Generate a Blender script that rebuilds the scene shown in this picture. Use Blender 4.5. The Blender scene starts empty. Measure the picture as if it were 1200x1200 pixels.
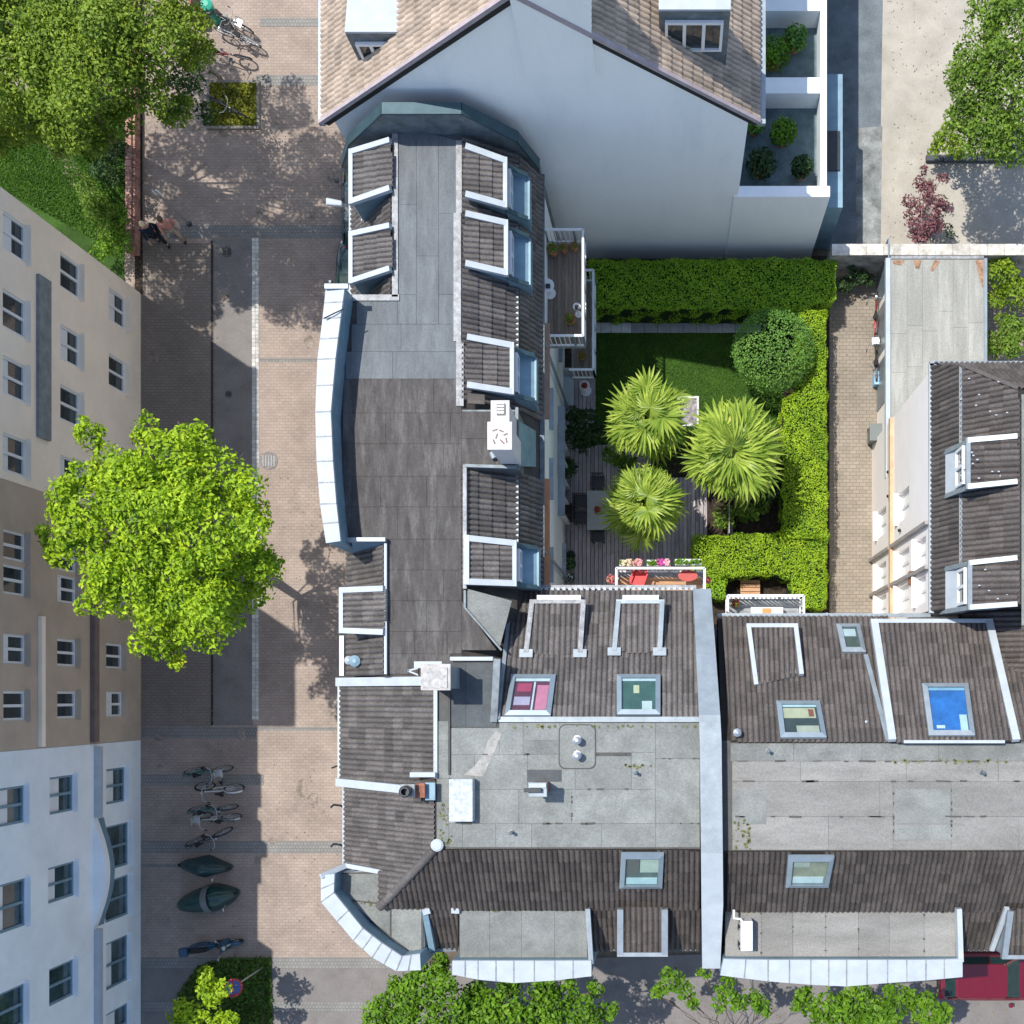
import bpy, bmesh, math, random
import numpy as np
from mathutils import Vector, Matrix
R = math.radians
sc = bpy.context.scene
# ------------------------------------------------------------------ camera: straight down from 40 m, off-centre crop
H, F, NU, NV = 40.0, 1300.0, 785.0, 815.0
cam = bpy.data.objects.new('camera', bpy.data.cameras.new('camera'))
sc.collection.objects.link(cam); sc.camera = cam
cam.location = (0, 0, H); cam.rotation_euler = (0, 0, 0)
cam.data.sensor_width = 36; cam.data.lens = F/1200*36
cam.data.shift_x = (600-NU)/1200; cam.data.shift_y = (NV-600)/1200
cam.data.clip_end = 500
# ------------------------------------------------------------------ light
SX, SY = 0.83*0.447, -0.56*0.447          # shadow offset per metre of height
SUN = Vector((-SX, -SY, 1)).normalized()
w = bpy.data.worlds.new('World'); sc.world = w; w.use_nodes = True
nt = w.node_tree; nt.nodes.clear()
sky = nt.nodes.new('ShaderNodeTexSky'); sky.sky_type = 'NISHITA'; sky.sun_disc = False
sky.sun_elevation = math.asin(SUN.z); sky.sun_rotation = math.atan2(SUN.x, SUN.y)
bg = nt.nodes.new('ShaderNodeBackground'); bg.inputs[1].default_value = 0.15
wo = nt.nodes.new('ShaderNodeOutputWorld')
nt.links.new(sky.outputs[0], bg.inputs[0]); nt.links.new(bg.outputs[0], wo.inputs[0])
sl = bpy.data.lights.new('sun', 'SUN'); sl.energy = 3.5; sl.angle = R(0.5); sl.color = (1, .955, .88)
so = bpy.data.objects.new('sun', sl); sc.collection.objects.link(so)
so.rotation_euler = SUN.to_track_quat('Z', 'Y').to_euler(); so.location = (-20, 15, 40)
sc.view_settings.view_transform = 'Standard'; sc.view_settings.look = 'None'
sc.view_settings.exposure = 0.54; sc.view_settings.gamma = 1
sc.view_settings.use_curve_mapping = False
C = sc.collection
rnd = random.Random(7)
nr = np.random.RandomState(5)

# ------------------------------------------------------------------ measuring helpers
def P(u, v, z=0.0):
    k = (H-z)/F
    return Vector(((u-NU)*k, (NV-v)*k, z))
class Plane:
    def __init__(s, a, b, c):
        s.o = Vector(a); s.n = (Vector(b)-s.o).cross(Vector(c)-s.o).normalized()
        if s.n.z < 0: s.n = -s.n
    def hit(s, u, v, off=0.0):
        c = Vector((0, 0, H)); d = Vector(((u-NU)/F, (NV-v)/F, -1))
        t = (s.o-c).dot(s.n)/d.dot(s.n)
        return c+d*t+s.n*off
    def at(s, x, y, off=0.0):
        z = s.o.z-((x-s.o.x)*s.n.x+(y-s.o.y)*s.n.y)/s.n.z
        return Vector((x, y, z))+s.n*off

# ------------------------------------------------------------------ materials
MATS = {}
def nd(t, k, **kw):
    n = t.nodes.new(k)
    for a, b in kw.items(): setattr(n, a, b)
    return n
def mat(name, col, rough=.8, metal=0, var=.12, scale=3., bump=0., bscale=40., col2=None, detail=6, island=0., stretch=None, spec=.3,
        trans=0., stain=0., stain_col=None, stain_scale=.6, fine=0.):
    if name in MATS: return MATS[name]
    m = bpy.data.materials.new(name); m.use_nodes = True; MATS[name] = m
    t = m.node_tree; b = t.nodes['Principled BSDF']
    b.inputs['Roughness'].default_value = rough; b.inputs['Metallic'].default_value = metal
    b.inputs['Specular IOR Level'].default_value = spec
    L = t.links.new
    geo = nd(t, 'ShaderNodeNewGeometry'); vec = geo.outputs['Position']
    if stretch:
        mp = nd(t, 'ShaderNodeMapping'); mp.inputs['Scale'].default_value = stretch; L(vec, mp.inputs[0]); vec2 = mp.outputs[0]
    else: vec2 = vec
    n = nd(t, 'ShaderNodeTexNoise'); n.inputs['Scale'].default_value = scale; n.inputs['Detail'].default_value = detail
    n.inputs['Roughness'].default_value = .65; L(vec2, n.inputs['Vector'])
    ramp = nd(t, 'ShaderNodeValToRGB'); L(n.outputs[0], ramp.inputs[0])
    c = Vector(col[:3]); d = Vector(col2[:3]) if col2 else c*(1-var*1.6)
    e = c if col2 else c*(1+var)
    ramp.color_ramp.elements[0].position = .32; ramp.color_ramp.elements[0].color = (*d, 1)
    ramp.color_ramp.elements[1].position = .68; ramp.color_ramp.elements[1].color = (*e, 1)
    out = ramp.outputs[0]
    if stain:
        n2 = nd(t, 'ShaderNodeTexNoise'); n2.inputs['Scale'].default_value = stain_scale; n2.inputs['Detail'].default_value = 8
        n2.inputs['Roughness'].default_value = .7; L(vec2, n2.inputs['Vector'])
        r2 = nd(t, 'ShaderNodeValToRGB'); r2.color_ramp.elements[0].position = .5; r2.color_ramp.elements[1].position = .66
        L(n2.outputs[0], r2.inputs[0])
        mu = nd(t, 'ShaderNodeMath', operation='MULTIPLY'); mu.inputs[1].default_value = stain; L(r2.outputs[0], mu.inputs[0])
        mx = nd(t, 'ShaderNodeMix', data_type='RGBA'); L(mu.outputs[0], mx.inputs[0]); L(out, mx.inputs[6])
        mx.inputs[7].default_value = (*(stain_col or tuple(c*.5)), 1); out = mx.outputs[2]
    if fine:
        n3 = nd(t, 'ShaderNodeTexNoise'); n3.inputs['Scale'].default_value = 22; n3.inputs['Detail'].default_value = 3; L(vec, n3.inputs['Vector'])
        mr = nd(t, 'ShaderNodeMapRange'); mr.inputs[1].default_value = .3; mr.inputs[2].default_value = .7
        mr.inputs[3].default_value = 1-fine; mr.inputs[4].default_value = 1+fine; L(n3.outputs[0], mr.inputs[0])
        hs = nd(t, 'ShaderNodeHueSaturation'); L(mr.outputs[0], hs.inputs['Value']); L(out, hs.inputs['Color']); out = hs.outputs[0]
    if island:
        oi = nd(t, 'ShaderNodeObjectInfo'); ad = nd(t, 'ShaderNodeMath', operation='ADD')
        L(geo.outputs['Random Per Island'], ad.inputs[0]); L(oi.outputs['Random'], ad.inputs[1])
        fr = nd(t, 'ShaderNodeMath', operation='FRACT'); L(ad.outputs[0], fr.inputs[0])
        mr = nd(t, 'ShaderNodeMapRange'); mr.inputs[3].default_value = 1-island; mr.inputs[4].default_value = 1+island
        L(fr.outputs[0], mr.inputs[0]); hs = nd(t, 'ShaderNodeHueSaturation'); L(mr.outputs[0], hs.inputs['Value'])
        L(out, hs.inputs['Color']); out = hs.outputs[0]
    L(out, b.inputs['Base Color'])
    if bump:
        nb = nd(t, 'ShaderNodeTexNoise'); nb.inputs['Scale'].default_value = bscale; nb.inputs['Detail'].default_value = 4; L(vec, nb.inputs['Vector'])
        bp = nd(t, 'ShaderNodeBump'); bp.inputs['Strength'].default_value = bump; bp.inputs['Distance'].default_value = .02
        L(nb.outputs[0], bp.inputs['Height']); L(bp.outputs[0], b.inputs['Normal'])
    return m
def leafmat(name, dark, lite, warm=None, trans=.35, cl=1.3, rough=.55):
    if name in MATS: return MATS[name]
    m = bpy.data.materials.new(name); m.use_nodes = True; MATS[name] = m
    t = m.node_tree; L = t.links.new; b = t.nodes['Principled BSDF']; b.inputs['Roughness'].default_value = rough
    b.inputs['Specular IOR Level'].default_value = .35
    g = nd(t, 'ShaderNodeNewGeometry'); n = nd(t, 'ShaderNodeTexNoise'); n.inputs['Scale'].default_value = cl; n.inputs['Detail'].default_value = 3
    L(g.outputs['Position'], n.inputs['Vector'])
    a = nd(t, 'ShaderNodeMath', operation='MULTIPLY_ADD'); a.inputs[1].default_value = .55; L(g.outputs['Random Per Island'], a.inputs[0])
    s = nd(t, 'ShaderNodeMath', operation='MULTIPLY_ADD'); s.inputs[1].default_value = 1.1; s.inputs[2].default_value = -.35; L(n.outputs[0], s.inputs[0]); L(s.outputs[0], a.inputs[2])
    r = nd(t, 'ShaderNodeValToRGB'); L(a.outputs[0], r.inputs[0])
    r.color_ramp.elements[0].color = (*dark, 1); r.color_ramp.elements[0].position = .05
    r.color_ramp.elements[1].color = (*lite, 1); r.color_ramp.elements[1].position = .8
    if warm: e = r.color_ramp.elements.new(.98); e.color = (*warm, 1)
    L(r.outputs[0], b.inputs['Base Color'])
    tr = nd(t, 'ShaderNodeBsdfTranslucent'); L(r.outputs[0], tr.inputs[0]); mx = nd(t, 'ShaderNodeMixShader'); mx.inputs[0].default_value = trans
    L(b.outputs[0], mx.inputs[1]); L(tr.outputs[0], mx.inputs[2]); L(mx.outputs[0], t.nodes['Material Output'].inputs[0])
    return m
def brickmat(name, c1, c2, mortar, bw=.21, bh=.105, rot=0., var=.25, ms=.012, rough=.85, scale=.5, patch=.12, off=.5):
    if name in MATS: return MATS[name]
    m = bpy.data.materials.new(name); m.use_nodes = True; MATS[name] = m
    t = m.node_tree; L = t.links.new; b = t.nodes['Principled BSDF']; b.inputs['Roughness'].default_value = rough; b.inputs['Specular IOR Level'].default_value = .2
    g = nd(t, 'ShaderNodeNewGeometry'); mp = nd(t, 'ShaderNodeMapping'); mp.inputs['Rotation'].default_value = (0, 0, rot); L(g.outputs['Position'], mp.inputs[0])
    k = nd(t, 'ShaderNodeTexBrick'); k.offset = off; L(mp.outputs[0], k.inputs['Vector'])
    k.inputs['Color1'].default_value = (*c1, 1); k.inputs['Color2'].default_value = (*c2, 1); k.inputs['Mortar'].default_value = (*mortar, 1)
    k.inputs['Scale'].default_value = 1; k.inputs['Mortar Size'].default_value = ms; k.inputs['Brick Width'].default_value = bw; k.inputs['Row Height'].default_value = bh
    k.inputs['Mortar Smooth'].default_value = .3
    n = nd(t, 'ShaderNodeTexNoise'); n.inputs['Scale'].default_value = scale; n.inputs['Detail'].default_value = 8; n.inputs['Roughness'].default_value = .7; L(g.outputs['Position'], n.inputs['Vector'])
    mr = nd(t, 'ShaderNodeMapRange'); mr.inputs[1].default_value = .3; mr.inputs[2].default_value = .7; mr.inputs[3].default_value = 1-var; mr.inputs[4].default_value = 1+var*.6; L(n.outputs[0], mr.inputs[0])
    hs = nd(t, 'ShaderNodeHueSaturation'); L(k.outputs[0], hs.inputs['Color']); L(mr.outputs[0], hs.inputs['Value']); L(hs.outputs[0], b.inputs['Base Color'])
    bp = nd(t, 'ShaderNodeBump'); bp.inputs['Strength'].default_value = .4; bp.inputs['Distance'].default_value = .01; bp.invert = True
    L(k.outputs[1], bp.inputs['Height']); L(bp.outputs[0], b.inputs['Normal'])
    return m
def glassmat(name='window_glass', tint=(.75, .85, .9), clear=.6):
    if name in MATS: return MATS[name]
    m = bpy.data.materials.new(name); m.use_nodes = True; MATS[name] = m
    t = m.node_tree; L = t.links.new; t.nodes.remove(t.nodes['Principled BSDF'])
    a = nd(t, 'ShaderNodeBsdfTransparent'); a.inputs[0].default_value = (*tint, 1); g = nd(t, 'ShaderNodeBsdfGlossy'); g.inputs['Roughness'].default_value = .03
    mx = nd(t, 'ShaderNodeMixShader'); mx.inputs[0].default_value = .09; L(a.outputs[0], mx.inputs[1]); L(g.outputs[0], mx.inputs[2])
    L(mx.outputs[0], t.nodes['Material Output'].inputs[0])
    return m

# ------------------------------------------------------------------ object helpers
WL = {}
def props(o, label=None, cat=None, group=None, kind=None):
    if label: o['label'] = label
    if cat: o['category'] = cat
    if group: o['group'] = group
    if kind: o['kind'] = kind
    return o
def thing(name, loc, label, cat, group=None):
    o = bpy.data.objects.new(name, None); C.objects.link(o); o.empty_display_size = .3
    o.location = loc; WL[o.name] = Vector(loc); return props(o, label, cat, group)
def link(name, me, m, parent=None, c=Vector((0, 0, 0)), **kw):
    o = bpy.data.objects.new(name, me); C.objects.link(o)
    if m and not me.materials: me.materials.append(m)
    if parent: o.parent = parent; o.location = c-WL[parent.name]
    else: o.location = c
    WL[o.name] = Vector(c); props(o, **kw); return o
class MB:
    def __init__(s): s.v = []; s.f = []
    def add(s, vs, fs):
        b = len(s.v); s.v += [Vector(p) for p in vs]; s.f += [tuple(i+b for i in f) for f in fs]; return s
    def poly(s, pts): return s.add(pts, [tuple(range(len(pts)))])
    def hexa(s, b, t):   # bottom ring, top ring of n points
        n = len(b); return s.add(list(b)+list(t), [tuple(range(n-1, -1, -1)), tuple(range(n, 2*n))]+[(i, (i+1) % n, n+(i+1) % n, n+i) for i in range(n)])
    def box(s, x0, y0, z0, x1, y1, z1):
        x0, x1 = min(x0, x1), max(x0, x1); y0, y1 = min(y0, y1), max(y0, y1); z0, z1 = min(z0, z1), max(z0, z1)
        q = [(x0, y0), (x1, y0), (x1, y1), (x0, y1)]
        return s.hexa([(a, b, z0) for a, b in q], [(a, b, z1) for a, b in q])
    def prism(s, poly, z0, z1):
        a = sum(poly[i][0]*poly[(i+1) % len(poly)][1]-poly[(i+1) % len(poly)][0]*poly[i][1] for i in range(len(poly)))
        if a < 0: poly = poly[::-1]
        return s.hexa([(p[0], p[1], z0) for p in poly], [(p[0], p[1], z1) for p in poly])
    def slab(s, pts, th):  # thick polygon: pts on top, thickness downward along normal
        pts = [Vector(p) for p in pts]; n = (pts[1]-pts[0]).cross(pts[2]-pts[0]).normalized()
        if n.z < 0: pts = pts[::-1]; n = -n
        return s.hexa([p-n*th for p in pts], pts)
    def drop(s, pts, z0):  # polygon top, straight down to z0
        pts = [Vector(p) for p in pts]; n = (pts[1]-pts[0]).cross(pts[2]-pts[0])
        if n.z < 0: pts = pts[::-1]
        return s.hexa([Vector((p.x, p.y, z0)) for p in pts], pts)
    def bar(s, p, q, w, h=None, up=(0, 0, 1)):
        h = h or w; p = Vector(p); q = Vector(q); d = (q-p).normalized(); u = Vector(up)
        if abs(d.dot(u)) > .98: u = Vector((1, 0, 0))
        a = d.cross(u).normalized()*w/2; b = a.cross(d).normalized()*h/2
        return s.hexa([p+a-b, p-a-b, p-a+b, p+a+b][::-1], [q+a-b, q-a-b, q-a+b, q+a+b][::-1])
    def tube(s, pts, r, n=6, r2=None, close=False):
        pts = [Vector(p) for p in pts]; k = len(pts); base = len(s.v); prev = None
        for i, p in enumerate(pts):
            if close: d = pts[(i+1) % k]-pts[i-1]
            else: d = pts[min(i+1, k-1)]-pts[max(i-1, 0)]
            d.normalize(); u = prev or (Vector((0, 0, 1)) if abs(d.z) < .9 else Vector((1, 0, 0)))
            a = (u-d*u.dot(d)).normalized(); prev = a; b = d.cross(a); rr = r if r2 is None else r+(r2-r)*i/(k-1)
            s.v += [p+(a*math.cos(2*math.pi*j/n)+b*math.sin(2*math.pi*j/n))*rr for j in range(n)]
        for i in range(k if close else k-1):
            for j in range(n):
                a0 = base+i*n; a1 = base+((i+1) % k)*n; s.f.append((a0+j, a0+(j+1) % n, a1+(j+1) % n, a1+j))
        if not close: s.f.append(tuple(base+j for j in range(n))[::-1]); s.f.append(tuple(base+(k-1)*n+j for j in range(n)))
        return s
    def lathe(s, prof, c=(0, 0, 0), n=12):
        c = Vector(c); b = len(s.v)
        for r, z in prof:
            for j in range(n): a = 2*math.pi*j/n; s.v.append(c+Vector((r*math.cos(a), r*math.sin(a), z)))
        for i in range(len(prof)-1):
            for j in range(n): s.f.append((b+i*n+j, b+i*n+(j+1) % n, b+(i+1)*n+(j+1) % n, b+(i+1)*n+j))
        s.f.append(tuple(b+j for j in range(n))[::-1]); s.f.append(tuple(b+(len(prof)-1)*n+j for j in range(n)))
        return s
    def ball(s, c, r, n=10, m=6):
        c = Vector(c); r = Vector(r) if hasattr(r, '__len__') else Vector((r, r, r)); b = len(s.v)
        for i in range(m+1):
            t = math.pi*i/m
            for j in range(n): a = 2*math.pi*j/n; s.v.append(c+Vector((r.x*math.sin(t)*math.cos(a), r.y*math.sin(t)*math.sin(a), r.z*math.cos(t))))
        for i in range(m):
            for j in range(n): s.f.append((b+(i+1)*n+j, b+(i+1)*n+(j+1) % n, b+i*n+(j+1) % n, b+i*n+j))
        return s
    def build(s, name, m, parent=None, smooth=False, bevel=0, sub=0, **kw):
        lo = Vector([min(p[i] for p in s.v) for i in range(3)]); hi = Vector([max(p[i] for p in s.v) for i in range(3)])
        c = (lo+hi)/2; c.z = lo.z
        me = bpy.data.meshes.new(name); me.from_pydata([p-c for p in s.v], [], s.f); me.update()
        if smooth: me.polygons.foreach_set('use_smooth', [True]*len(me.polygons))
        o = link(name, me, m, parent, c, **kw)
        if bevel:
            b = o.modifiers.new('b', 'BEVEL'); b.width = bevel; b.segments = 2; b.limit_method = 'ANGLE'
        if sub:
            b = o.modifiers.new('s', 'SUBSURF'); b.levels = sub; b.render_levels = sub
        return o
def copy_tree(o, parent=None):
    c = o.copy(); C.objects.link(c)
    if parent: c.parent = parent
    for ch in o.children: copy_tree(ch, c)
    return c
def npmesh(name, V, Fa, m, parent=None, c=Vector((0, 0, 0)), smooth=False, **kw):
    V = np.asarray(V, np.float32)-np.array(c, np.float32); Fa = np.asarray(Fa, np.int32); k = Fa.shape[1]
    me = bpy.data.meshes.new(name); me.vertices.add(len(V)); me.vertices.foreach_set('co', V.ravel())
    me.loops.add(Fa.size); me.loops.foreach_set('vertex_index', Fa.ravel())
    me.polygons.add(len(Fa)); me.polygons.foreach_set('loop_start', np.arange(0, Fa.size, k, dtype=np.int32)); me.polygons.foreach_set('loop_total', np.full(len(Fa), k, np.int32))
    if smooth: me.polygons.foreach_set('use_smooth', np.ones(len(Fa), bool))
    me.update(calc_edges=True); return link(name, me, m, parent, c, **kw)
def leafcloud(pts, nrm, size, jitter=.5, asp=.55, fold=.18):
    n = len(pts); nn = nrm+nr.normal(0, jitter, (n, 3)); nn /= np.linalg.norm(nn, axis=1)[:, None]+1e-9
    t = nr.normal(0, 1, (n, 3)); t -= nn*(t*nn).sum(1)[:, None]; t /= np.linalg.norm(t, axis=1)[:, None]; b = np.cross(nn, t)
    s = (size*(.6+.8*nr.rand(n)))[:, None]
    V = np.stack([pts-t*s*.5, pts+b*s*asp*.5+nn*s*fold, pts+t*s*.5, pts-b*s*asp*.5+nn*s*fold], 1).reshape(-1, 3)
    i = np.arange(n)*4; Fa = np.stack([i, i+1, i+2, i, i+2, i+3], 1).reshape(-1, 3)
    return V, Fa

# ------------------------------------------------------------------ pantiles
TW, TL = .29, .37
def tile_mesh():
    prof = []
    for i in range(9):
        x = i/8*TW*1.0; ph = (x/TW*2) % 1.0
        z = [.0, .046, .060, .044][i % 4] if i < 8 else .0
        prof.append((x, z))
    mb = MB(); vs = []; 
    for x, z in prof: vs.append((x, 0, z+.048))
    for x, z in prof: vs.append((x, TL+.05, z+.006))
    for x, z in prof: vs.append((x, 0, z+.010))
    n = 9; fs = [(i, i+1, n+i+1, n+i) for i in range(n-1)]+[(2*n+i, 2*n+i+1, i+1, i) for i in range(n-1)]
    mb.add(vs, fs); me = bpy.data.meshes.new('roof_tile'); me.from_pydata(vs, [], fs); me.update(); return me, vs, fs
TILE, TVS, TFS = tile_mesh()
TVA = np.array(TVS); 
def inside(p, poly):
    c = False; j = len(poly)-1
    for i in range(len(poly)):
        a, b = poly[i], poly[j]
        if (a[1] > p[1]) != (b[1] > p[1]) and p[0] < (b[0]-a[0])*(p[1]-a[1])/(b[1]-a[1]+1e-12)+a[0]: c = not c
        j = i
    return c
class Tiles:
    def __init__(s, parent, m): s.p = parent; s.m = m; s.items = []; s.cl = []; s.odd = []
    def area(s, pl, up, poly, holes=(), under=None, off=0., world=False):
        """pl: plane, up: xy direction towards the ridge, poly/holes in photo measure on that plane"""
        n = pl.n; ux = Vector((up[0], up[1], 0)); ex = ux.cross(Vector((0, 0, 1))).normalized(); 
        ex = (ex-n*ex.dot(n)).normalized(); es = n.cross(ex).normalized()
        if es.z < 0 and abs(n.z) < .999: es = -es
        if ex.cross(es).dot(n) < 0: ex = -ex
        W = [(pl.hit(*q) if not world else pl.at(*q)) for q in poly]; o = W[0]
        st = [((q-o).dot(ex), (q-o).dot(es)) for q in W]
        hs = [[((pl.hit(*q)-o).dot(ex), (pl.hit(*q)-o).dot(es)) for q in h] for h in holes]
        MB().slab([q+n*(off-.012) for q in W], .05).build('roof_underlay', under or M_under, s.p)
        s0, s1 = min(a[0] for a in st), max(a[0] for a in st); t0, t1 = min(a[1] for a in st), max(a[1] for a in st)
        area2 = sum(st[i][0]*st[(i+1) % len(st)][1]-st[(i+1) % len(st)][0]*st[i][1] for i in range(len(st)))
        ccw = st if area2 > 0 else st[::-1]
        nx = max(1, round((s1-s0)/TW)); ny = max(1, round((t1-t0)/TL)); fx = (s1-s0)/nx/TW; fy = (t1-t0)/ny/TL
        for j in range(ny):
            for i in range(nx):
                a, b = s0+i*TW*fx, t0+j*TL*fy; cs = [(a+TW*fx*p, b+TL*fy*q) for p in (.04, .96) for q in (.04, .96)]; ce = (a+TW*fx/2, b+TL*fy/2)
                k = sum(inside(c, st) for c in cs)
                if k == 0 and not inside(ce, st): continue
                if any(inside(ce, h) for h in hs): continue
                rx, ry = rnd.uniform(-.004, .004), rnd.uniform(-.004, .004)
                O = o+ex*(a+rx)+es*(b+ry)+n*(off+rnd.uniform(-.002, .003))
                Mx = Matrix(((ex.x*fx, es.x*fy, n.x, O.x), (ex.y*fx, es.y*fy, n.y, O.y), (ex.z*fx, es.z*fy, n.z, O.z), (0, 0, 0, 1)))
                if rnd.random() < .04: Mx = Mx @ Matrix.Rotation(rnd.uniform(-.02, .02), 4, 'Z')
                wgt = n.z/(H-O.z)**2
                if k == 4: s.items.append((wgt, Mx, s.m))
                else:
                    bm = bmesh.new(); vv = [bm.verts.new(v) for v in TVS]
                    for f in TFS: bm.faces.new([vv[q] for q in f])
                    for q in range(len(ccw)):
                        p0, p1 = ccw[q], ccw[(q+1) % len(ccw)]
                        e = Vector((p1[0]-p0[0], p1[1]-p0[1], 0)); no = Vector((e.y, -e.x, 0)).normalized()
                        co = Vector(((p0[0]-a)/fx, (p0[1]-b)/fy, 0))
                        no = Vector((no.x*fx, no.y*fy, 0)).normalized()
                        bmesh.ops.bisect_plane(bm, geom=bm.verts[:]+bm.edges[:]+bm.faces[:], plane_co=co, plane_no=no, clear_outer=True)
                        if not bm.faces: break
                    if bm.faces:
                        bm.verts.ensure_lookup_table(); bm.verts.index_update()
                        s.odd.append(([Mx @ v.co for v in bm.verts], [[v.index for v in f.verts] for f in bm.faces]))
                    bm.free()
    def finish(s, n=300):
        it = sorted(s.items, key=lambda a: -a[0]); me = TILE.copy(); me.materials.append(s.m)
        for wgt, Mx, m in it[:n]:
            o = bpy.data.objects.new('roof_tile', me); C.objects.link(o); o.parent = s.p
            o.matrix_local = Matrix.Translation(-WL[s.p.name]) @ Mx
        V = []; Fv = []; 
        for wgt, Mx, m in it[n:]:
            b = len(V); V += [Mx @ Vector(p) for p in TVS]; Fv += [tuple(q+b for q in f) for f in TFS]
        for vs, fs in s.odd:
            b = len(V); V += vs; Fv += [tuple(q+b for q in f) for f in fs]
        if V:
            me = bpy.data.meshes.new('roof_tiles'); c = WL[s.p.name]; me.from_pydata([p-c for p in V], [], Fv); me.update()
            link('remaining_roof_tiles', me, s.m, s.p, c, kind='stuff')

# ------------------------------------------------------------------ palette
M_core = mat('flat_roof_core', (.10, .10, .095), .95)
M_under = mat('roof_felt', (.035, .032, .03), .9)
M_tile = mat('brown_clay_tile', (.098, .086, .08), .62, var=.1, scale=2.2, island=.24, bump=.25, bscale=60, fine=.25, stain=.25, stain_col=(.165, .14, .125), stain_scale=9)
M_tile2 = mat('grey_clay_tile', (.118, .108, .103), .55, var=.1, scale=2.5, island=.26, bump=.25, bscale=60, fine=.25, stain=.3, stain_col=(.21, .195, .185), stain_scale=8)
M_tile3 = mat('dark_clay_tile', (.074, .064, .058), .6, var=.12, scale=2., island=.26, bump=.25, bscale=60, fine=.25, stain=.3, stain_col=(.13, .105, .085), stain_scale=6)
M_zinc = mat('weathered_zinc', (.29, .335, .365), .45, .35, var=.12, scale=2.5, stain=.5, stain_col=(.26, .30, .33), stain_scale=1.4, fine=.05)
M_zincw = mat('white_painted_metal', (.43, .475, .51), .5, 0, var=.07, scale=2.5, stain=.3, stain_col=(.40, .45, .49), stain_scale=1.2)
M_zincd = mat('dark_lead_flashing', (.16, .19, .21), .55, .3, var=.25, scale=3)
M_lead = mat('grey_lead', (.30, .31, .32), .6, .2, var=.25, scale=5, fine=.15)
M_fblue = mat('blue_grey_cladding', (.20, .31, .38), .5, .2, var=.12, scale=2)
M_bit = mat('grey_bitumen_sheet', (.225, .238, .226), .92, var=.14, scale=1.6, bump=.5, bscale=120, island=.1, stain=.45, stain_col=(.14, .145, .135), stain_scale=1.1, fine=.16)
M_bitC = mat('pale_bitumen_sheet', (.25, .246, .23), .92, var=.12, scale=1.2, bump=.5, bscale=120, island=.09, stain=.4, stain_col=(.175, .17, .155), stain_scale=.9, fine=.15, stretch=(.4, 1.6, 1))
M_bitA = mat('brown_bitumen_sheet', (.082, .076, .073), .8, var=.2, scale=2.2, bump=.4, bscale=90, island=.04, stain=.55, stain_col=(.18, .172, .165), stain_scale=1.3, fine=.14, stretch=(2.6, .55, 1))
M_bitN = mat('blue_grey_bitumen_sheet', (.138, .152, .162), .72, var=.14, scale=2.2, bump=.35, bscale=90, island=.06, stain=.45, stain_col=(.19, .215, .23), stain_scale=1.3, fine=.1, stretch=(2.4, .5, 1))
M_bitD = mat('dark_bitumen_patch', (.09, .10, .105), .85, var=.15, scale=2, bump=.4, bscale=90, fine=.12, island=.08)
M_bitA0 = mat('brown_bitumen_base', (.07, .064, .06), .85, var=.2, scale=3)
M_seam = mat('bitumen_seam', (.085, .085, .08), .9)
M_white = mat('white_render', (.88, .87, .84), .9, var=.03, scale=.8, stain=.18, stain_col=(.62, .62, .60), stain_scale=.7, bump=.1)
M_cream = mat('cream_render', (.95, .82, .67), .9, var=.05, scale=.8, stain=.2, stain_col=(.66, .6, .53), bump=.1)
M_pink = mat('pale_pink_render', (.92, .86, .82), .9, var=.03, scale=1.2, bump=.1, stain=.15, stain_col=(.7, .62, .56))
M_brown = mat('brown_render', (.50, .40, .31), .9, var=.08, scale=.9, stain=.3, stain_col=(.40, .31, .24), bump=.1)
M_greyw = mat('pale_grey_render', (.82, .86, .88), .9, var=.05, scale=.8, stain=.2, stain_col=(.56, .6, .63))
M_gable = mat('white_gable_render', (.96, .955, .94), .95, var=.015, scale=.5, stain=.4, stain_col=(.80, .82, .83), stain_scale=.6, stretch=(1.5, 1, .3), fine=.02, bump=.15)
M_chim = mat('pale_chimney_cap', (.46, .44, .42), .85, var=.15, scale=5, stain=.3, fine=.1)
M_chimw = mat('white_chimney_cap', (.60, .575, .56), .8, var=.08, scale=6, stain=.4, stain_col=(.6, .55, .52), stain_scale=5)
M_redbrick = mat('red_chimney_brick', (.28, .12, .08), .9, var=.3, scale=9)
M_pane = mat('dark_glass', (.035, .05, .055), .04, var=.3, scale=.6, spec=.8)
M_wframe = mat('white_window_frame', (.75, .76, .76), .5, var=.03)
M_gframe = mat('grey_window_frame', (.26, .32, .36), .4, .4, var=.08)
M_metal = mat('dark_metal', (.05, .055, .06), .4, .6)
M_steel = mat('galvanised_steel', (.45, .47, .48), .35, .7)
M_rubber = mat('rubber', (.02, .02, .02), .8)
M_wood = mat('weathered_deck_wood', (.42, .375, .385), .85, var=.2, scale=3, island=.22, stretch=(6, .7, 1), fine=.12, stain=.3, stain_col=(.24, .21, .205))
M_wood2 = mat('brown_deck_wood', (.20, .165, .13), .8, var=.2, scale=3, island=.2, stretch=(6, .7, 1), fine=.1)
M_orange = mat('orange_wood_floor', (.50, .29, .16), .7, var=.15, scale=3, island=.18, stretch=(.7, 6, 1))
M_terra = mat('terracotta_blind', (.46, .19, .09), .8, var=.12)
M_soil = mat('dark_soil', (.05, .038, .028), 1, var=.4, scale=7, bump=.8, bscale=30)
M_red = mat('red_plastic', (.60, .04, .035), .4, var=.05)
M_bark = mat('tree_bark', (.16, .125, .095), .9, var=.35, scale=9, bump=.6, bscale=25)
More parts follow.
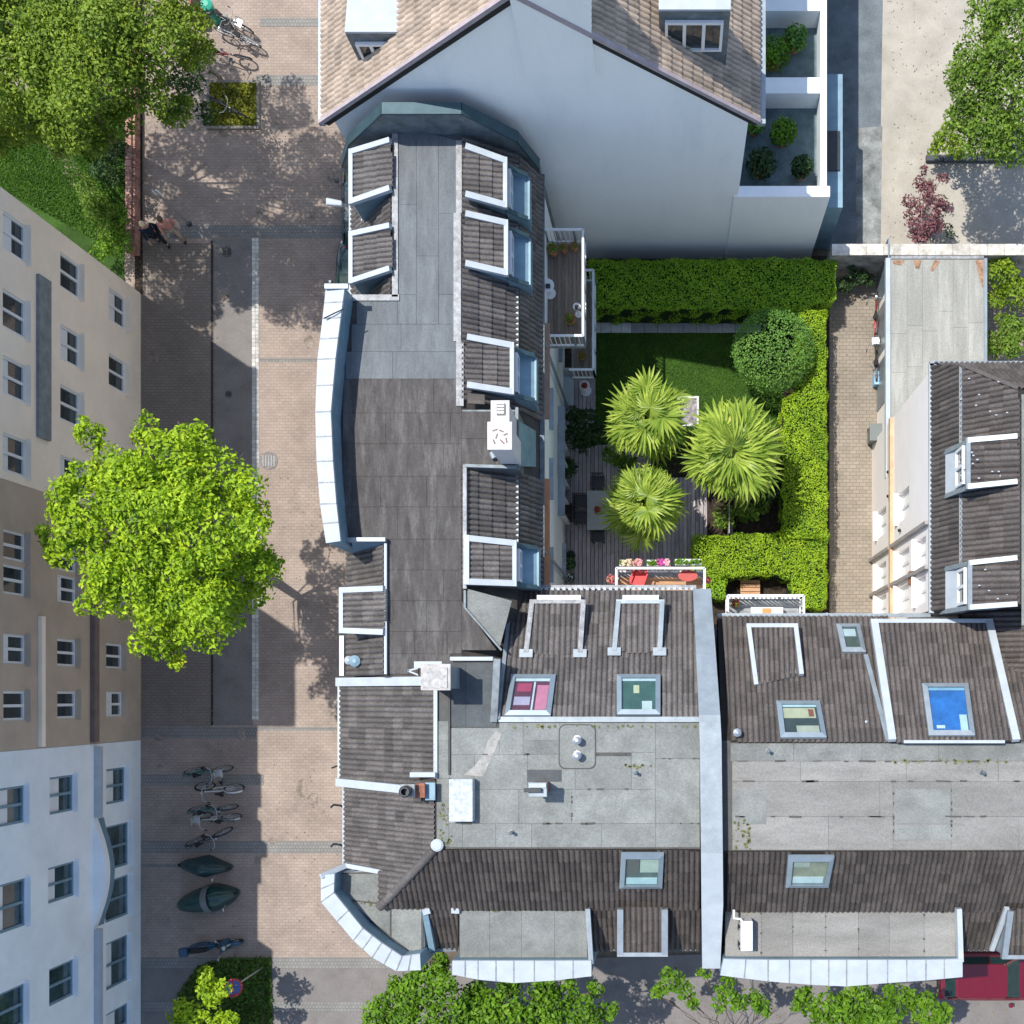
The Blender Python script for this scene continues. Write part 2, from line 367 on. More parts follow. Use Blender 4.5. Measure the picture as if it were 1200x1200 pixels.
# ================================================================== GROUND
def sheet(name, pts, m, z=.004, kind='structure', px=True, th=None, **kw):
    q = [P(u, v, z) if px else Vector((u, v, z)) for u, v in pts]
    if th: return MB().slab(q, th).build(name, m, kind=kind, **kw)
    n = (q[1]-q[0]).cross(q[2]-q[0])
    if n.z < 0: q = q[::-1]
    return MB().poly(q).build(name, m, kind=kind, **kw)
def rect(u0, v0, u1, v1): return [(u0, v0), (u1, v0), (u1, v1), (u0, v1)]
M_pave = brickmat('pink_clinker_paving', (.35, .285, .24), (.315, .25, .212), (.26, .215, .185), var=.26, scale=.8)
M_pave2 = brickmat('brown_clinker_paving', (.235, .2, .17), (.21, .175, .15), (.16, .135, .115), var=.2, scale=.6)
M_band = brickmat('grey_paving_band', (.25, .245, .23), (.22, .215, .2), (.16, .155, .15), bw=.12, bh=.12, var=.2)
M_asph = mat('street_asphalt', (.20, .185, .175), .9, var=.14, scale=1.2, bump=.4, bscale=120, fine=.12, stain=.3, stain_col=(.15, .14, .135))
M_yardshade = mat('painted_shade_asphalt', (.145, .17, .185), .9, var=.18, scale=1.5, bump=.4, bscale=100, fine=.14, stain=.3, stain_col=(.2, .22, .23), stain_scale=2)
M_conc = mat('sunlit_concrete', (.40, .37, .315), .9, var=.12, scale=.9, bump=.3, bscale=60, fine=.07, stain=.4, stain_col=(.33, .29, .225), stain_scale=.8)
M_path = mat('garden_path_stone', (.32, .335, .34), .85, var=.14, scale=4, island=.12, fine=.12, bump=.3)
M_pathl = mat('pale_garden_slab', (.60, .61, .60), .85, var=.1, scale=4, island=.08, fine=.08, bump=.3)
M_alley = brickmat('alley_clinker_paving', (.32, .275, .22), (.27, .235, .19), (.2, .17, .14), bw=.24, bh=.13, var=.2, ms=.012)
M_grass = mat('lawn_grass', (.035, .085, .010), .9, var=.3, scale=.9, bump=.8, bscale=70, fine=.3, stain=.5, stain_col=(.055, .10, .012), stain_scale=.5)
M_earth = mat('earth', (.13, .11, .085), .95, var=.3, scale=1.5, bump=.4)
g = MB().poly([(-150, -150, -.02), (150, -150, -.02), (150, 150, -.02), (-150, 150, -.02)]).build('ground', M_earth, kind='structure')
sheet('street_paving', rect(146, -90, 500, 1130), M_pave, .004)
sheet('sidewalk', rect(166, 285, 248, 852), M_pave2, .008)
sheet('road', rect(248, 280, 296, 850), M_asph, .008)
sheet('side_street', [(146, 1130), (146, 1400), (1500, 1400), (1500, 1096), (1060, 1110), (480, 1130)], M_asph, .004)
for i, (u0, v0, u1, v1) in enumerate([(166, 264, 480, 279), (166, 852, 300, 865), (166, 908, 309, 920), (166, 986, 480, 1000), (166, 1012, 240, 1016), (166, 1122, 480, 1135),
        (166, 1174, 480, 1186), (300, 88, 480, 100), (305, 21, 480, 31), (296, 420, 480, 424), (300, 852, 480, 856)]):
    sheet('paving_band', rect(u0, v0, u1, v1), M_band, .012)
sheet('drain_channel', rect(247, 282, 250, 850), mat('drain_iron', (.05, .045, .045), .7, .3), .014)
# pale cobbled gutter strip: stones
mb = MB(); y = P(0, 843).y; M_cob = mat('pale_cobble', (.50, .49, .46), .85, island=.2, fine=.1)
while y < P(0, 281).y:
    for k in range(2):
        x0 = P(295.5, 0).x+k*.125; h = rnd.uniform(.012, .022)
        mb.box(x0, y, 0, x0+.115, y+.13, h)
    y += .14
mb.build('gutter_cobbles', M_cob, kind='stuff', label='pale cobbles of the gutter strip along the street')
# manholes
def manhole(u, v, r, label):
    t = thing('manhole_cover', P(u, v, .008), label, 'manhole cover', 'manhole covers in the street')
    c = P(u, v, 0); MB().lathe([(r, 0), (r, .014), (r*.86, .016)], c+Vector((0, 0, .004)), 20).build('rim', mat('worn_cast_iron', (.14, .13, .13), .6, .4, var=.3, scale=20), t)
    m2 = MB()
    for k in range(-2, 3): m2.box(c.x+k*r*.3-.015, c.y-r*.6, .014, c.x+k*r*.3+.015, c.y+r*.6, .026)
    m2.build('cover_ribs', M_metal, t)
manhole(268, 462, .13, 'small dark round cover in the shaded lane left of the gutter strip')
manhole(315, 540, .33, 'large round cover in the paving beside the big street tree')
manhole(266, 295, .2, 'dark round cover below the grey band near the pedestrians')
manhole(441, 992, .12, 'small round cover in the grey band beside the corner bay')
# garden left of the street
sheet('park_lawn', [(-60, -60), (146, -60), (146, 345), (-60, 345)], M_grass, .01)
sheet('park_path', [(-20, 60), (40, 100), (75, 170), (118, 230), (100, 238), (60, 185), (25, 120), (-30, 85)], mat('park_path_gravel', (.30, .25, .19), .95, var=.2, scale=5, fine=.15), .016)
# brick edged wall strip beside the street
t = thing('garden_wall', P(157, 120, 0), 'low reddish brick wall with planted strip between lawn and street', 'wall')
yy = P(0, 300).y
while yy < P(0, -40).y:
    x0 = P(147, 0, .5).x
    MB().box(x0, yy, 0, x0+.20, yy+.235, .5+rnd.uniform(-.01, .01)).build('brick', mat('garden_wall_brick', (.36, .19, .15), .9, var=.3, scale=8, island=.3, stain=.5, stain_col=(.5, .42, .38), stain_scale=6), t)
    MB().box(x0+.21, yy, 0, x0+.30, yy+.235, .42+rnd.uniform(-.02, .02)).build('brick', MATS['garden_wall_brick'], t)
    yy += .25
sheet('planted_strip', rect(158, -40, 167, 345), M_soil, .02)
# tree pit with ground cover
t = thing('tree_pit_kerb', P(274, 124, 0), 'square kerb of the planted tree pit with a bicycle on it', 'kerb')
a, b = P(243, 152), P(305, 95)
for q in ((a.x, a.y, b.x, a.y+.1), (a.x, b.y-.1, b.x, b.y), (a.x, a.y+.1, a.x+.1, b.y-.1), (b.x-.1, a.y+.1, b.x, b.y-.1)):
    MB().box(q[0], q[1], 0, q[2], q[3], .09).build('kerb_stone', mat('kerb_stone', (.2, .19, .17), .9, fine=.1), t)
sheet('tree_pit_soil', rect(246, 98, 302, 149), mat('mossy_soil', (.20, .19, .05), .95, var=.4, scale=5, bump=.6, bscale=40, fine=.3), .03)
sheet('tree_pit_soil', [(232, 1134), (262, 1124), (318, 1123), (320, 1210), (205, 1210), (210, 1168)], mat('mossy_soil2', (.11, .13, .04), .95, var=.4, scale=5, bump=.6, bscale=40, fine=.3), .02)
# courtyard
sheet('courtyard_soil', rect(655, 300, 972, 730), M_soil, .008)
sheet('lawn', [(697, 390), (917, 390), (917, 500), (800, 520), (697, 545)], M_grass, .02)
gx = nr.rand(26000, 2)
q0, q1 = P(697, 545), P(917, 391); pts = np.zeros((26000, 3)); pts[:, 0] = q0.x+gx[:, 0]*(q1.x-q0.x); pts[:, 1] = q0.y+gx[:, 1]*(q1.y-q0.y); pts[:, 2] = .035
V, Fa = leafcloud(pts, np.tile([0, 0, 1.], (len(pts), 1)), .06, .8, .35)
npmesh('grass', V, Fa, leafmat('grass_blade', (.035, .11, .008), (.11, .25, .02), (.18, .28, .03)), kind='stuff', label='short mown grass of the courtyard lawn')
def tufts(n, poly, zz, size, m, label, name='grass', asp=.35):
    k = []; us = [p[0] for p in poly]; vs = [p[1] for p in poly]
    while len(k) < n:
        u, v = rnd.uniform(min(us), max(us)), rnd.uniform(min(vs), max(vs))
        if inside((u, v), poly): p = P(u, v, 0); k.append((p.x, p.y, zz+rnd.uniform(0, size*.4)))
    V, Fa = leafcloud(np.array(k), np.tile([0, 0, 1.], (n, 1)), size, .8, asp); npmesh(name, V, Fa, m, kind='stuff', label=label)
tufts(26000, [(-10, 120), (146, 120), (146, 300), (-10, 215)], .025, .09, MATS['grass_blade'], 'mown grass of the park lawn under the dense tree')
M_gc = leafmat('ground_cover_leaf', (.09, .12, .01), (.28, .29, .03), (.40, .36, .05), trans=.2, cl=3)
tufts(2600, [(247, 99), (301, 99), (301, 148), (247, 148)], .06, .11, M_gc, 'yellow-green ground cover in the square tree pit', 'ground_cover', .6)
tufts(3800, [(232, 1132), (262, 1122), (318, 1121), (320, 1205), (205, 1205), (208, 1165)], .05, .12, leafmat('pit_leaf', (.03, .07, .01), (.10, .20, .02), (.2, .24, .04), trans=.2, cl=2), 'ground cover around the young lime-green tree', 'ground_cover', .6)
def slabs(name, u0, v0, u1, v1, nu, nv, m, z=.05, th=.04, gap=.015, thing_=None, jit=.0):
    a, b = P(u0, v1, z), P(u1, v0, z); dx, dy = (b.x-a.x)/nu, (b.y-a.y)/nv
    for i in range(nu):
        for j in range(nv):
            x, y = a.x+i*dx, a.y+j*dy; h = z+rnd.uniform(-.005, .005)
            MB().box(x+gap/2, y+gap/2, z-th, x+dx-gap/2, y+dy-gap/2, h).build(name, m, thing_)
pth = thing('garden_path', P(785, 378, 0), 'stone slab path between the long hedge and the lawn', 'path'); pth['kind'] = 'structure'; del pth['category']
slabs('paving_slab', 692, 367, 740, 390, 4, 2, M_pathl, thing_=pth); slabs('paving_slab', 740, 367, 892, 390, 10, 2, M_path, thing_=pth)
slabs('paving_slab', 693, 390, 698, 480, 1, 10, M_path, thing_=pth)
sq = thing('stone_planter_square', P(805, 480, 0), 'pale stone edged square set in the lawn between the palms', 'planter')
a, b = P(790, 500), P(819, 465)
MB().box(a.x+.08, a.y+.08, 0, b.x-.08, b.y-.08, .06).build('stone_fill', mat('mottled_stone', (.30, .28, .29), .9, var=.5, scale=7, fine=.3), sq)
for q in ((a.x, a.y, b.x, a.y+.08), (a.x, b.y-.08, b.x, b.y), (a.x, a.y+.08, a.x+.08, b.y-.08), (b.x-.08, a.y+.08, b.x, b.y-.08)): MB().box(q[0], q[1], 0, q[2], q[3], .1).build('edge_stone', M_pathl, sq)
# wooden deck: planks
dk = thing('wooden_deck', P(735, 600, 0), 'weathered wooden deck of long planks under the palms', 'deck')
x = P(650, 0).x; xe = P(828, 0).x; k = 0
while x < xe:
    u = x/H*F+NU; top = 432 if u < 695 else 522 if u < 760 else 560
    y0, y1 = P(0, 705).y, P(0, top).y; cuts = [y0]+sorted(rnd.uniform(y0+1, y1-.5) for _ in range(1))+[y1]
    for c0, c1 in zip(cuts, cuts[1:]):
        if c1-c0 > .2: MB().box(x, c0+.004, .05, x+.128, c1-.004, .10+rnd.uniform(-.003, .003)).build('plank', M_wood, dk)
    x += .145
# alley
sheet('alley_paving', rect(968, 300, 1300, 760), M_alley, .006)
sheet('courtyard_concrete', [(1036, -90), (1400, -90), (1400, 292), (1030, 292)], M_conc, .006)
sheet('courtyard_shade_sheet', [(880, -90), (1039, -90), (1036, 292), (880, 292)], M_yardshade, .005)  # cast shadow over the yard strip, painted as a darker blue-grey sheet
sheet('painted_light_patch', [(1003, 150), (1034, 148), (1032, 288), (1003, 288)], mat('half_lit_yard_tone', (.24, .25, .24), .9, var=.35, scale=1.6, fine=.2, stain=.5, stain_col=(.14, .16, .17), stain_scale=1.4), .009)  # paler sheet paints the half-lit patch within the shaded strip
# stone wall across the yard
t = thing('yard_wall', P(1090, 292, 0), 'long pale rendered garden wall running across the yard behind the garage', 'wall')
a = P(975, 296, 2.1); 
MB().box(a.x, P(0, 298, 2.1).y, 0, 14, P(0, 287, 2.1).y, 2.05).build('wall_body', mat('old_wall_render', (.36, .35, .33), .95, var=.3, scale=2.5, fine=.1), t)
x = a.x
while x < 14:
    MB().box(x, P(0, 299, 2.1).y, 2.05, x+.58, P(0, 286, 2.1).y, 2.11+rnd.uniform(-.006, .006)).build('coping_stone', mat('wall_coping_stone', (.58, .55, .49), .9, var=.25, scale=4, island=.12, stain=.4, stain_col=(.3, .3, .28), stain_scale=5), t); x += .59

# ================================================================== BUILDING HELPERS
def wall_grid(parent, name, O, ex, wd, hgt, holes, m, depth=.16):
    """vertical wall skin at origin O along ex with window openings; outward normal = ex x z turned right"""
    O = Vector(O); ex = Vector(ex); up = Vector((0, 0, 1)); n = ex.cross(up)
    xs = sorted({0, wd}|{h[0] for h in holes}|{h[2] for h in holes}); zs = sorted({0, hgt}|{h[1] for h in holes}|{h[3] for h in holes})
    mb = MB(); p = lambda s, z, d=0: O+ex*s+up*z-n*d
    for i in range(len(xs)-1):
        for j in range(len(zs)-1):
            cx, cz = (xs[i]+xs[i+1])/2, (zs[j]+zs[j+1])/2
            if any(h[0] < cx < h[2] and h[1] < cz < h[3] for h in holes): continue
            mb.poly([p(xs[i], zs[j]), p(xs[i+1], zs[j]), p(xs[i+1], zs[j+1]), p(xs[i], zs[j+1])])
    for a, b, c, d in holes:
        for (s0, z0, s1, z1) in ((a, b, a, d), (c, d, c, b), (a, d, c, d), (c, b, a, b)):
            mb.poly([p(s0, z0), p(s0, z0, depth), p(s1, z1, depth), p(s1, z1)])
    return mb.build(name, m, parent)
def window(parent, O, ex, wd, hgt, fm=None, pm=None, div=2, sill=True, depth=.12, name='window', blind=None, sillm=None, tr=False):
    O = Vector(O); ex = Vector(ex); up = Vector((0, 0, 1)); n = ex.cross(up); fm = fm or M_wframe; pm = pm or M_pane
    p = lambda s, z, d: O+ex*s+up*z-n*d
    f = MB(); e = .07
    def slab(s0, z0, s1, z1, d0, d1): f.hexa([p(s0, z0, d1), p(s1, z0, d1), p(s1, z1, d1), p(s0, z1, d1)], [p(s0, z0, d0), p(s1, z0, d0), p(s1, z1, d0), p(s0, z1, d0)])
    slab(0, 0, wd, e, depth-.05, depth+.04); slab(0, hgt-e, wd, hgt, depth-.05, depth+.04); slab(0, e, e, hgt-e, depth-.05, depth+.04); slab(wd-e, e, wd, hgt-e, depth-.05, depth+.04)
    for k in range(1, div): slab(wd*k/div-e*.6, e, wd*k/div+e*.6, hgt-e, depth-.05, depth+.04)
    if tr: slab(e, hgt*.7, wd-e, hgt*.7+e, depth-.045, depth+.035)
    w_ = f.build(name, fm, parent)
    MB().poly([p(e*.6, e*.6, depth+.01), p(wd-e*.6, e*.6, depth+.01), p(wd-e*.6, hgt-e*.6, depth+.01), p(e*.6, hgt-e*.6, depth+.01)]).build('pane', pm, w_)
    if blind: MB().poly([p(e, hgt*(1-blind), depth+.004), p(wd-e, hgt*(1-blind), depth+.004), p(wd-e, hgt-e, depth+.004), p(e, hgt-e, depth+.004)]).build('blind', M_wframe, w_)
    if sill:
        s = MB(); s.hexa([p(-.06, -.06, .02), p(wd+.06, -.06, .02), p(wd+.06, -.06, -.14), p(-.06, -.06, -.14)][::-1], [p(-.06, 0, .10), p(wd+.06, 0, .10), p(wd+.06, -.02, -.14), p(-.06, -.02, -.14)][::-1])
        s.build('sill', sillm or M_zinc, w_)
    return w_
def polybars(parent, name, pts, w, h, m, close=False):
    pts = [Vector(p) for p in pts]
    for i in range(len(pts)-(0 if close else 1)):
        MB().bar(pts[i], pts[(i+1) % len(pts)], w, h).build(name, m, parent)
def band(parent, name, outer, inner, th, m):     # loft between two polylines, as thick segment plates
    for i in range(len(outer)-1):
        MB().slab([outer[i], outer[i+1], inner[i+1], inner[i]], th).build(name, m, parent)
def flat_sheets(parent, z, cells, m, name='roofing_sheet', clip=None):
    for c in cells:
        q = [P(u, v, z) for u, v in (rect(*c[:4]) if not isinstance(c[0], tuple) else c)]
        if clip is None:
            cx = sum(p.x for p in q)/len(q); cy = sum(p.y for p in q)/len(q)
            q = [Vector((cx+(p.x-cx)*(1-.0035/max(.2, abs(p.x-cx))), cy+(p.y-cy)*(1-.0035/max(.2, abs(p.y-cy))), z+rnd.uniform(0, .006))) for p in q]
        zz = sum(p.z for p in q)/len(q)
        for p in q: p.z = zz
        MB().slab(q, .012).build(name, m, parent)
def rows(u0, u1, vs, joints, jit=0):
    out = []
    for i in range(len(vs)-1):
        js = [u0]+[j for j in joints[i % len(joints)] if u0 < j < u1]+[u1]
        for a, b in zip(js, js[1:]): out.append((a, vs[i], b, vs[i+1]))
    return out
def roof_window(parent, pl, q, base, extras=(), fm=None, lift=.085):
    """q: 4 photo corners (outer frame) on plane"""
    n = pl.n; W = [pl.hit(u, v) for u, v in q]; c = sum(W, Vector())/4; fm = fm or M_gframe
    f = MB(); wd = .13
    ring = [w_+(c-w_).normalized()*.0 for w_ in W]
    inn = []
    for i in range(4):
        a, b, d = W[i], W[(i+1) % 4], W[i-1]; inn.append(a+(b-a).normalized()*wd+(d-a).normalized()*wd)
    lo = -.01+lift; hi = .13+lift
    for i in range(4):
        j = (i+1) % 4
        f.hexa([W[i]+n*lo, W[j]+n*lo, inn[j]+n*lo, inn[i]+n*lo], [W[i]+n*(hi-.04), W[j]+n*(hi-.04), inn[j]+n*hi, inn[i]+n*hi])
    w_ = f.build('roof_window', fm, parent)
    fr = [p+(c-p)*.0 for p in inn]
    bm = mat('room_'+'_'.join(str(round(x*100)) for x in base), base, .8, var=.2, scale=3)
    inv = lambda s, t, o: inn[0]*(1-s)*(1-t)+inn[1]*s*(1-t)+inn[2]*s*t+inn[3]*(1-s)*t+n*o
    MB().poly([inv(0, 0, .03+lift), inv(1, 0, .03+lift), inv(1, 1, .03+lift), inv(0, 1, .03+lift)]).build('blind', bm, w_)
    for k, (s0, t0, s1, t1, col) in enumerate(extras):
        em = mat('room_'+'_'.join(str(round(x*100)) for x in col), col, .8, var=.1)
        MB().slab([inv(s0, t0, .055+lift+.004*k), inv(s1, t0, .055+lift+.004*k), inv(s1, t1, .055+lift+.004*k), inv(s0, t1, .055+lift+.004*k)], .02).build('interior_piece', em, w_)
    MB().poly([inv(0, 0, .10+lift), inv(1, 0, .10+lift), inv(1, 1, .10+lift), inv(0, 1, .10+lift)]).build('pane', glassmat(), w_)
    return w_
def dormer(parent, tiles, q, zi, zo, zb, up, tm=None, front=None, verge=None, vw=.16, cheek=None, tiled=True, frontbar=True, inset=.0, innerbar=False, holes=()):
    """q: photo corners (inner a, outer a, outer b, inner b); zi/zo heights of roof at inner and outer edge"""
    W = [P(*q[0], zi), P(*q[1], zo), P(*q[2], zo), P(*q[3], zi)]
    d = MB().drop([w_-Vector((0, 0, .06)) for w_ in W], zb).build('dormer', cheek or M_zinc, parent)
    pl = Plane(W[0], W[1], W[2]); vm = verge or M_zincw
    if tiled: tiles.area(pl, up, [(w_.x, w_.y) for w_ in W], holes=holes, world=True)
    else: MB().slab([w_+Vector((0, 0, .0)) for w_ in W], .05).build('dormer_roof', tm or M_zinc, d)
    n = pl.n
    MB().bar(W[0]+n*.055, W[1]+n*.055, vw, .16).build('verge', vm, d); MB().bar(W[3]+n*.055, W[2]+n*.055, vw, .16).build('verge', vm, d)
    e = (W[2]-W[1]).normalized()*vw*.5
    if frontbar: MB().bar(W[1]+n*.06-e, W[2]+n*.06+e, .11, .15).build('front_gutter', vm, d)
    if innerbar: MB().bar(W[0]+n*.06-e, W[3]+n*.06+e, .14, .14).build('inner_flashing', vm, d)
    return d, W

# dry leaves and litter on the paving
k = []
for (u0, v0, u1, v1, n) in ((168, 130, 400, 330, 500), (168, 560, 390, 850, 420), (170, 870, 400, 1120, 260), (420, 1150, 1180, 1200, 400), (975, 330, 1035, 700, 160), (1040, 0, 1110, 280, 160), (249, 290, 256, 850, 260)):
    for _ in range(n): p = P(rnd.uniform(u0, u1), rnd.uniform(v0, v1), 0); k.append((p.x, p.y, .02))
V, Fa = leafcloud(np.array(k), np.tile([0, 0, 1.], (len(k), 1)), .05, .15)
npmesh('fallen_leaves', V, Fa, leafmat('dry_leaf', (.10, .07, .03), (.26, .21, .08), (.14, .22, .04), trans=.1), kind='stuff', label='scattered dry leaves and litter on the street, alley and yard')
M_stain = mat('damp_stain', (.26, .215, .18), .9, var=.3, scale=4, fine=.15)
for _ in range(26):
    c = P(rnd.uniform(175, 390), rnd.choice([rnd.uniform(130, 420), rnd.uniform(860, 1110)]), 0); r = rnd.uniform(.06, .28); q = rnd.uniform(.5, 1.6)
    MB().poly([(c.x+r*rnd.uniform(.75, 1.15)*math.cos(6.283*i/11), c.y+r*q*rnd.uniform(.75, 1.15)*math.sin(6.283*i/11), .0135) for i in range(11)]).build('paving_stain', M_stain, kind='structure')
# ================================================================== BUILDING A : long block beside the street
A = thing('apartment_building', (-6.5, 8, 0), 'long apartment block with brown and blue-grey flat roof and curved white parapet beside the street', 'building')
ta = Tiles(A, M_tile2)
ZA = 10.15
mb = MB()
mb.prism([(-9.1, 10.66), (-3.8, 10.66), (-3.8, 15.1), (-9.1, 15.1)], 0, 7.8); mb.prism([(-8.9, .6), (-3.8, .6), (-3.8, 10.66), (-8.9, 10.66)], 0, 7.8)
# east wall is built with openings just outside the core
mb.build('wall', M_white, A)
def section(prof, y0, y1, m, name='roof_body'):
    n = len(prof); MB().hexa([(x, y0, z) for x, z in prof], [(x, y1, z) for x, z in prof]).build(name, m, A)
section([(-9.2, 7.8), (-7.45, ZA-.03), (-5.6, ZA-.018), (-4.25, 9.12), (-3.75, 7.8)], 10.661, 15.1, M_bitD)
section([(-8.9, 7.8), (-8.9, ZA-.018), (-5.6, ZA-.018), (-4.25, 9.12), (-3.75, 7.8)], 4.2, 10.66, M_bitA0)
section([(-9.15, 7.9), (-7.65, ZA-.03), (-5.6, ZA-.03), (-4.25, 9.12), (-3.75, 7.8)], .5, 4.199, M_bitA0)
# flat roof sheets
cells = []
for a, b in zip([461, 487, 512, 537], [487, 512, 537, 541]): pass
flat_sheets(A, ZA, [((462, 146), (488, 153), (488, 240), (462, 240)), ((488, 153), (514, 159), (514, 300), (488, 300)), ((514, 159), (537, 165), (537, 250), (514, 250)),
                    (462, 240, 488, 345), (488, 300, 514, 380), (514, 250, 537, 345), (418, 352, 466, 380), (466, 345, 488, 380), (514, 345, 537, 380),
                    (412, 380, 470, 412), (470, 380, 537, 412), (405, 412, 460, 444), (460, 412, 537, 444)], M_bitN)
flat_sheets(A, ZA, rows(402, 541, [444, 484, 520, 558, 594, 632], [[470, 508], [452, 492, 528], [478, 520], [446, 500], [466, 512]]), M_bitA)
flat_sheets(A, ZA, rows(452, 541, [632, 668, 704, 740, 766], [[496], [478, 520], [500], [486, 524]]), M_bitA)
flat_sheets(A, ZA, rows(541, 604, [482, 514, 546], [[572], [580]]), M_bitA)
flat_sheets(A, ZA, [((541, 704), (548, 716), (582, 762), (541, 762))], M_bitA)
flat_sheets(A, ZA, [(452, 766, 490, 790), (490, 766, 528, 776)], M_bitA)
flat_sheets(A, ZA+.03, [((548, 690), (600, 704), (586, 758), (546, 712))], M_bit, 'roof_panel')
MB().bar(P(545, 692, ZA+.06), P(545, 712, ZA+.06), .06, .1).build('flashing', M_zincd, A); MB().bar(P(545, 712, ZA+.06), P(588, 762, ZA+.06), .05, .12).build('flashing', M_zincd, A)
# pale lead strips beside the tile fields
for (a, b) in (((463, 148), (463, 348)), ((413, 349), (468, 349))): MB().bar(P(*a, ZA+.02), P(*b, ZA+.02), .16, .05).build('lead_flashing', M_lead, A)
MB().bar(P(538, 165, ZA+.02), P(538, 250, ZA+.02), .16, .06).build('lead_flashing', M_lead, A)
for v0, v1 in ((250, 330), (330, 400), (400, 476)): MB().bar(P(536+(v0 > 390)*3, v0, ZA+.02), P(536+(v0 > 390)*3, v1, ZA+.02), .2, .05).build('lead_flashing', M_lead, A)
# north fire wall with teal coping
Yn = 15.1
prof = [(-9.35, 8.3), (-8.77, 9.6), (-7.46, 11.2), (-5.4, 11.2), (-4.16, 9.75), (-3.75, 8.2)]
mb = MB(); b = [(x, Yn, z) for x, z in prof]+[(-3.75, Yn, 0), (-9.35, Yn, 0)]
mb.hexa(b, [(x, Yn+.22, z) for x, y, z in b]).build('fire_wall', M_zincd, A)
M_teal = mat('teal_grey_coping', (.055, .10, .12), .5, .3, var=.12, scale=2.5)
for (x0, z0), (x1, z1) in zip(prof, prof[1:]): MB().bar((x0, Yn+.11, z0+.05), (x1, Yn+.11, z1+.05), .30, .06).build('coping', M_teal, A)
# slopes
PW = Plane((-7.45, 0, ZA), (-9.2, 0, 7.85), (-9.2, 5, 7.85))
ta.area(PW, (1, 0), [(-7.5, 10.75), (-7.5, 15.05), (-9.15, 15.05), (-9.15, 10.75)], world=True)
PE1 = Plane((-5.6, 0, ZA), (-4.25, 0, 9.15), (-4.25, 5, 9.15)); PE2 = Plane((-4.25, 0, 9.15), (-3.75, 0, 7.85), (-3.75, 5, 7.85))
for y0, y1 in ((7.95, 15.05), (2.95, 6.25)):
    ta.area(PE1, (-1, 0), [(-5.58, y0), (-4.25, y0), (-4.25, y1), (-5.58, y1)], world=True)
    ta.area(PE2, (-1, 0), [(-4.22, y0), (-3.76, y0), (-3.76, y1), (-4.22, y1)], world=True)
for y0, y1 in ((12.2, 13.0), (9.4, 11.2), (3.9, 6.1)): MB().bar((-4.24, y0, 9.2), (-4.24, y1, 9.2), .07, .06).build('mansard_flashing', M_zinc, A)
MB().bar((-3.70, .8, 7.82), (-3.70, 15.1, 7.82), .13, .12).build('gutter', M_zincd, A)
MB().tube([(-3.66, 4.2, 7.7), (-3.66, 4.2, .1)], .05, 8).build('downpipe', M_zinc, A); MB().tube([(-3.66, 10.3, 7.7), (-3.66, 10.3, .1)], .05, 8).build('downpipe', M_zinc, A)
# east dormers with loggias
def loggia(d, W, y_n, y_s):
    xo = W[1].x; zf = 9.2; xe = xo+.52
    MB().slab([(xo, y_n, 9.42), (xe, y_n, zf), (xe, y_s, zf), (xo, y_s, 9.42)], .08).build('balcony_floor', M_fblue, d)
    for yc in (y_n, y_s):
        MB().hexa([(xo, yc-.04, 8.3), (xe, yc-.04, 8.3), (xe, yc-.04, zf+.12), (xo, yc-.04, 9.85)], [(xo, yc+.04, 8.3), (xe, yc+.04, 8.3), (xe, yc+.04, zf+.12), (xo, yc+.04, 9.85)]).build('cheek', M_fblue, d)
        MB().bar((xo, yc, 9.88), (xe, yc, zf+.14), .12, .04).build('cheek_capping', M_teal, d)
    f = window(d, (xo+.02, y_s+.1, 9.44), (0, 1, 0), y_n-y_s-.2, .5, M_wframe, div=2, sill=False, depth=-.06)
    MB().box(xe-.02, y_s, zf-.4, xe+.04, y_n, zf+.03).build('apron', M_fblue, d)
for q in ([(545, 173), (592, 190), (592, 242), (545, 229)], [(545, 252), (593, 263), (593, 321), (545, 310)], [(547, 396), (600, 406), (600, 460), (547, 452)], [(547, 631), (603, 637), (603, 684), (547, 682)]):
    d, W = dormer(A, ta, q, 10.32, 10.05, 8.2, (-1, 0), cheek=M_fblue, innerbar=q[0][1] > 600)
    loggia(d, W, W[1].y-.02, W[2].y-.02)
# flat dormer beside the big white chimney
q = [P(541, 480, ZA), P(606, 480, ZA), P(606, 547, ZA), P(541, 547, ZA)]
d = MB().drop([p-Vector((0, 0, .02)) for p in q], 8).build('dormer', M_zincd, A)
MB().slab([P(606, 492, 9.9), P(628, 505, 8.2), P(628, 547, 8.2), P(606, 546, 9.9)], .1).build('front_cladding', M_fblue, d)
MB().bar(P(606, 478, ZA), P(606, 548, ZA), .08, .14).build('front_edge', M_zincd, d); MB().bar(P(545, 546, ZA+.05), P(606, 548, ZA+.05), .08, .14).build('side_flashing', M_zincd, d)
MB().bar(P(545, 545, ZA+.05), P(545, 690, ZA+.05), .1, .12).build('lead_flashing', M_lead, A)
# bundle of spare tiles
# west dormers
for q in ([(459, 166), (413, 180), (413, 238), (459, 222)], [(459, 266), (413, 276), (413, 331), (459, 316)]):
    d, W = dormer(A, ta, q, 10.3, 9.95, 8.0, (1, 0), cheek=M_fblue, vw=.14)
    window(d, (W[1].x-.01, W[1].y-.12, 8.6), (0, -1, 0), W[1].y-W[2].y-.24, 1.1, div=2, sill=True, depth=-.05)
MB().bar((-9.22, 10.7, 7.86), (-9.22, 15.1, 7.86), .13, .12).build('gutter', M_zincw, A)
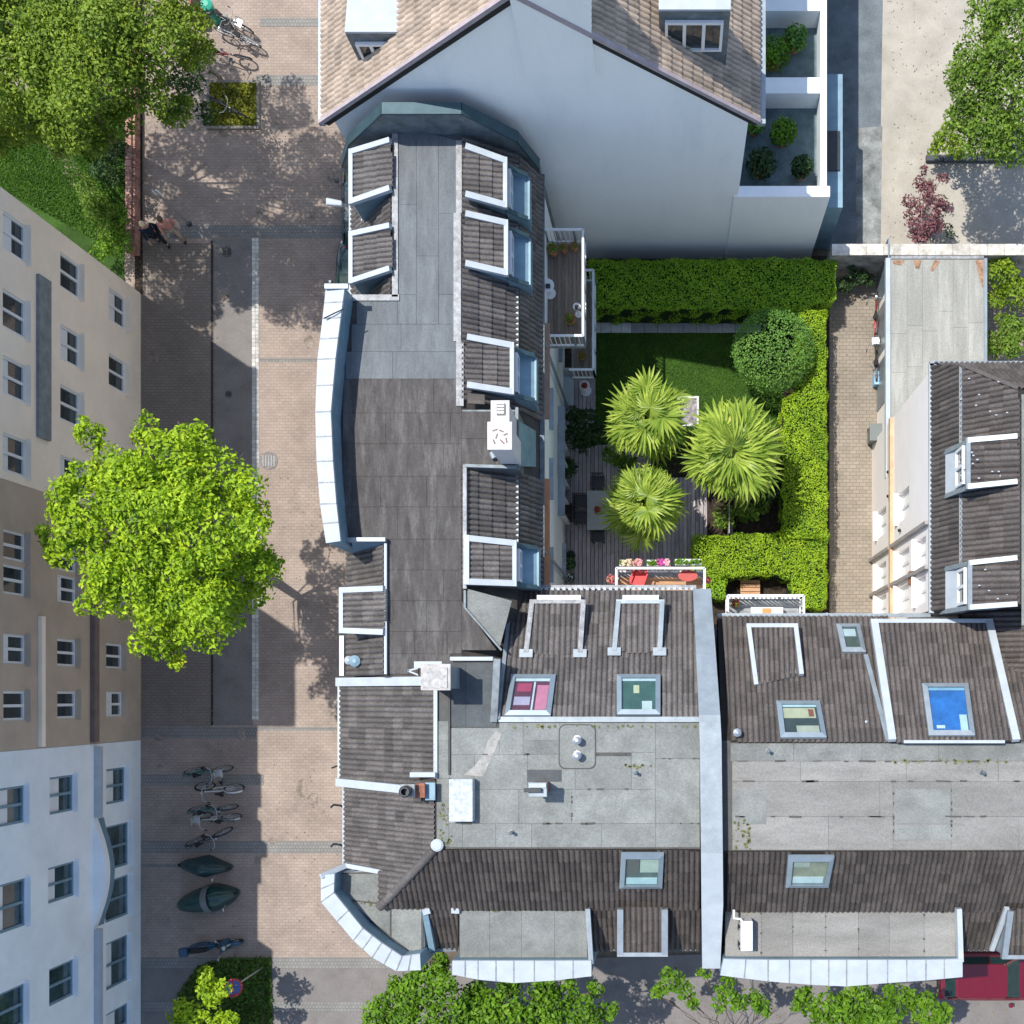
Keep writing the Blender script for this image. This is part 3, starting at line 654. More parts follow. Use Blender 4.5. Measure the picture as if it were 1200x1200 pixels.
# curved white parapet
zt = 11.1
outer = [P(u, v, zt) for u, v in ((381, 335), (377, 372), (371, 420), (368.5, 482), (370, 540), (374, 590), (381, 636))]
inner = [P(u, v, zt) for u, v in ((404, 335), (399, 372), (393, 420), (387.5, 482), (390, 540), (394, 590), (399, 634))]
foot = [P(u, v, ZA) for u, v in ((407, 335), (402, 372), (401, 420), (400.5, 482), (400, 540), (401, 590), (402, 634))]
for i in range(6):
    MB().slab([outer[i]-Vector((0, 0, .07)), outer[i+1]-Vector((0, 0, .07)), inner[i+1], inner[i]], .07).build('parapet_coping', M_zincw, A)
    o2 = [outer[i]*1, outer[i+1]*1]; lo = 0
    a, b, c_, d_ = outer[i]-Vector((-.04, 0, .08)), outer[i+1]-Vector((-.04, 0, .08)), inner[i+1]-Vector((.03, 0, .08)), inner[i]-Vector((.03, 0, .08))
    MB().hexa([Vector((p.x, p.y, 2.9)) for p in (a, b, foot[i+1], foot[i])], [a, b, c_, d_]).build('parapet', M_fblue, A)
for i in range(6):
    for f in ((0, .5) if i else (.5,)):
        MB().bar(outer[i].lerp(outer[i+1], f)+Vector((.01, 0, -.065)), inner[i].lerp(inner[i+1], f)+Vector((0, 0, .004)), .03, .02).build('coping_joint', M_lead, A)
MB().slab([P(402, 365, ZA+.5), P(406, 362, ZA+.5), P(406, 397, ZA+.3), P(402, 397, ZA+.3)], .4).build('parapet_return', M_fblue, A)
MB().tube([P(380, 373, zt+.03), P(392, 367, zt+.06), P(403, 362, zt+.03)], .018, 5).build('lightning_wire', M_metal, A)
MB().bar(P(381, 336, zt), P(408, 336, zt), .12, .1).build('parapet_end', M_zinc, A)
# south-west corner pieces
PW3 = Plane((-7.65, 0, ZA), (-9.15, 0, 8.5), (-9.15, 5, 8.5))
ta.area(PW3, (1, 0), [(-7.7, .55), (-7.7, 4.1), (-9.1, 4.1), (-9.1, .55)], world=True)
d, W = dormer(A, ta, [(452, 690), (402, 692), (402, 739), (452, 741)], 10.28, 9.8, 8.2, (1, 0), cheek=M_zinc, vw=.15)
MB().bar(P(400, 633, ZA+.1), P(453, 633, ZA+.1), .1, .3).build('edge_flashing', M_zinc, A); MB().bar(P(452, 637, ZA+.1), P(452, 790, ZA+.1), .07, .08).build('flashing', M_zincw, A)
MB().slab([P(412, 636, ZA-.1), P(452, 634, ZA), P(452, 637, ZA), P(414, 647, ZA-.6)], .05).build('gusset', M_fblue, A)
MB().bar(P(401, 745, 8.6), P(401, 792, 8.6), .13, .12).build('gutter', M_zinc, A)
ta.finish()
# east facade: openings, awnings, canopy
holes = []; fw = [(11.4, 5.3, 12.5, 7.2), (13.0, 5.3, 13.8, 6.8), (8.4, 5.2, 9.6, 6.8), (6.2, 5.2, 7.4, 6.8), (3.6, 5.2, 4.6, 6.8), (7.4, 2.3, 9.2, 4.2), (4.2, 1.0, 5.3, 3.2), (11.4, 2.3, 12.6, 4.2)]
xf = -3.79
wall_grid(A, 'facade', (xf, .7, 0), (0, 1, 0), 14.4, 7.75, [(a-.7, b, c-.7, d) for a, b, c, d in fw], M_white)
for a, b, c, d in fw: window(A, (xf, a, b), (0, 1, 0), c-a, d-b, div=2, depth=.1)
for y0, y1, nm in ((8.2, 11.0, 'awning'), (5.3, 6.4, 'awning'), (3.0, 5.3, 'awning')):
    MB().hexa([(xf, y0, 7.1), (xf+.22, y0, 7.0), (xf+.22, y1, 7.0), (xf, y1, 7.1)], [(xf, y0, 7.32), (xf+.24, y0, 7.22), (xf+.24, y1, 7.22), (xf, y1, 7.32)]).build(nm, M_terra if y0 != 8.2 else mat('brown_awning', (.30, .19, .14), .8), A)
a, b = P(652, 476, 2.5), P(662, 604, 2.5)
MB().box(xf, b.y, 2.42, b.x, a.y, 2.52).build('canopy', M_zinc, A)
for k in range(6):
    yy = b.y+(a.y-b.y)*(k+.1)/6; MB().box(xf+.03, yy, .1, b.x-.03, yy+.05, 2.42).build('canopy_post', M_wframe, A)

# balconies on the east side
def balcony(parent, x0, y0, x1, y1, zf, label, floorm, n_pl=8, ydir=True, sides='nes'):
    t = thing('balcony', ((x0+x1)/2, (y0+y1)/2, zf), label, 'balcony')
    MB().box(x0, y0, zf-.22, x1, y1, zf-.04).build('slab', M_lead, t)
    if ydir:
        k = int((x1-x0-.1)/.12)
        for i in range(k): MB().box(x0+.05+i*.12, y0+.05, zf-.038, x0+.05+i*.12+.108, y1-.05, zf-.012+rnd.uniform(0, .004)).build('plank', floorm, t)
    else:
        k = int((y1-y0-.1)/.12)
        for i in range(k): MB().box(x0+.05, y0+.05+i*.12, zf-.038, x1-.05, y0+.05+i*.12+.108, zf-.012+rnd.uniform(0, .004)).build('plank', floorm, t)
    zr = zf+1.0
    segs = []
    if 'e' in sides: segs.append(((x1, y0), (x1, y1)))
    if 'w' in sides: segs.append(((x0, y0), (x0, y1)))
    if 's' in sides: segs.append(((x0, y0), (x1, y0)))
    if 'n' in sides: segs.append(((x0, y1), (x1, y1)))
    for (a, b), (c, d) in segs:
        p, q = Vector((a, b, zr)), Vector((c, d, zr)); MB().bar(p, q, .07, .05).build('handrail', M_wframe, t)
        MB().bar(p-Vector((0, 0, .9)), q-Vector((0, 0, .9)), .05, .05).build('lower_rail', M_wframe, t)
        n = max(2, int((q-p).length/.13))
        for i in range(n+1):
            r = p.lerp(q, i/n); MB().bar(r-Vector((0, 0, .9)), r, .045 if i % 6 else .06, .02 if i % 6 else .06).build('baluster', M_wframe if i % 6 else M_gframe, t)
    return t
b1 = balcony(A, -3.78, 10.85, -2.62, 14.05, 5.55, 'upper balcony with brown planks and pots on the long block', M_wood2)
b2 = balcony(A, -3.3, 10.65, -2.5, 13.9, 2.75, 'lower balcony below the planked one, overlooking the lawn', M_wood2)

# ================================================================== BUILDING B : corner house
ZB = 10.8
B = thing('corner_house', (-3, -2, 0), 'corner house with grey felt flat roof, tiled slopes and white corner bay', 'building')
tb = Tiles(B, M_tile2)
MB().prism([(-9.2, .3), (-4.6, .3), (-4.6, 2.85), (.85, 2.85), (.85, -7.0), (-7.2, -7.0), (-9.2, -5.0)], 0, 8.3).build('wall', M_white, B)
xw, xe_, yn, ys = -6.18, .80, -.67, -4.04
MB().prism([(xw, .9), (-4.55, .9), (-4.55, yn), (xe_, yn), (xe_, ys), (xw, ys)], 8, ZB-.02).build('roof_body', M_core, B)
PBW = Plane((xw, 0, ZB), (-9.33, 0, 8.5), (-9.33, 5, 8.5)); PBS = Plane((0, ys, ZB), (0, -7.15, 8.5), (5, -7.15, 8.5)); PBN = Plane((0, yn, ZB), (0, 3.03, 8.5), (5, 3.03, 8.5))
cor = lambda pl, L: [pl.at(x, y, -.03) for x, y in L]
MB().drop(cor(PBW, [(xw, .35), (-9.3, .35), (-9.3, -4.75), (-7.97, -4.85), (-7.97, -5.81), (xw, ys)]), 7.9).build('roof_body', M_under, B)
MB().drop(cor(PBS, [(xw, ys), (-7.97, -5.81), (-6.8, -5.9), (-6.8, -7.12), (xe_, -7.12), (xe_, ys)]), 7.9).build('roof_body', M_under, B)
MB().drop(cor(PBN, [(-4.55, yn), (xe_, yn), (xe_, 3.0), (-4.55, 3.0)]), 7.9).build('roof_body', M_under, B)
# west slope, two fields
ya, yb, yc = P(0, 803, 9.7).y, P(0, 918, 9.7).y, P(0, 926, 9.7).y
tb.area(PBW, (1, 0), [(xw-.02, yb), (xw-.02, ya), (-9.3, ya), (-9.3, yb)], world=True)
hipx = lambda y: xw+(ys-y)*(-3.15/3.11)*1.0
ybay = P(0, 1020, 9.3).y
tb.area(PBW, (1, 0), [(xw-.02, ys), (xw-.02, yc), (-9.15, yc), (-9.15, ybay+.05), (-6.96, ybay+.05)], world=True)
tb.area(PBW, (1, 0), [(-6.97, ybay+.05), (-7.95, ybay+.05), (-7.95, -5.78)], world=True)
MB().bar(PBW.at(xw, ya+.1, .1), PBW.at(-9.33, ya+.1, .1), .24, .2).build('fire_wall_coping', M_zincw, B)
MB().bar(PBW.at(-6.9, (yb+yc)/2-.02, .1), PBW.at(-9.33, (yb+yc)/2+.04, .1), .22, .2).build('fire_wall_coping', M_zincw, B)
MB().bar((-9.37, yb, 8.45), (-9.37, ya+.2, 8.45), .13, .12).build('gutter', M_zincw, B); MB().bar((-9.22, ybay, 8.55), (-9.22, yc, 8.55), .09, .12).build('gutter', M_zincw, B)
MB().bar((xw+.02, P(0, 862, ZB).y, ZB+.03), (xw+.02, P(0, 800, ZB).y, ZB+.03), .1, .07).build('ridge_flashing', M_zincw, B)
MB().bar((xw+.02, P(0, 912, ZB).y, ZB+.03), (xw+.02, P(0, 862, ZB).y, ZB+.03), .1, .07).build('ridge_flashing', M_zincw, B)
# hip ridge tiles
h0, h1 = Vector((xw-.02, ys-.02, ZB+.05)), Vector((-7.93, -5.78, 9.55))
for i in range(7):
    a, b = h0.lerp(h1, i/7), h0.lerp(h1, (i+1)/7+.02); d = (b-a).normalized(); s = d.cross(Vector((0, 0, 1))).normalized(); u = s.cross(d)
    m_ = MB(); r0, r1 = .10, .125
    ra = [a+s*math.cos(t)*r0+u*math.sin(t)*r0 for t in [math.pi*k/6 for k in range(7)]]; rb = [b+s*math.cos(t)*r1+u*math.sin(t)*r1 for t in [math.pi*k/6 for k in range(7)]]
    m_.add(ra+rb, [(k, k+1, 8+k, 7+k) for k in range(6)]+[tuple(range(7))[::-1], tuple(range(7, 14))]).build('hip_tile', M_tile2, B)
MB().lathe([(.17, 0), (.17, .1), (.12, .13)], P(513, 990, ZB), 12).build('hip_cap', M_zincw, B)
# south slope
tb2 = Tiles(B, M_tile3)
wpx = lambda pl, L: [(lambda p: (p.x, p.y))(pl.hit(u, v)) for u, v in L]
rw1 = [(728, 996), (778, 996), (776, 1036), (726, 1036)]
tb2.area(PBS, (0, 1), wpx(PBS, [(512, 996), (820, 996), (820, 1064), (540, 1064), (450, 1062)]), holes=[[(733, 990), (772, 990), (772, 1030), (733, 1030)]], world=True)
tb2.area(PBS, (0, 1), wpx(PBS, [(499, 1063), (537, 1063), (537, 1112), (499, 1112)]), world=True)
tb2.area(PBS, (0, 1), wpx(PBS, [(690, 1063), (821, 1063), (821, 1112), (690, 1112)]), world=True)
# north slope
tb.area(PBN, (0, -1), wpx(PBN, [(606, 694), (824, 694), (819, 843), (581, 843)]), holes=[[(601, 800), (648, 800), (645, 836), (598, 836)], [(727, 800), (770, 800), (770, 836), (727, 836)]], world=True)
roof_window(B, PBS, rw1, (.10, .13, .10), ((.05, .05, .42, .6, (.12, .10, .07)), (.45, .0, 1, .55, (.50, .52, .38)), (.05, .75, .98, .98, (.55, .68, .62))))
roof_window(B, PBN, [(600, 794), (652, 794), (646, 842), (592, 842)], (.16, .03, .05), ((.05, .55, .5, .8, (.55, .42, .5)), (.55, .1, .6, 1, (.7, .7, .7)), (.66, .2, .98, .95, (.75, .22, .3)), (.1, .15, .5, .4, (.5, .05, .1)), (.0, .0, 1, .08, (.7, .72, .68))))
roof_window(B, PBN, [(723, 794), (774, 794), (774, 841), (723, 841)], (.06, .13, .09), ((.35, .2, .52, .45, (.7, .62, .35)), (.6, .7, .9, 1, (.66, .68, .6)), (.0, .0, 1, .07, (.66, .7, .7))))
# north dormers
for q in ([(617, 766), (624, 706), (684, 706), (680, 766)], [(720, 764), (725, 706), (776, 706), (773, 764)]):
    d, W = dormer(B, tb, [q[0], q[1], q[2], q[3]], 9.72, 9.3, 8.4, (0, -1), cheek=M_zincd, vw=.13, verge=M_lead if q[0][0] < 700 else M_zinc)
    y = W[1].y; MB().box(W[1].x+.1, y, 8.6, W[2].x-.1, y+.22, 9.12).build('front_box', M_wframe, d)
    for k in (0, 3): MB().slab([W[k]+Vector((-.18, .12, .09)), W[k]+Vector((.18, .12, .09)), W[k]+Vector((.18, -.1, .15)), W[k]+Vector((-.18, -.1, .15))], .03).build('lead_apron', M_zinc, d)
MB().bar((-4.3, 3.08, 8.46), (.75, 3.08, 8.46), .11, .12).build('gutter', M_lead, B)
for i in range(30):
    x = -4.2+i*.165; MB().box(x, 2.98, 8.5, x+.09, 3.06, 8.58).build('eave_comb', M_zincw, B) if i % 1 == 0 else None
MB().bar(PBN.hit(600, 697, .08), PBN.hit(584, 845, .08), .1, .1).build('verge', M_zinc, B)
MB().bar(P(584, 843, ZB+.03), P(820, 843, ZB+.03), .14, .05).build('flashing', M_zinc, B)
# flat roof
flat_sheets(B, ZB, [(512, 845, 527, 868), (512, 868, 527, 912), (527, 853, 585, 884), (527, 884, 556, 912), (556, 884, 618, 925), (585, 847, 613, 884), (613, 847, 656, 868), (613, 868, 656, 884), (697, 847, 768, 882), (656, 847, 697, 886), (618, 884, 674, 925),
    (674, 886, 740, 925), (740, 882, 768, 925), (768, 889, 820, 965), (768, 847, 820, 889), (512, 912, 526, 992), (526, 925, 556, 965), (556, 925, 608, 965), (608, 925, 670, 965), (670, 925, 768, 965), (526, 965, 542, 993), (542, 965, 581, 993), (581, 965, 623, 993), (623, 965, 705, 993), (705, 965, 768, 993), (768, 965, 820, 993)], M_bit)
flat_sheets(B, ZB+.006, [(527, 776, 546, 852), (546, 776, 582, 852)], M_bitD)
MB().bar(P(528, 772, ZB+.08), P(578, 772, ZB+.08), .1, .16).build('edge_trim', M_zincw, B); MB().bar(P(526.5, 812, ZB+.04), P(526.5, 908, ZB+.04), .05, .05).build('upstand', M_seam, B)
MB().bar(P(583, 772, ZB+.1), P(579, 846, ZB+.05), .18, .16).build('flashing', M_zincd, B)
# cement stain, rounded vent plate
MB().slab([P(u, v, ZB+.012) for u, v in ((543, 908), (556, 898), (566, 885), (572, 868), (581, 856), (588, 860), (580, 880), (566, 910))], .006).build('sealant_patch', mat('light_sealant', (.33, .325, .305), .9, var=.15, scale=6, fine=.12), B)
c = [];
for (cx, cy, a0) in ((690, 857, -90), (690, 893, 0), (663, 893, 90), (663, 857, 180)):
    for k in range(5): a = R(a0+22.5*k); c.append((cx+7*math.cos(a), cy+7*math.sin(a)))
MB().slab([P(u, v, ZB+.028) for u, v in c], .02).build('vent_plate', M_bit, B)
MB().slab([P(676.5+(u-676.5)*1.06, 875+(v-875)*1.05, ZB+.018) for u, v in c], .02).build('plate_seam', M_seam, B)
for u, v in ((677, 867), (677, 885)):
    MB().lathe([(.12, 0), (.12, .05), (.05, .06), (.05, .26), (.11, .27), (.11, .33), (.04, .36)], P(u, v, ZB+.02), 14).build('roof_vent', M_steel, B, smooth=False)
# access hatch
a, b = P(526, 963, ZB+.35), P(554, 913, ZB+.35)
MB().box(a.x, a.y, ZB, b.x, b.y, ZB+.36).build('roof_hatch', mat('mottled_hatch_lid', (.47, .51, .52), .6, var=.2, scale=9, stain=.5, stain_col=(.34, .38, .38), stain_scale=8), B, bevel=.015)
# chimneys (parts of the house)
def chimney(parent, name, u0, v0, u1, v1, zb, zt, m, capm=None, lab=None, cap=.05):
    a, b = P(u0, v1, zt), P(u1, v0, zt); o = MB().box(a.x+cap, a.y+cap, zb, b.x-cap, b.y-cap, zt-.08).build(name, m, parent, label=lab)
    MB().box(a.x, a.y, zt-.08, b.x, b.y, zt).build('cap', capm or M_chim, o, bevel=.012); return o
c1 = chimney(B, 'chimney', 493, 778, 528, 809, 9.8, 12.3, M_zinc, lab='square chimney with pale flat cap')
a, b = P(496, 806, 12.32), P(524, 782, 12.32); MB().box(a.x, a.y, 12.3, b.x, b.y, 12.33).build('cap_recess', mat('cap_mortar', (.44, .43, .41), .9, var=.2, scale=7, fine=.15), c1)
chimney(B, 'chimney', 485, 775, 518, 783, 9.8, 11.6, M_zincw, M_zincw)
MB().bar(P(478, 786, 11.0), P(490, 783, 11.0), .04).build('bracket', M_zincw, B); MB().bar(P(478, 786, 11.0), P(490, 791, 11.0), .04).build('bracket', M_zincw, B)
c2 = chimney(B, 'chimney', 469, 919, 486, 934, 9.4, 11.5, M_zincd, M_lead, lab='low chimney with round pot and brick side')
MB().lathe([(.15, 0), (.15, .22), (.12, .25), (.09, .25), (.09, .05)], P(476.5, 927, 11.5), 14).build('chimney_pot', M_metal, c2)
chimney(B, 'chimney', 486, 918, 498, 935, 9.4, 11.3, M_redbrick, M_redbrick); chimney(B, 'chimney', 498, 917, 510, 938, 9.4, 11.1, M_zincd, M_fblue)
chimney(B, 'chimney', 480, 905, 510, 911, 9.6, 11.0, M_zincw, M_zincw)
c3 = chimney(B, 'chimney', 619, 917, 641, 934, ZB, 11.75, M_redbrick, M_zinc, lab='small brick chimney with open metal flue')
MB().bar(P(614, 926, 11.85), P(634, 926, 11.85), .1, .1).build('flue', M_metal, c3); MB().box(P(620, 933, 11.8).x, P(0, 923, 11.8).y, 11.75, P(640, 0, 11.8).x, P(0, 918, 11.8).y, 11.82).build('cap_rim', M_zincw, c3)
MB().slab([P(u, v, ZB+.015) for u, v in rect(618, 902, 658, 916)], .01).build('felt_patch', M_bitD, B)
# party wall between the two houses
zs_ = [(690, 812, 833, 9.1), (760, 815.5, 838.5, 10.1), (838, 819, 844, 11.05), (867, 820, 845.5, 11.25), (1000, 821.5, 847, 11.25), (1060, 822, 847.5, 10.3), (1135, 823, 844, 9.2)]
for (v0, l0, r0, z0), (v1, l1, r1, z1) in zip(zs_, zs_[1:]):
    mid = (v0+v1)/2
    for t0, t1 in ((0, .5), (.5, 1)):
        q = [(l0+(l1-l0)*t0, v0+(v1-v0)*t0, z0+(z1-z0)*t0), (r0+(r1-r0)*t0, v0+(v1-v0)*t0, z0+(z1-z0)*t0), (r0+(r1-r0)*t1, v0+(v1-v0)*t1, z0+(z1-z0)*t1), (l0+(l1-l0)*t1, v0+(v1-v0)*t1, z0+(z1-z0)*t1)]
        W = [P(*p) for p in q]; MB().slab(W, .06).build('party_wall_coping', M_zinc if v1 <= 1000 else M_zincw, B)
    W = [P(l0+1.5, v0, z0)-Vector((0, 0, .07)), P(r0-1.5, v0, z0)-Vector((0, 0, .07)), P(r1-1.5, v1, z1)-Vector((0, 0, .07)), P(l1+1.5, v1, z1)-Vector((0, 0, .07))]
    MB().drop(W, 6).build('party_wall', M_zincd, B)
# south bay (flat dormer) and corner bay
def bay(parent, floor, zf, outer, inner, zc, segs_foot, m=M_bit, zw=0.1, cells=None, joints=True):
    MB().drop([P(u, v, zf-.02) for u, v in floor], 3.0).build('bay_wall', M_white, parent)
    MB().slab([P(u, v, zf-.016) for u, v in floor], .05).build('bay_roof_felt', M_core, parent)
    flat_sheets(parent, zf, cells or [floor], m)
    for i in range(len(outer)-1):
        O0, O1, I0, I1 = P(*outer[i], zc-.1), P(*outer[i+1], zc-.1), P(*inner[i], zc), P(*inner[i+1], zc)
        MB().slab([O0, O1, I1, I0], .06).build('bay_coping', M_zincw, parent)
        for f in (.0, .5):
            if i or f: MB().bar(O0.lerp(O1, f)+Vector((0, 0, .004)), I0.lerp(I1, f)+Vector((0, 0, .004)), .03, .02).build('coping_joint', M_lead, parent)
        f0, f1 = P(*segs_foot[i], zf), P(*segs_foot[i+1], zf)
        up = Vector((0, 0, .07)); k = Vector((0, 0, 3.0))
        a, b = O0-up+(I0-O0)*.08, O1-up+(I1-O1)*.08
        MB().hexa([Vector((p.x, p.y, 3)) for p in (a, b, f1, f0)], [a, b, I1-up, I0-up]).build('bay_parapet', M_fblue, parent)
fl = [(397, 1023), (448, 1022), (448, 1063), (496, 1063), (496, 1117), (479, 1117), (396, 1045)]
bay(B, fl, 9.3, [(376, 1026), (376, 1057), (414, 1102), (436, 1122), (464, 1138), (493, 1137)], [(392, 1024), (391, 1046), (425, 1088), (447, 1105), (471, 1121), (492, 1118)], 10.0,
    [(397, 1024), (397, 1046), (437, 1080), (458, 1098), (479, 1117), (494, 1118)], cells=[[(399, 1024), (446, 1024), (446, 1058), (409, 1054), (399, 1044)], [(410, 1056), (457, 1061), (457, 1096), (440, 1082)], [(459, 1065), (494, 1065), (494, 1114), (480, 1114), (459, 1098)]])
MB().bar(P(376, 1027, 9.95), P(406, 1014, 9.4), .14, .12).build('bay_end_trim', M_zincw, B); MB().bar(P(406, 1014, 9.4), P(449, 1022, 9.5), .12, .14).build('bay_end_trim', M_zincw, B)
MB().bar(P(498, 1064, 9.45), P(507, 1112, 8.9), .16, .2).build('verge', M_fblue, B); MB().bar(P(499, 1064, 9.55), P(501, 1070, 9.5), .2, .15).build('verge_cap', M_zincw, B)
MB().bar(P(534, 1063, 9.5), P(534, 1069, 9.45), .22, .15).build('verge_cap', M_zincw, B)
MB().bar(P(503, 1114, 8.6), P(537, 1112, 8.5), .1, .1).build('gutter', M_zincd, B)
bay(B, [(538, 1066), (690, 1066), (690, 1128), (538, 1128)], 9.4, [(530, 1142), (560, 1148), (602, 1152), (650, 1149), (693, 1144)], [(530, 1126), (560, 1126), (602, 1126), (650, 1126), (693, 1126)], 9.75,
    [(537, 1123), (560, 1123), (602, 1123), (650, 1123), (690, 1123)], cells=[(539, 1067, 574, 1122), (574, 1067, 611, 1122), (611, 1067, 650, 1122), (650, 1067, 688, 1122)])
MB().bar(P(689, 1064, 9.6), P(693, 1128, 9.55), .13, .25).build('verge', M_zinc, B)
d, W = dormer(B, tb2, [(727, 1064), (727, 1117), (779, 1117), (779, 1064)], 9.72, 9.5, 8.2, (0, 1), vw=.17, verge=M_zinc)
MB().bar(PBS.at(P(693, 0, 8.5).x, -7.2, 0), PBS.at(.8, -7.2, 0), .1, .12).build('gutter', M_zincd, B)
tb.finish(200); tb2.finish(100)

# ================================================================== BUILDING C : neighbour to the east
Cb = thing('terraced_house', (6, -2, 0), 'terraced house with pale felt flat roof, raised tiled section and blue roof window', 'building')
tc = Tiles(Cb, M_tile); tc2 = Tiles(Cb, M_tile3)
x0, x1 = 1.36, 14.0; yn, ys = -1.19, -4.09
MB().prism([(x0, 2.0), (x1, 2.0), (x1, -7.0), (x0, -7.0)], 0, 8.3).build('wall', M_white, Cb)
MB().prism([(x0, yn), (x1, yn), (x1, ys), (x0, ys)], 8, ZB-.02).build('roof_body', M_core, Cb)
PCN = Plane((0, yn, ZB), (0, 2.25, 8.5), (5, 2.25, 8.5)); PCS = Plane((0, ys, ZB), (0, -7.15, 8.5), (5, -7.15, 8.5))
MB().drop(cor(PCN, [(x0, yn), (x1, yn), (x1, 2.2), (x0, 2.2)]), 7.9).build('roof_body', M_under, Cb)
MB().drop(cor(PCS, [(x0, ys), (x0, -7.12), (x1, -7.12), (x1, ys)]), 7.9).build('roof_body', M_under, Cb)
tc.area(PCN, (0, -1), wpx(PCN, [(846, 724), (1040, 724), (1062, 869), (856, 869)]), holes=[[(913, 832), (958, 832), (962, 860), (917, 860)]], world=True)
tc2.area(PCS, (0, 1), wpx(PCS, [(852, 998), (1215, 998), (1215, 1066), (852, 1066)]), holes=[[(928, 1002), (970, 1002), (966, 1028), (924, 1028)]], world=True)
tc2.area(PCS, (0, 1), wpx(PCS, [(1126, 1066), (1215, 1066), (1215, 1112), (1126, 1112)]), world=True)
tc.area(PCN, (0, -1), [(8.9, -1.17), (11.5, -1.17), (11.5, 2.1), (8.9, 2.1)], world=True)
roof_window(Cb, PCN, [(909, 825), (960, 825), (968, 868), (914, 868)], (.05, .06, .045), ((.0, .1, .95, .45, (.60, .52, .30)), (.35, .72, .98, 1, (.52, .47, .33)), (.75, .15, .9, .4, (.35, .09, .03)), (0, 0, 1, .07, (.6, .7, .66))))
roof_window(Cb, PCN, [(979, 735), (1007, 735), (1014, 768), (986, 768)], (.10, .11, .06), ((.05, .05, .9, .4, (.6, .62, .56)),), fm=M_zinc)
roof_window(Cb, PCS, [(923, 999), (977, 999), (970, 1035), (920, 1035)], (.30, .27, .16), ((.05, .72, .95, .98, (.62, .66, .6)), (.05, .1, .5, .3, (.4, .4, .3))), fm=M_gframe)
d, W = dormer(Cb, tc, [(886, 804), (877, 734), (932, 734), (939, 792)], 9.85, 9.2, 8.3, (0, -1), cheek=M_zincd, vw=.12)
# raised tiled section with blue window
q = [(1045, 869), (1024, 729), (1158, 729), (1190, 869)]
d, W = dormer(Cb, tc, q, 11.02, 9.3, 8.3, (0, -1), cheek=M_zincd, vw=.2, verge=M_zincw, holes=[[(1084, 810), (1130, 810), (1136, 860), (1090, 860)]])
plR = Plane(W[0], W[1], W[2])
roof_window(Cb, plR, [(1079, 804), (1133, 804), (1141, 865), (1087, 865)], (.03, .18, .50), ((.12, .86, .35, .93, (.8, .82, .84)), (.78, .62, .98, .98, (.62, .72, .66)), (0, 0, 1, .06, (.30, .5, .62))), fm=M_zinc)
MB().bar(W[0]+Vector((.3, 0, .06)), W[3]+Vector((-.3, 0, .06)), .08, .05).build('top_flashing', M_zincw, Cb)
MB().bar(PCN.hit(1014, 770, .08), PCN.hit(1040, 870, .08), .12, .1).build('verge', M_zinc, Cb)
MB().bar((x0, 2.28, 8.46), (7.4, 2.28, 8.46), .11, .12).build('gutter', M_zinc, Cb)
for u, v in ((863, 858), (1015, 846)): MB().lathe([(.06, 0), (.06, .3), (.11, .32), (.11, .4), (.03, .44)] if u < 900 else [(.03, 0), (.03, .08), (.05, .1), (.01, .12)], PCN.hit(u, v), 12).build('roof_vent', M_steel, Cb)
MB().tube([P(969, 0, 8.6)+Vector((0, 2.3-P(969, 0, 8.6).y, 0))]*1+[Vector((P(969, 0, 8.6).x, 2.36, .2))], .05, 6).build('downpipe', M_zinc, Cb)
# flat roof sheets
flat_sheets(Cb, ZB, rows(856, 1230, [871, 892], [[930, 1010, 1100]]), M_bitD if False else M_bit)
flat_sheets(Cb, ZB, rows(858, 1230, [892, 915.5, 957, 996], [[938, 1062, 1170], [1031, 1046.5, 1114.5], [971, 1046.5, 1114.5, 1194]]), M_bitC)
flat_sheets(Cb, ZB+.012, [(1048.5, 924.5, 1114, 965), (1048.5, 966.5, 1115, 984)], M_bit)
flat_sheets(Cb, ZB+.008, [(858, 926, 898, 966)], M_bit)
# south bay
bay(Cb, [(850, 1067), (1121, 1067), (1121, 1124), (850, 1124)], 9.4, [(844, 1143), (900, 1150), (950, 1154), (992, 1156), (1040, 1152), (1085, 1149), (1128, 1145)], [(848, 1124), (900, 1125), (950, 1125), (992, 1125), (1040, 1125), (1085, 1125), (1128, 1124)], 9.75,
    [(850, 1121), (900, 1121), (950, 1121), (992, 1121), (1040, 1121), (1085, 1121), (1121, 1121)], m=M_bitC, cells=[(850, 1068, 892, 1121), (892, 1068, 929, 1121), (929, 1068, 967.5, 1121), (967.5, 1068, 1006, 1121), (1006, 1068, 1042, 1121), (1042, 1068, 1083, 1121), (1083, 1068, 1120, 1121)])
MB().bar(P(1123, 1064, 9.65), P(1125, 1126, 9.6), .14, .25).build('verge', M_zincw, Cb)
d, W = dormer(Cb, tc2, [(1183, 1066), (1176, 1120), (1240, 1120), (1240, 1066)], 9.72, 9.5, 8.2, (0, 1), vw=.16, verge=M_zinc)
MB().bar(P(1180, 1064, 9.75), P(1162, 1113, 8.7), .13, .1).build('brace', M_zincw, Cb)
MB().bar((1.4, -7.2, 8.46), (14, -7.2, 8.46), .1, .12).build('gutter', M_zincd, Cb)
tc.finish(200); tc2.finish(100)
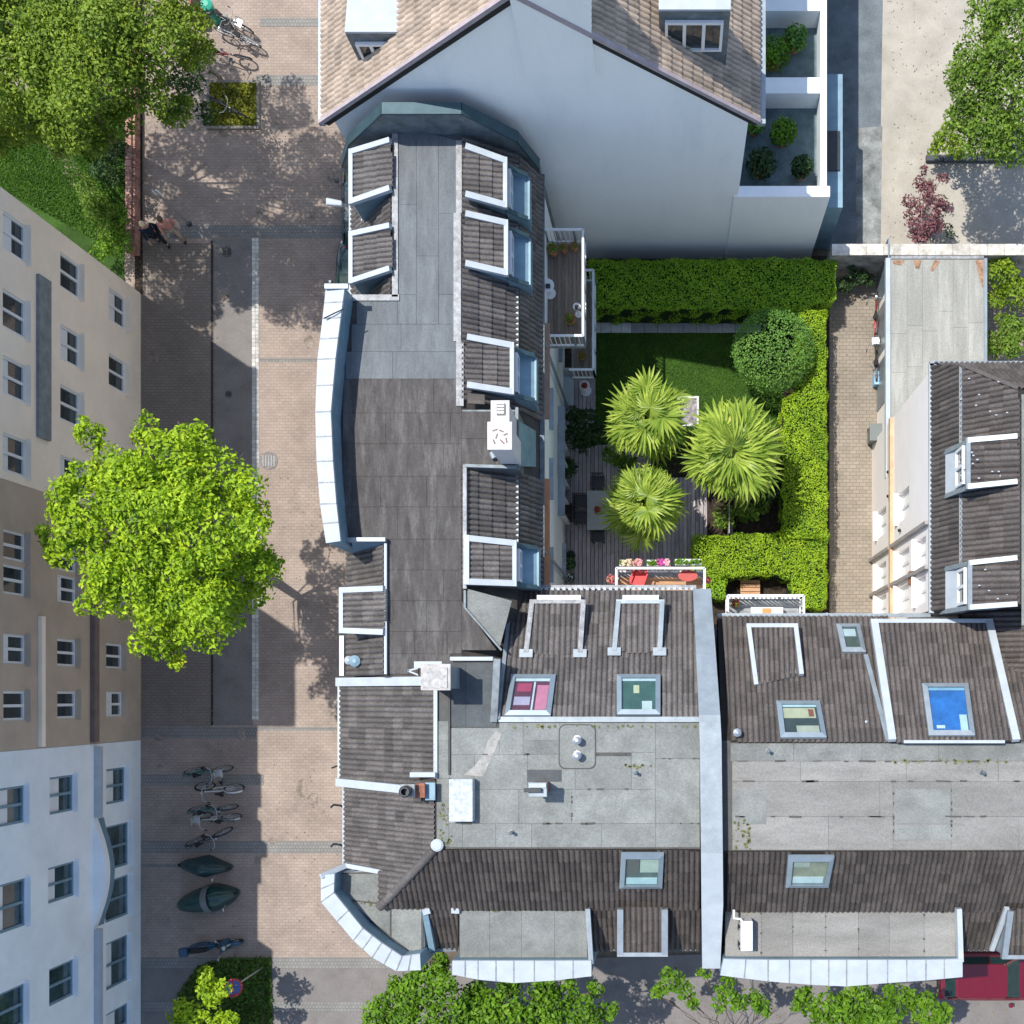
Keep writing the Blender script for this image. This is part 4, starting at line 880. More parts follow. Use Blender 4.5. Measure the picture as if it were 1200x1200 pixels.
# air conditioner on the bay roof
ac = thing('air_conditioner', P(874, 1095, 9.42), 'white air conditioner unit on the pale felt bay roof', 'air conditioner')
a, b = P(868, 1114, 9.85), P(882, 1079, 9.85)
MB().box(a.x, a.y, 9.47, b.x, b.y, 9.92).build('casing', M_wframe, ac, bevel=.02)
for v in (1086, 1106):
    c = P(866, v, 9.7); m_ = MB(); m_.tube([c+Vector((-.02, .09*math.cos(t), .09*math.sin(t))) for t in [math.pi*2*k/12 for k in range(12)]], .012, 4, close=True); m_.build('fan_grille', M_metal, ac)
    MB().box(c.x-.02, c.y-.04, 9.66, c.x+.03, c.y+.04, 9.74).build('fan_hub', M_metal, ac)
for v in (1080, 1112): MB().box(a.x-.03, P(0, v, 9.5).y-.03, 9.41, b.x+.03, P(0, v, 9.5).y+.03, 9.47).build('foot', M_metal, ac)
MB().tube([P(860, 1066, 9.9), P(860, 1076, 9.9), P(868, 1077, 9.88), P(870, 1080, 9.9)], .035, 7).build('pipe', M_wframe, ac)

# ================================================================== BUILDING D : white house with sunlit facade
D = thing('white_house', (11, 5.5, 0), 'white rendered house with sunlit west facade and brown tiled mansard beside the alley', 'building')
td = Tiles(D, M_tile)
MB().prism([(7.45, 2.3), (14.2, 2.3), (14.2, 9.0), (7.45, 9.0)], 0, 9.0).build('wall', M_white, D)
gx0, gx1, gx2 = 7.34, 7.80, 9.0; gy = 9.15
PD1 = Plane((gx0, 0, 9.1), (gx1, 0, 10.3), (gx1, 5, 10.3)); PD2 = Plane((gx1, 0, 10.3), (gx2, 0, 11.4), (gx2, 5, 11.4))
n1, n2, n3 = 9.2, 8.85, 7.9
PDN = Plane((0, n1, 9.1), (gx2, n3, 11.4), (gx2+4, n3, 11.4))
MB().drop([PD1.at(gx0, 2.3, -.03), PD1.at(gx0, n1, -.03), PD1.at(gx1, n2, -.03), PD1.at(gx1, 2.3, -.03)], 8.9).build('roof_body', M_under, D)
MB().drop([PD2.at(gx1, 2.35, -.03), PD2.at(gx1, n2, -.03), PD2.at(gx2, n3, -.03), PD2.at(gx2, 2.35, -.03)], 8.9).build('roof_body', M_under, D)
td.area(PD1, (1, 0), [(gx0, 2.35), (gx1, 2.35), (gx1, n2), (gx0, n1)], world=True)
td.area(PD2, (1, 0), [(gx1+.05, 2.35), (gx2, 2.35), (gx2, n3), (gx1+.05, n2-.03)], world=True)
td.area(PDN, (0, -1), [(gx0, n1), (14.2, n1), (14.2, n3), (gx2, n3)], world=True)
PD3 = Plane((8.2, 0, 8.9), (11, 0, 10.3), (11, 5, 10.3))
MB().drop([PD3.at(8.2, -1.15, -.03), PD3.at(8.2, 2.34, -.03), PD3.at(11, 2.34, -.03), PD3.at(11, -1.15, -.03)], 8.4).build('roof_body', M_under, D)
td.area(PD3, (1, 0), [(8.2, -1.15), (11, -1.15), (11, 2.34), (8.2, 2.34)], world=True)
MB().prism([(gx2, 2.35), (14.2, 2.35), (14.2, n3), (gx2, n3)], 9, 11.38).build('roof_body', M_under, D)
flat_sheets(D, 11.4, rows(1197, 1420, [462, 520, 600, 680, 733], [[1240, 1330]]), M_bit)
MB().bar((gx1, 2.3, 10.33), (gx1, n2, 10.33), .13, .05).build('mansard_flashing', M_zinc, D); MB().bar(PD2.at(gx1, n2, .06), PD2.at(gx2, n3, .06), .1, .08).build('hip_tile', M_tile, D)
MB().bar((gx0-.05, 2.3, 9.05), (gx0-.05, gy+.1, 9.05), .13, .12).build('gutter', M_zincw, D); MB().bar((gx0-.1, gy+.1, 9.05), (14.2, gy+.1, 9.05), .13, .12).build('gutter', M_zinc, D)
for i in range(38): MB().box(gx0+.03, 2.4+i*.18, 9.1, gx0+.1, 2.49+i*.18, 9.17).build('eave_comb', M_zincw, D)
for q in ([(1192, 512), (1134, 517), (1134, 571), (1192, 565)], [(1192, 654), (1136, 660), (1136, 712), (1192, 708)]):
    d, W = dormer(D, td, q, 11.45, 11.15, 9.5, (1, 0), cheek=M_zinc, vw=.13, verge=M_zinc)
    xo = W[1].x; xi = gx0+.15; yn_, ys_ = W[1].y, W[2].y; zf = 10.28
    MB().slab([(xi, yn_, 9.84), (xo, yn_, zf+.3), (xo, ys_, zf+.3), (xi, ys_, 9.84)], .1).build('balcony_floor', M_zincw, d)
    for yc in (yn_, ys_):
        MB().hexa([(xi, yc-.04, 9.2), (xo, yc-.04, 9.2), (xo, yc-.04, 11.05), (xi, yc-.04, 9.85)], [(xi, yc+.04, 9.2), (xo, yc+.04, 9.2), (xo, yc+.04, 11.05), (xi, yc+.04, 9.85)]).build('cheek', M_zinc, d)
        MB().bar((xi, yc, 9.87), (xo, yc, 11.08), .12, .04).build('cheek_capping', M_zinc, d)
    window(d, (xo-.02, yn_-.1, zf+.08), (0, -1, 0), yn_-ys_-.2, .74, div=2, sill=False, depth=-.06)
td.finish()
xf = 7.29; fh = []
for (yc, w_) in ((5.95, .9), (4.15, .8), (3.05, .8)):
    for z0, z1 in ((1.0, 2.6), (4.5, 6.2), (7.2, 8.4)):
        if z0 > 7 and yc > 5: continue
        fh.append((yc-w_/2, z0, yc+w_/2, z1))
# wall runs towards -y so that its outward normal is -x
wall_grid(D, 'facade', (xf, 9.08, 0), (0, -1, 0), 6.7, 9.0, [(9.08-c, b, 9.08-a, d_) for a, b, c, d_ in fh], M_pink, .2)
for a, b, c, d_ in fh: window(D, (xf, c, b), (0, -1, 0), c-a, d_-b, div=2, depth=.16, sillm=M_pink, pm=mat('pale_curtained_glass', (.34, .36, .36), .06, spec=.7, var=.3, scale=1.5))
MB().box(xf-.12, 2.4, 3.62, xf, 9.05, 3.86).build('string_course', mat('ochre_string_course', (.62, .40, .25), .8, var=.12), D)
for y, z0 in ((4.85, .1), (3.6, .1)):
    MB().box(xf-.14, y-.05, 3.88, xf-.002, y+.05, 8.9).build('pilaster', mat('grey_pilaster', (.36, .33, .31), .8), D); MB().box(xf-.14, y-.05, z0, xf-.002, y+.05, 3.6).build('pilaster', MATS['grey_pilaster'], D)
MB().box(xf-.06, 3.35, 6.3, xf-.001, 3.75, 7.0).build('house_number_panel', mat('red_ochre_panel', (.42, .2, .12), .8), D)
for y, z in ((7.4, 3.2), (5.2, 5.0), (3.9, 7.0), (6.6, 3.2)): MB().lathe([(.04, 0), (.06, .05), (.02, .09)], (xf-.06, y, z), 8).build('wall_lamp', M_metal, D)

# ================================================================== GARAGE
G = thing('garage_building', (9, 11, 0), 'long low flat roofed garage with pale worn roof and white edge trim', 'garage')
a, b = P(1043, 560, 2.6), P(1154, 303, 2.6)
MB().box(a.x+.05, a.y+.2, 0, b.x-.05, b.y-.05, 2.5).build('wall', M_pink, G)
M_gar = mat('worn_garage_roof_sheet', (.31, .31, .28), .9, var=.1, scale=1.2, island=.05, stretch=(2.5, .35, 1), stain=.35, stain_col=(.44, .43, .40), stain_scale=1.2, fine=.12, bump=.3)
us = [1044, 1063, 1081, 1099, 1117, 1135, 1153]; 
MB().slab([P(1044, 304, 2.585), P(1153, 304, 2.585), P(1153, 560, 2.585), P(1044, 560, 2.585)], .05).build('roof_base', M_gar, G)
for i in range(6):
    vs = [304, 304+rnd.uniform(50, 90), 304+rnd.uniform(120, 170), 560]
    flat_sheets(G, 2.6, [(us[i], p, us[i+1], q) for p, q in zip(vs, vs[1:])], M_gar)
MB().box(P(1038, 0, 2.65).x, a.y, 2.45, P(1043.5, 0, 2.65).x, b.y, 2.66).build('edge_trim', M_zincw, G); MB().box(P(1153.5, 0, 2.65).x, a.y, 2.45, P(1157, 0, 2.65).x, b.y, 2.64).build('edge_trim', M_zinc, G)
MB().box(P(1044, 0, 2.65).x, b.y-.02, 2.45, P(1153, 0, 2.65).x, b.y+.08, 2.64).build('edge_trim', M_lead, G)
M_rust = mat('rust_stain', (.33, .20, .13), .95, var=.35, scale=6, fine=.2)
for L in ([(1046, 305), (1060, 305), (1056, 311), (1047, 309)], [(1070, 305), (1080, 305), (1077, 315), (1073, 314)], [(1095, 305), (1102, 306), (1093, 318), (1090, 317)], [(1143, 305), (1152, 305), (1152, 338), (1149, 330)]):
    MB().slab([P(u, v, 2.618) for u, v in L], .006).build('rust_patch', M_rust, G)
for i in range(3):
    MB().box(a.x+.02, 10.2+i*1.9, 0.1, a.x+.06, 11.8+i*1.9, 2.2).build('garage_door', M_gframe, G)

# ================================================================== BUILDING E : tall white gable to the north
E = thing('gabled_house', (-3.5, 20, 0), 'tall gabled house with blank white end wall and beige tiled roof', 'building')
te = Tiles(E, mat('beige_roof_tile', (.42, .34, .27), .8, var=.2, scale=2, island=.15, fine=.1))
Ye = 15.75; ZE = 9.92
sl_ = .92; apx = -3.53; apz = ZE+sl_*(apx+9.26)
mb = MB(); g_ = [(-9.2, 0), (2.15, 0), (2.15, ZE-.05), (apx, apz-.1), (-9.2, ZE-.05)]
mb.hexa([(x, Ye, z) for x, z in g_], [(x, Ye+.35, z) for x, z in g_]).build('gable_wall', M_gable, E)
MB().prism([(-9.1, Ye+.36), (2.1, Ye+.36), (2.1, 30), (-9.1, 30)], 0, ZE-.2).build('wall', M_white, E)
MB().slab([(-9.5, Ye-.1, ZE-.25), (apx, Ye-.1, apz), (apx, 30, apz), (-9.5, 30, ZE-.25)], .2).build('roof_body', M_under, E)
MB().slab([(2.45, Ye-.1, ZE-.25), (2.45, 30, ZE-.25), (apx, 30, apz), (apx, Ye-.1, apz)], .2).build('roof_body', M_under, E)
PEW = Plane((-9.5, 0, ZE-.22), (apx, 0, apz+.03), (apx, 5, apz+.03)); PEE = Plane((2.45, 0, ZE-.22), (apx, 0, apz+.03), (apx, 5, apz+.03))
te.area(PEW, (1, 0), [(-9.45, Ye-.08), (apx, Ye-.08), (apx, 19.5), (-9.45, 19.5)], world=True)
te.area(PEE, (-1, 0), [(2.4, Ye-.08), (apx, Ye-.08), (apx, 19.5), (2.4, 19.5)], world=True)
MB().box(-9.62, Ye-.1, ZE-.42, -9.46, 30, ZE-.27).build('gutter', M_zinc, E); MB().box(2.42, Ye-.1, ZE-.42, 2.62, 30, ZE-.27).build('gutter', M_zinc, E)
MB().bar(PEW.at(-9.5, Ye-.11, .05), PEW.at(apx, Ye-.11, .05), .1, .12).build('verge', mat('mauve_verge_board', (.40, .34, .36), .8), E); MB().bar(PEE.at(2.4, Ye-.11, .05), PEE.at(apx, Ye-.11, .05), .1, .12).build('verge', MATS['mauve_verge_board'], E)
MB().box(-3.6, Ye-.12, 12, -1.85, Ye+1.4, 16.6).build('chimney', M_gable, E, label='broad white chimney on the gable')
for q, up in (([(412, -40), (405, 40), (472, 40), (468, -40)], 0), ([(772, -40), (772, 14), (856, 14), (856, -40)], 1)):
    zt_ = 12.2 if up == 0 else 13.0
    W = [P(u, v, zt_) for u, v in q]; d = MB().drop(W, 9.5).build('dormer', M_zincd, E); 
    MB().slab([w_+Vector((0, 0, .1)) for w_ in W], .08).build('dormer_roof', M_zincw, d)
    window(d, (W[1].x+.15, W[1].y, zt_-1.5), (1, 0, 0), W[2].x-W[1].x-.3, 1.2, div=3, sill=False, depth=-.05)
te.finish(150)
# low wing with terrace
t = thing('terrace_wing', (3.5, 18, 0), 'low white wing with planted roof terrace beside the tall gable', 'building')
MB().box(2.0, Ye-.05, 0, 5.05, Ye+.3, 5.08).build('parapet_wall', M_gable, t, bevel=.03)
MB().box(2.0, Ye+.3, 0, 4.9, 30, 4.1).build('terrace_floor', mat('teal_terrace_felt', (.13, .19, .21), .9, var=.25, scale=2), t)
MB().box(4.75, Ye+.32, 4.1, 4.95, 30, 5.0).build('side_parapet', M_greyw, t)
for y0 in (19.0, 21.6): MB().box(2.2, y0, 4.1, 4.74, y0+.5, 5.0).build('cross_wall', M_greyw, t)
MB().box(4.96, Ye+.35, 0, 5.7, 20.5, 3.4).build('stair_block', M_fblue, t); MB().box(5.0, 17.3, 3.4, 5.6, 18.6, 3.46).build('stair_opening', M_metal, t)
pots = [(2.9, 16.9, .5), (3.6, 17.9, .45), (2.7, 18.2, .35), (4.2, 16.8, .35), (3.3, 20.4, .55), (4.0, 20.9, .4)]

# ================================================================== LEFT BUILDINGS
xl = -19.08
def left_house(name, label, y0, y1, zt, m, wins, fm=None, pm=None):
    t = thing(name, (xl-4, (y0+y1)/2, 0), label, 'building')
    MB().box(xl-9, y0, 0, xl-.3, y1, zt-.01).build('core', m, t)
    wall_grid(t, 'facade', (xl, y0, 0), (0, 1, 0), y1-y0, zt, [(c-w_/2-y0, z-h/2, c+w_/2-y0, z+h/2) for c, z, w_, h in wins], m, .12)
    for c, z, w_, h in wins: window(t, (xl, c-w_/2, z-h/2), (0, 1, 0), w_, h, fm=fm, pm=pm, div=2, depth=.09, sillm=m, blind=rnd.choice([None, None, .35, .5]))
    MB().box(xl-9, y0, zt, xl+.25, y1, zt+.12).build('eaves', M_zinc, t)
    MB().box(xl-.32, y0, 0, xl-.01, y0+.02, zt).build('end_wall', m, t); MB().box(xl-.32, y1-.02, 0, xl-.01, y1, zt).build('end_wall', m, t)
    return t
wF = [(y, z, 1.1, 1.15) for y in (13.35, 11.1, 9.2, 7.0) for z in (7.7, 4.7, 1.7) if not (y in (7.0,) and z < 2) and not (y == 9.2 and z < 2)]
L1 = left_house('cream_apartment_building', 'cream rendered apartment building with small windows facing the street', 6.2, 14.5, 10.6, M_cream, wF)
MB().box(xl+.002, 7.8, 5.95, xl+.1, 12.7, 6.6).build('grey_panel', mat('grey_facade_panel', (.22, .25, .26), .6, var=.2), L1)
wG = [(y, z, .85, 1.1) for y in (4.35, 3.35, 1.35, -.3) for z in (7.7, 4.9, 1.9)]
L2 = left_house('brown_apartment_building', 'brown rendered apartment building behind the big street tree', -1.6, 6.19, 10.6, M_brown, wG)
MB().box(xl+.002, -1.55, 3.2, xl+.16, 6.1, 3.5).build('string_course', mat('dark_brown_course', (.2, .15, .13), .9), L2)
MB().box(xl+.002, -1.55, 6.3, xl+.12, 2.4, 6.5).build('string_course', M_cream, L2)
wH = [(-3.1, 5.2, 1.15, 1.35), (-5.85, 5.2, 1.1, 1.5), (-9.0, 5.2, 1.15, 1.4), (-3.2, 7.9, 1.1, 1.4), (-6.1, 7.9, 1.4, 1.5), (-9.1, 7.9, 1.2, 1.4), (-12, 5.2, 1.1, 1.4), (-3.1, 1.8, 1.2, 1.3), (-5.2, 1.7, 1.5, 1.6), (-7.0, 1.7, 1.4, 1.6), (-9.2, 1.7, 1.6, 1.5), (-11.5, 1.7, 1.4, 1.5)]
L3 = left_house('pale_grey_building', 'pale blue-grey town house with curved bay and shop windows', -16, -1.61, 10.6, M_greyw, wH, fm=M_fblue, pm=mat('teal_glass', (.05, .09, .10), .05, spec=.8, var=.4, scale=1))
c = [(xl, -4.1)]+[(xl+.42*math.sin(math.pi*k/10), -4.1-3.6*k/10) for k in range(1, 10)]+[(xl, -7.7)]
MB().prism(c, 3.0, 3.3).build('bay_ledge', M_greyw, L3); MB().prism([(x_*1.0-.05 if 0 < i < 10 else x_, y_) for i, (x_, y_) in enumerate(c)], 2.6, 3.0).build('bay_shade', M_fblue, L3)
MB().box(xl+.001, -15, 3.05, xl+.2, -7.75, 3.25).build('string_course', M_zincw, L3); MB().box(xl+.001, -4.05, 3.05, xl+.2, -1.7, 3.25).build('string_course', M_zincw, L3)
for y0, y1, zt_, L in ((-1.25, -.05, 11.2, L2), (2.5, 5.9, 14.5, L2), (-4.0, -1.75, 11.2, L3), (-9, -6.1, 12.3, L3), (-16, -9.01, 12.6, L3), (-2.9, -2.4, 11.8, L3)):
    MB().box(-23, y0, 10.73, xl+.2, y1, zt_).build('shadow_block', M_zincd, L)  # out-of-view roof boxes, added to step the shadow edge on the street

# black sealing dashes, moss and drips along the felt seams
def dashes(parent, L, z, n, name='seam_bitumen'):
    mb = MB()
    for (u0, v0, u1, v1) in L:
        for _ in range(n):
            f = rnd.random(); g = min(1, f+rnd.uniform(.01, .06)); a = P(u0+(u1-u0)*f, v0+(v1-v0)*f+rnd.uniform(-.4, .4), z); b = P(u0+(u1-u0)*g, v0+(v1-v0)*g+rnd.uniform(-.4, .4), z)
            if (b-a).length > .02: mb.bar(a, b, rnd.uniform(.02, .055), .012)
    mb.build(name, M_seam, parent, kind='stuff')
dashes(Cb, [(860, 915.5, 1225, 915.5), (860, 957, 1225, 957), (860, 892, 1225, 892), (1047, 924, 1047, 984), (1115, 924, 1115, 984)], ZB+.016, 10)
dashes(Cb, [(892, 1068, 892, 1121), (929, 1068, 929, 1121), (967.5, 1068, 967.5, 1121), (1006, 1068, 1006, 1121), (1083, 1068, 1083, 1121)], 9.418, 3)
dashes(B, [(525, 965, 768, 965), (618, 925, 768, 925), (556, 884, 768, 884), (768, 889, 820, 889), (768, 965, 820, 965), (670, 925, 670, 965)], ZB+.016, 6)
M_moss = mat('roof_moss', (.16, .165, .07), .95, var=.4, scale=9, fine=.3)
mb = MB()
for (u0, v0, u1, v1, z, n) in ((858, 960, 880, 995, ZB, 40), (515, 940, 530, 990, ZB, 30), (730, 896, 765, 900, ZB, 12), (400, 1055, 455, 1062, 9.3, 20), (862, 1066, 1110, 1069, 9.4, 50), (545, 1064, 690, 1067, 9.4, 40), (1040, 890, 1180, 894, ZB, 30), (600, 850, 815, 853, ZB, 30)):
    for _ in range(n):
        p = P(rnd.uniform(u0, u1), rnd.uniform(v0, v1), z+.014); r = rnd.uniform(.015, .05); k = rnd.randint(5, 7)
        mb.prism([(p.x+r*rnd.uniform(.6, 1.2)*math.cos(6.283*i/k), p.y+r*rnd.uniform(.6, 1.2)*math.sin(6.283*i/k)) for i in range(k)], z+.004, z+.03)
mb.build('moss', M_moss, B, kind='stuff')
for (u, v, z, par) in ((900, 880, ZB, Cb), (1150, 905, ZB, Cb), (745, 905, ZB, B), (600, 975, ZB, B)):
    MB().lathe([(.07, 0), (.07, .02), (.035, .03), (.035, .25), (.05, .25), (.05, .28), (.02, .3)], P(u, v, z+.012), 10).build('roof_vent', M_zincd, par)
# ================================================================== VEGETATION
L_bright = leafmat('maple_leaf', (.10, .22, .01), (.46, .64, .02), (.66, .66, .05), trans=.3, cl=1.6)
L_mid = leafmat('lime_leaf', (.07, .14, .01), (.27, .38, .03), (.45, .48, .07), trans=.28, cl=1.8)
L_street = leafmat('plane_leaf', (.045, .12, .008), (.17, .34, .015), (.28, .38, .03), trans=.28, cl=1.8)
L_pale = leafmat('acacia_leaf', (.06, .13, .012), (.21, .34, .035), (.33, .39, .06), trans=.3, cl=2)
L_hedge = leafmat('hedge_leaf', (.14, .30, .015), (.38, .62, .03), (.56, .66, .06), trans=.2, cl=1.4)
L_hedge2 = leafmat('sunny_hedge_leaf', (.13, .28, .012), (.42, .60, .025), (.58, .62, .05), trans=.25, cl=1.4)
L_bush = leafmat('olive_bush_leaf', (.07, .17, .03), (.19, .38, .06), (.28, .44, .09), trans=.2, cl=3)
L_dark = leafmat('dark_shrub_leaf', (.012, .035, .010), (.05, .11, .025), (.09, .16, .04), trans=.15, cl=3)
L_purple = leafmat('purple_leaf', (.10, .035, .045), (.30, .13, .14), (.38, .2, .2), trans=.2, cl=3)
L_yel = leafmat('yellow_shrub_leaf', (.08, .17, .01), (.28, .40, .02), (.42, .42, .03), trans=.3, cl=2)
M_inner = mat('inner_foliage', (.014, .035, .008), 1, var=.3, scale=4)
def cloud(lobes, size, dens, cut=-.35, up=.45, inner=.35, jit=.5, sp=.14):
    P_, N_ = [], []
    for (u, v, r, z) in lobes:
        c = P(u, v, z); R_ = r*(H-z)/F; n = int(dens*R_*R_*9)
        d = nr.normal(0, 1, (int(n*1.6), 3)); d /= np.linalg.norm(d, axis=1)[:, None]; d = d[d[:, 2] > cut][:n]; n = len(d)
        k = 1+nr.normal(-.06, sp, n); ins = nr.rand(n) < inner; k[ins] = nr.rand(ins.sum())**.5
        p = np.array(c)+d*(R_*k)[:, None]*np.array([1, 1, .75]); P_.append(p); N_.append(d*.6+np.array([0, 0, up]))
    return leafcloud(np.concatenate(P_), np.concatenate(N_), size, jit)
def tree(name, base, lobes, size, dens, m, label, cat='tree', trunk=.16, ztr=None, sub=5, srad=.45, group=None, inner=.3, wob=.0, branch=True, solid=0.0):
    t = thing(name, Vector((base.x, base.y, 0)), label, cat, group)
    full = []
    for (u, v, r, z) in lobes:
        full.append((u, v, r*(.8 if sub else 1), z-.1))
        for k in range(sub):
            a = rnd.random()*6.28; rr = r*rnd.uniform(.45, .95); e = rnd.uniform(-.5, .55)
            full.append((u+math.cos(a)*rr, v+math.sin(a)*rr, r*srad*rnd.uniform(.6, 1.2), z+e*r*.028))
    V, Fa = cloud(full, size*1.05, dens*4.2, inner=max(.4, inner) if sub else .1, sp=.14 if sub else .03)
    npmesh('crown', V, Fa, m, t, Vector((base.x, base.y, 0)), kind='stuff')
    zc = sum(l[3] for l in lobes)/len(lobes); cx = sum(P(l[0], l[1], l[3]).x for l in lobes)/len(lobes); cy = sum(P(l[0], l[1], l[3]).y for l in lobes)/len(lobes)
    top = Vector((cx*.3+base.x*.7, cy*.3+base.y*.7, ztr or zc*.55)); b0 = Vector((base.x, base.y, 0))
    MB().tube([b0, b0.lerp(top, .5)+Vector((.04, .03, 0)), top], trunk, 8, trunk*.7).build('trunk', M_bark, t, smooth=True)
    if branch:
        for l in lobes:
            c = P(l[0], l[1], l[3]); mid = top.lerp(c, .5)+Vector((rnd.uniform(-.2, .2), rnd.uniform(-.2, .2), .25))
            q1 = top.lerp(mid, .5)+Vector((rnd.uniform(-.25, .25), rnd.uniform(-.25, .25), 0)); mb = MB().tube([top-Vector((0, 0, .1)), q1, mid, c], trunk*.2, 6, trunk*.06)
            for k in range(3):
                e = c+Vector((rnd.uniform(-1, 1), rnd.uniform(-1, 1), rnd.uniform(-.1, .5)))*(l[2]*.024); mb.tube([mid.lerp(c, rnd.uniform(.3, .9)), e], trunk*.14, 4, trunk*.05)
            mb.build('branch', M_bark, t, smooth=True)
    return t
G_ = lambda u, v: P(u, v, 0)
# big street tree
tree('street_tree', G_(303, 672), [(75, 590, 24, 9.9), (70, 650, 20, 9.5), (95, 560, 22, 9.7), (300, 655, 26, 8.6), (120, 700, 26, 9.4), (160, 655, 40, 9.8), (215, 580, 40, 9.8), (250, 680, 40, 9.6), (195, 540, 44, 9.4), (255, 560, 45, 9.2), (150, 570, 40, 10.0), (110, 600, 36, 10.1), (175, 615, 50, 10.2), (245, 625, 50, 10.4), (285, 610, 30, 8.7), (280, 660, 34, 9.0), (215, 690, 48, 9.8),
    (155, 690, 42, 9.0), (185, 740, 32, 8.2), (240, 730, 38, 8.8), (120, 655, 34, 9.4), (85, 622, 22, 9.7), (58, 628, 15, 9.5), (130, 540, 26, 9.0), (105, 510, 20, 9.1), (172, 505, 18, 8.0), (230, 520, 26, 8.4), (290, 700, 24, 8.2), (205, 765, 14, 7.8)],
    .135, 30, L_bright, 'big bright yellow-green street tree shading the road beside the curved parapet', trunk=.2, ztr=3.6)
# park tree top left
tree('park_tree', G_(135, 175), [(20, 30, 50, 8.6), (90, 20, 52, 9), (160, 30, 48, 9), (205, 35, 32, 8), (40, 90, 50, 8.6), (110, 85, 52, 9.2), (165, 100, 38, 8.4), (30, 140, 36, 7.6), (95, 145, 36, 8), (140, 140, 28, 7.6), (75, 165, 20, 7),
    (5, 165, 20, 7.0), (90, -60, 60, 9), (190, -50, 46, 8.6), (20, -70, 55, 8.6), (100, -130, 40, 8.2), (0, -140, 50, 8), (225, 60, 26, 7), (205, 130, 22, 7), (60, 60, 50, 9), (135, 50, 50, 9.3), (70, 120, 40, 8.4)], .11, 44, L_mid, 'dense mid-green park tree filling the top left corner above the lawn', trunk=.25, ztr=3.8, inner=.3)
tree('park_shrub', G_(258, 92), [(232, 60, 20, 3.2), (222, 105, 18, 3), (240, 130, 14, 2.6), (205, 85, 20, 3.4), (232, 20, 16, 3)], .12, 22, leafmat('shade_leaf', (.02, .05, .015), (.06, .13, .03), (.1, .18, .05)), 'loose dark green shrub between the park tree and the parked bicycles', 'shrub', trunk=.07, ztr=1.2)
tree('overhanging_tree', G_(330, -90), [(235, -170, 50, 8.5), (300, -160, 40, 8), (200, -190, 40, 8)], .14, 22, L_mid, 'tree crown just beyond the top edge casting dappled shade on the paving', trunk=.2, ztr=3.5)
tree('park_tree', G_(40, 130), [(-110, -60, 50, 9), (-55, -10, 50, 9), (-105, 50, 48, 9), (-60, 100, 46, 9), (-30, 45, 40, 9), (-125, 130, 44, 9), (-40, 150, 34, 8.6), (-85, 175, 30, 8.6), (-60, -110, 45, 9)], .15, 26, L_mid,
    'park tree crown at the left edge whose shade falls across the paving', trunk=.2, ztr=4)
# shrubs on the park lawn
tree('park_bush', G_(133, 248), [(112, 240, 20, 1.4), (130, 262, 18, 1.3), (100, 222, 14, 1.1)], .10, 40, L_pale, 'yellow-green bush at the end of the park path beside the cream building', 'shrub', trunk=.04, ztr=.5)
tree('park_bush', G_(133, 285), [(136, 285, 20, 1.2), (120, 290, 14, 1), (140, 250, 12, 1.4)], .10, 40, L_street, 'darker green bush against the reddish garden wall', 'shrub', trunk=.04, ztr=.5)
tree('park_bush', G_(130, 205), [(128, 200, 20, 1.6), (135, 180, 16, 1.6)], .10, 30, L_dark, 'dark bush in the corner between the park path and the brick wall', 'shrub', trunk=.04, ztr=.5)
# bottom trees
tree('corner_tree', G_(262, 1150), [(250, 1162, 19, 3.6), (222, 1190, 19, 3.4), (262, 1198, 16, 3.2), (240, 1140, 10, 3)], .14, 34, L_bright, 'young lime-green tree in the planted pit beside the round road sign', trunk=.07, ztr=1.6)
tree('roadside_tree', G_(540, 1215), [(500, 1150, 26, 5.4), (530, 1180, 30, 5.6), (470, 1172, 24, 5.2), (440, 1190, 20, 5), (515, 1128, 12, 5), (590, 1180, 30, 5.6), (560, 1160, 14, 5), (500, 1200, 30, 5.4), (640, 1185, 28, 5.4), (665, 1165, 16, 5), (620, 1210, 30, 5.4), (700, 1160, 10, 4.8), (460, 1210, 25, 5), (600, 1155, 16, 5.2), (640, 1160, 16, 5.2), (560, 1190, 26, 5.4), (680, 1190, 24, 5.2), (710, 1185, 12, 4.8), (480, 1150, 14, 5)], .15, 30, L_street,
    'bright green roadside tree below the corner bay and south bay', trunk=.16, ztr=3)
tree('roadside_tree', G_(850, 1225), [(785, 1145, 12, 5), (800, 1160, 12, 5), (775, 1160, 10, 4.8), (808, 1172, 9, 4.8), (826, 1140, 9, 5), (850, 1155, 11, 5), (868, 1172, 13, 5.2), (842, 1176, 10, 5), (895, 1180, 12, 5), (885, 1165, 8, 5), (768, 1165, 6, 4.8)], .17, 20, L_street,
    'sparse roadside tree with thin leafy branches below the party wall', trunk=.1, ztr=2.6, inner=.2)
tree('roadside_tree', G_(990, 1225), [(970, 1180, 22, 5.2), (1010, 1178, 24, 5.4), (1050, 1175, 22, 5.4), (1085, 1185, 22, 5.2), (945, 1175, 14, 5), (1030, 1200, 26, 5.4), (985, 1208, 24, 5), (1105, 1190, 12, 4.8), (942, 1165, 9, 4.6)], .16, 30, L_street,
    'dense roadside tree below the pale east bay beside the red car', trunk=.15, ztr=3)
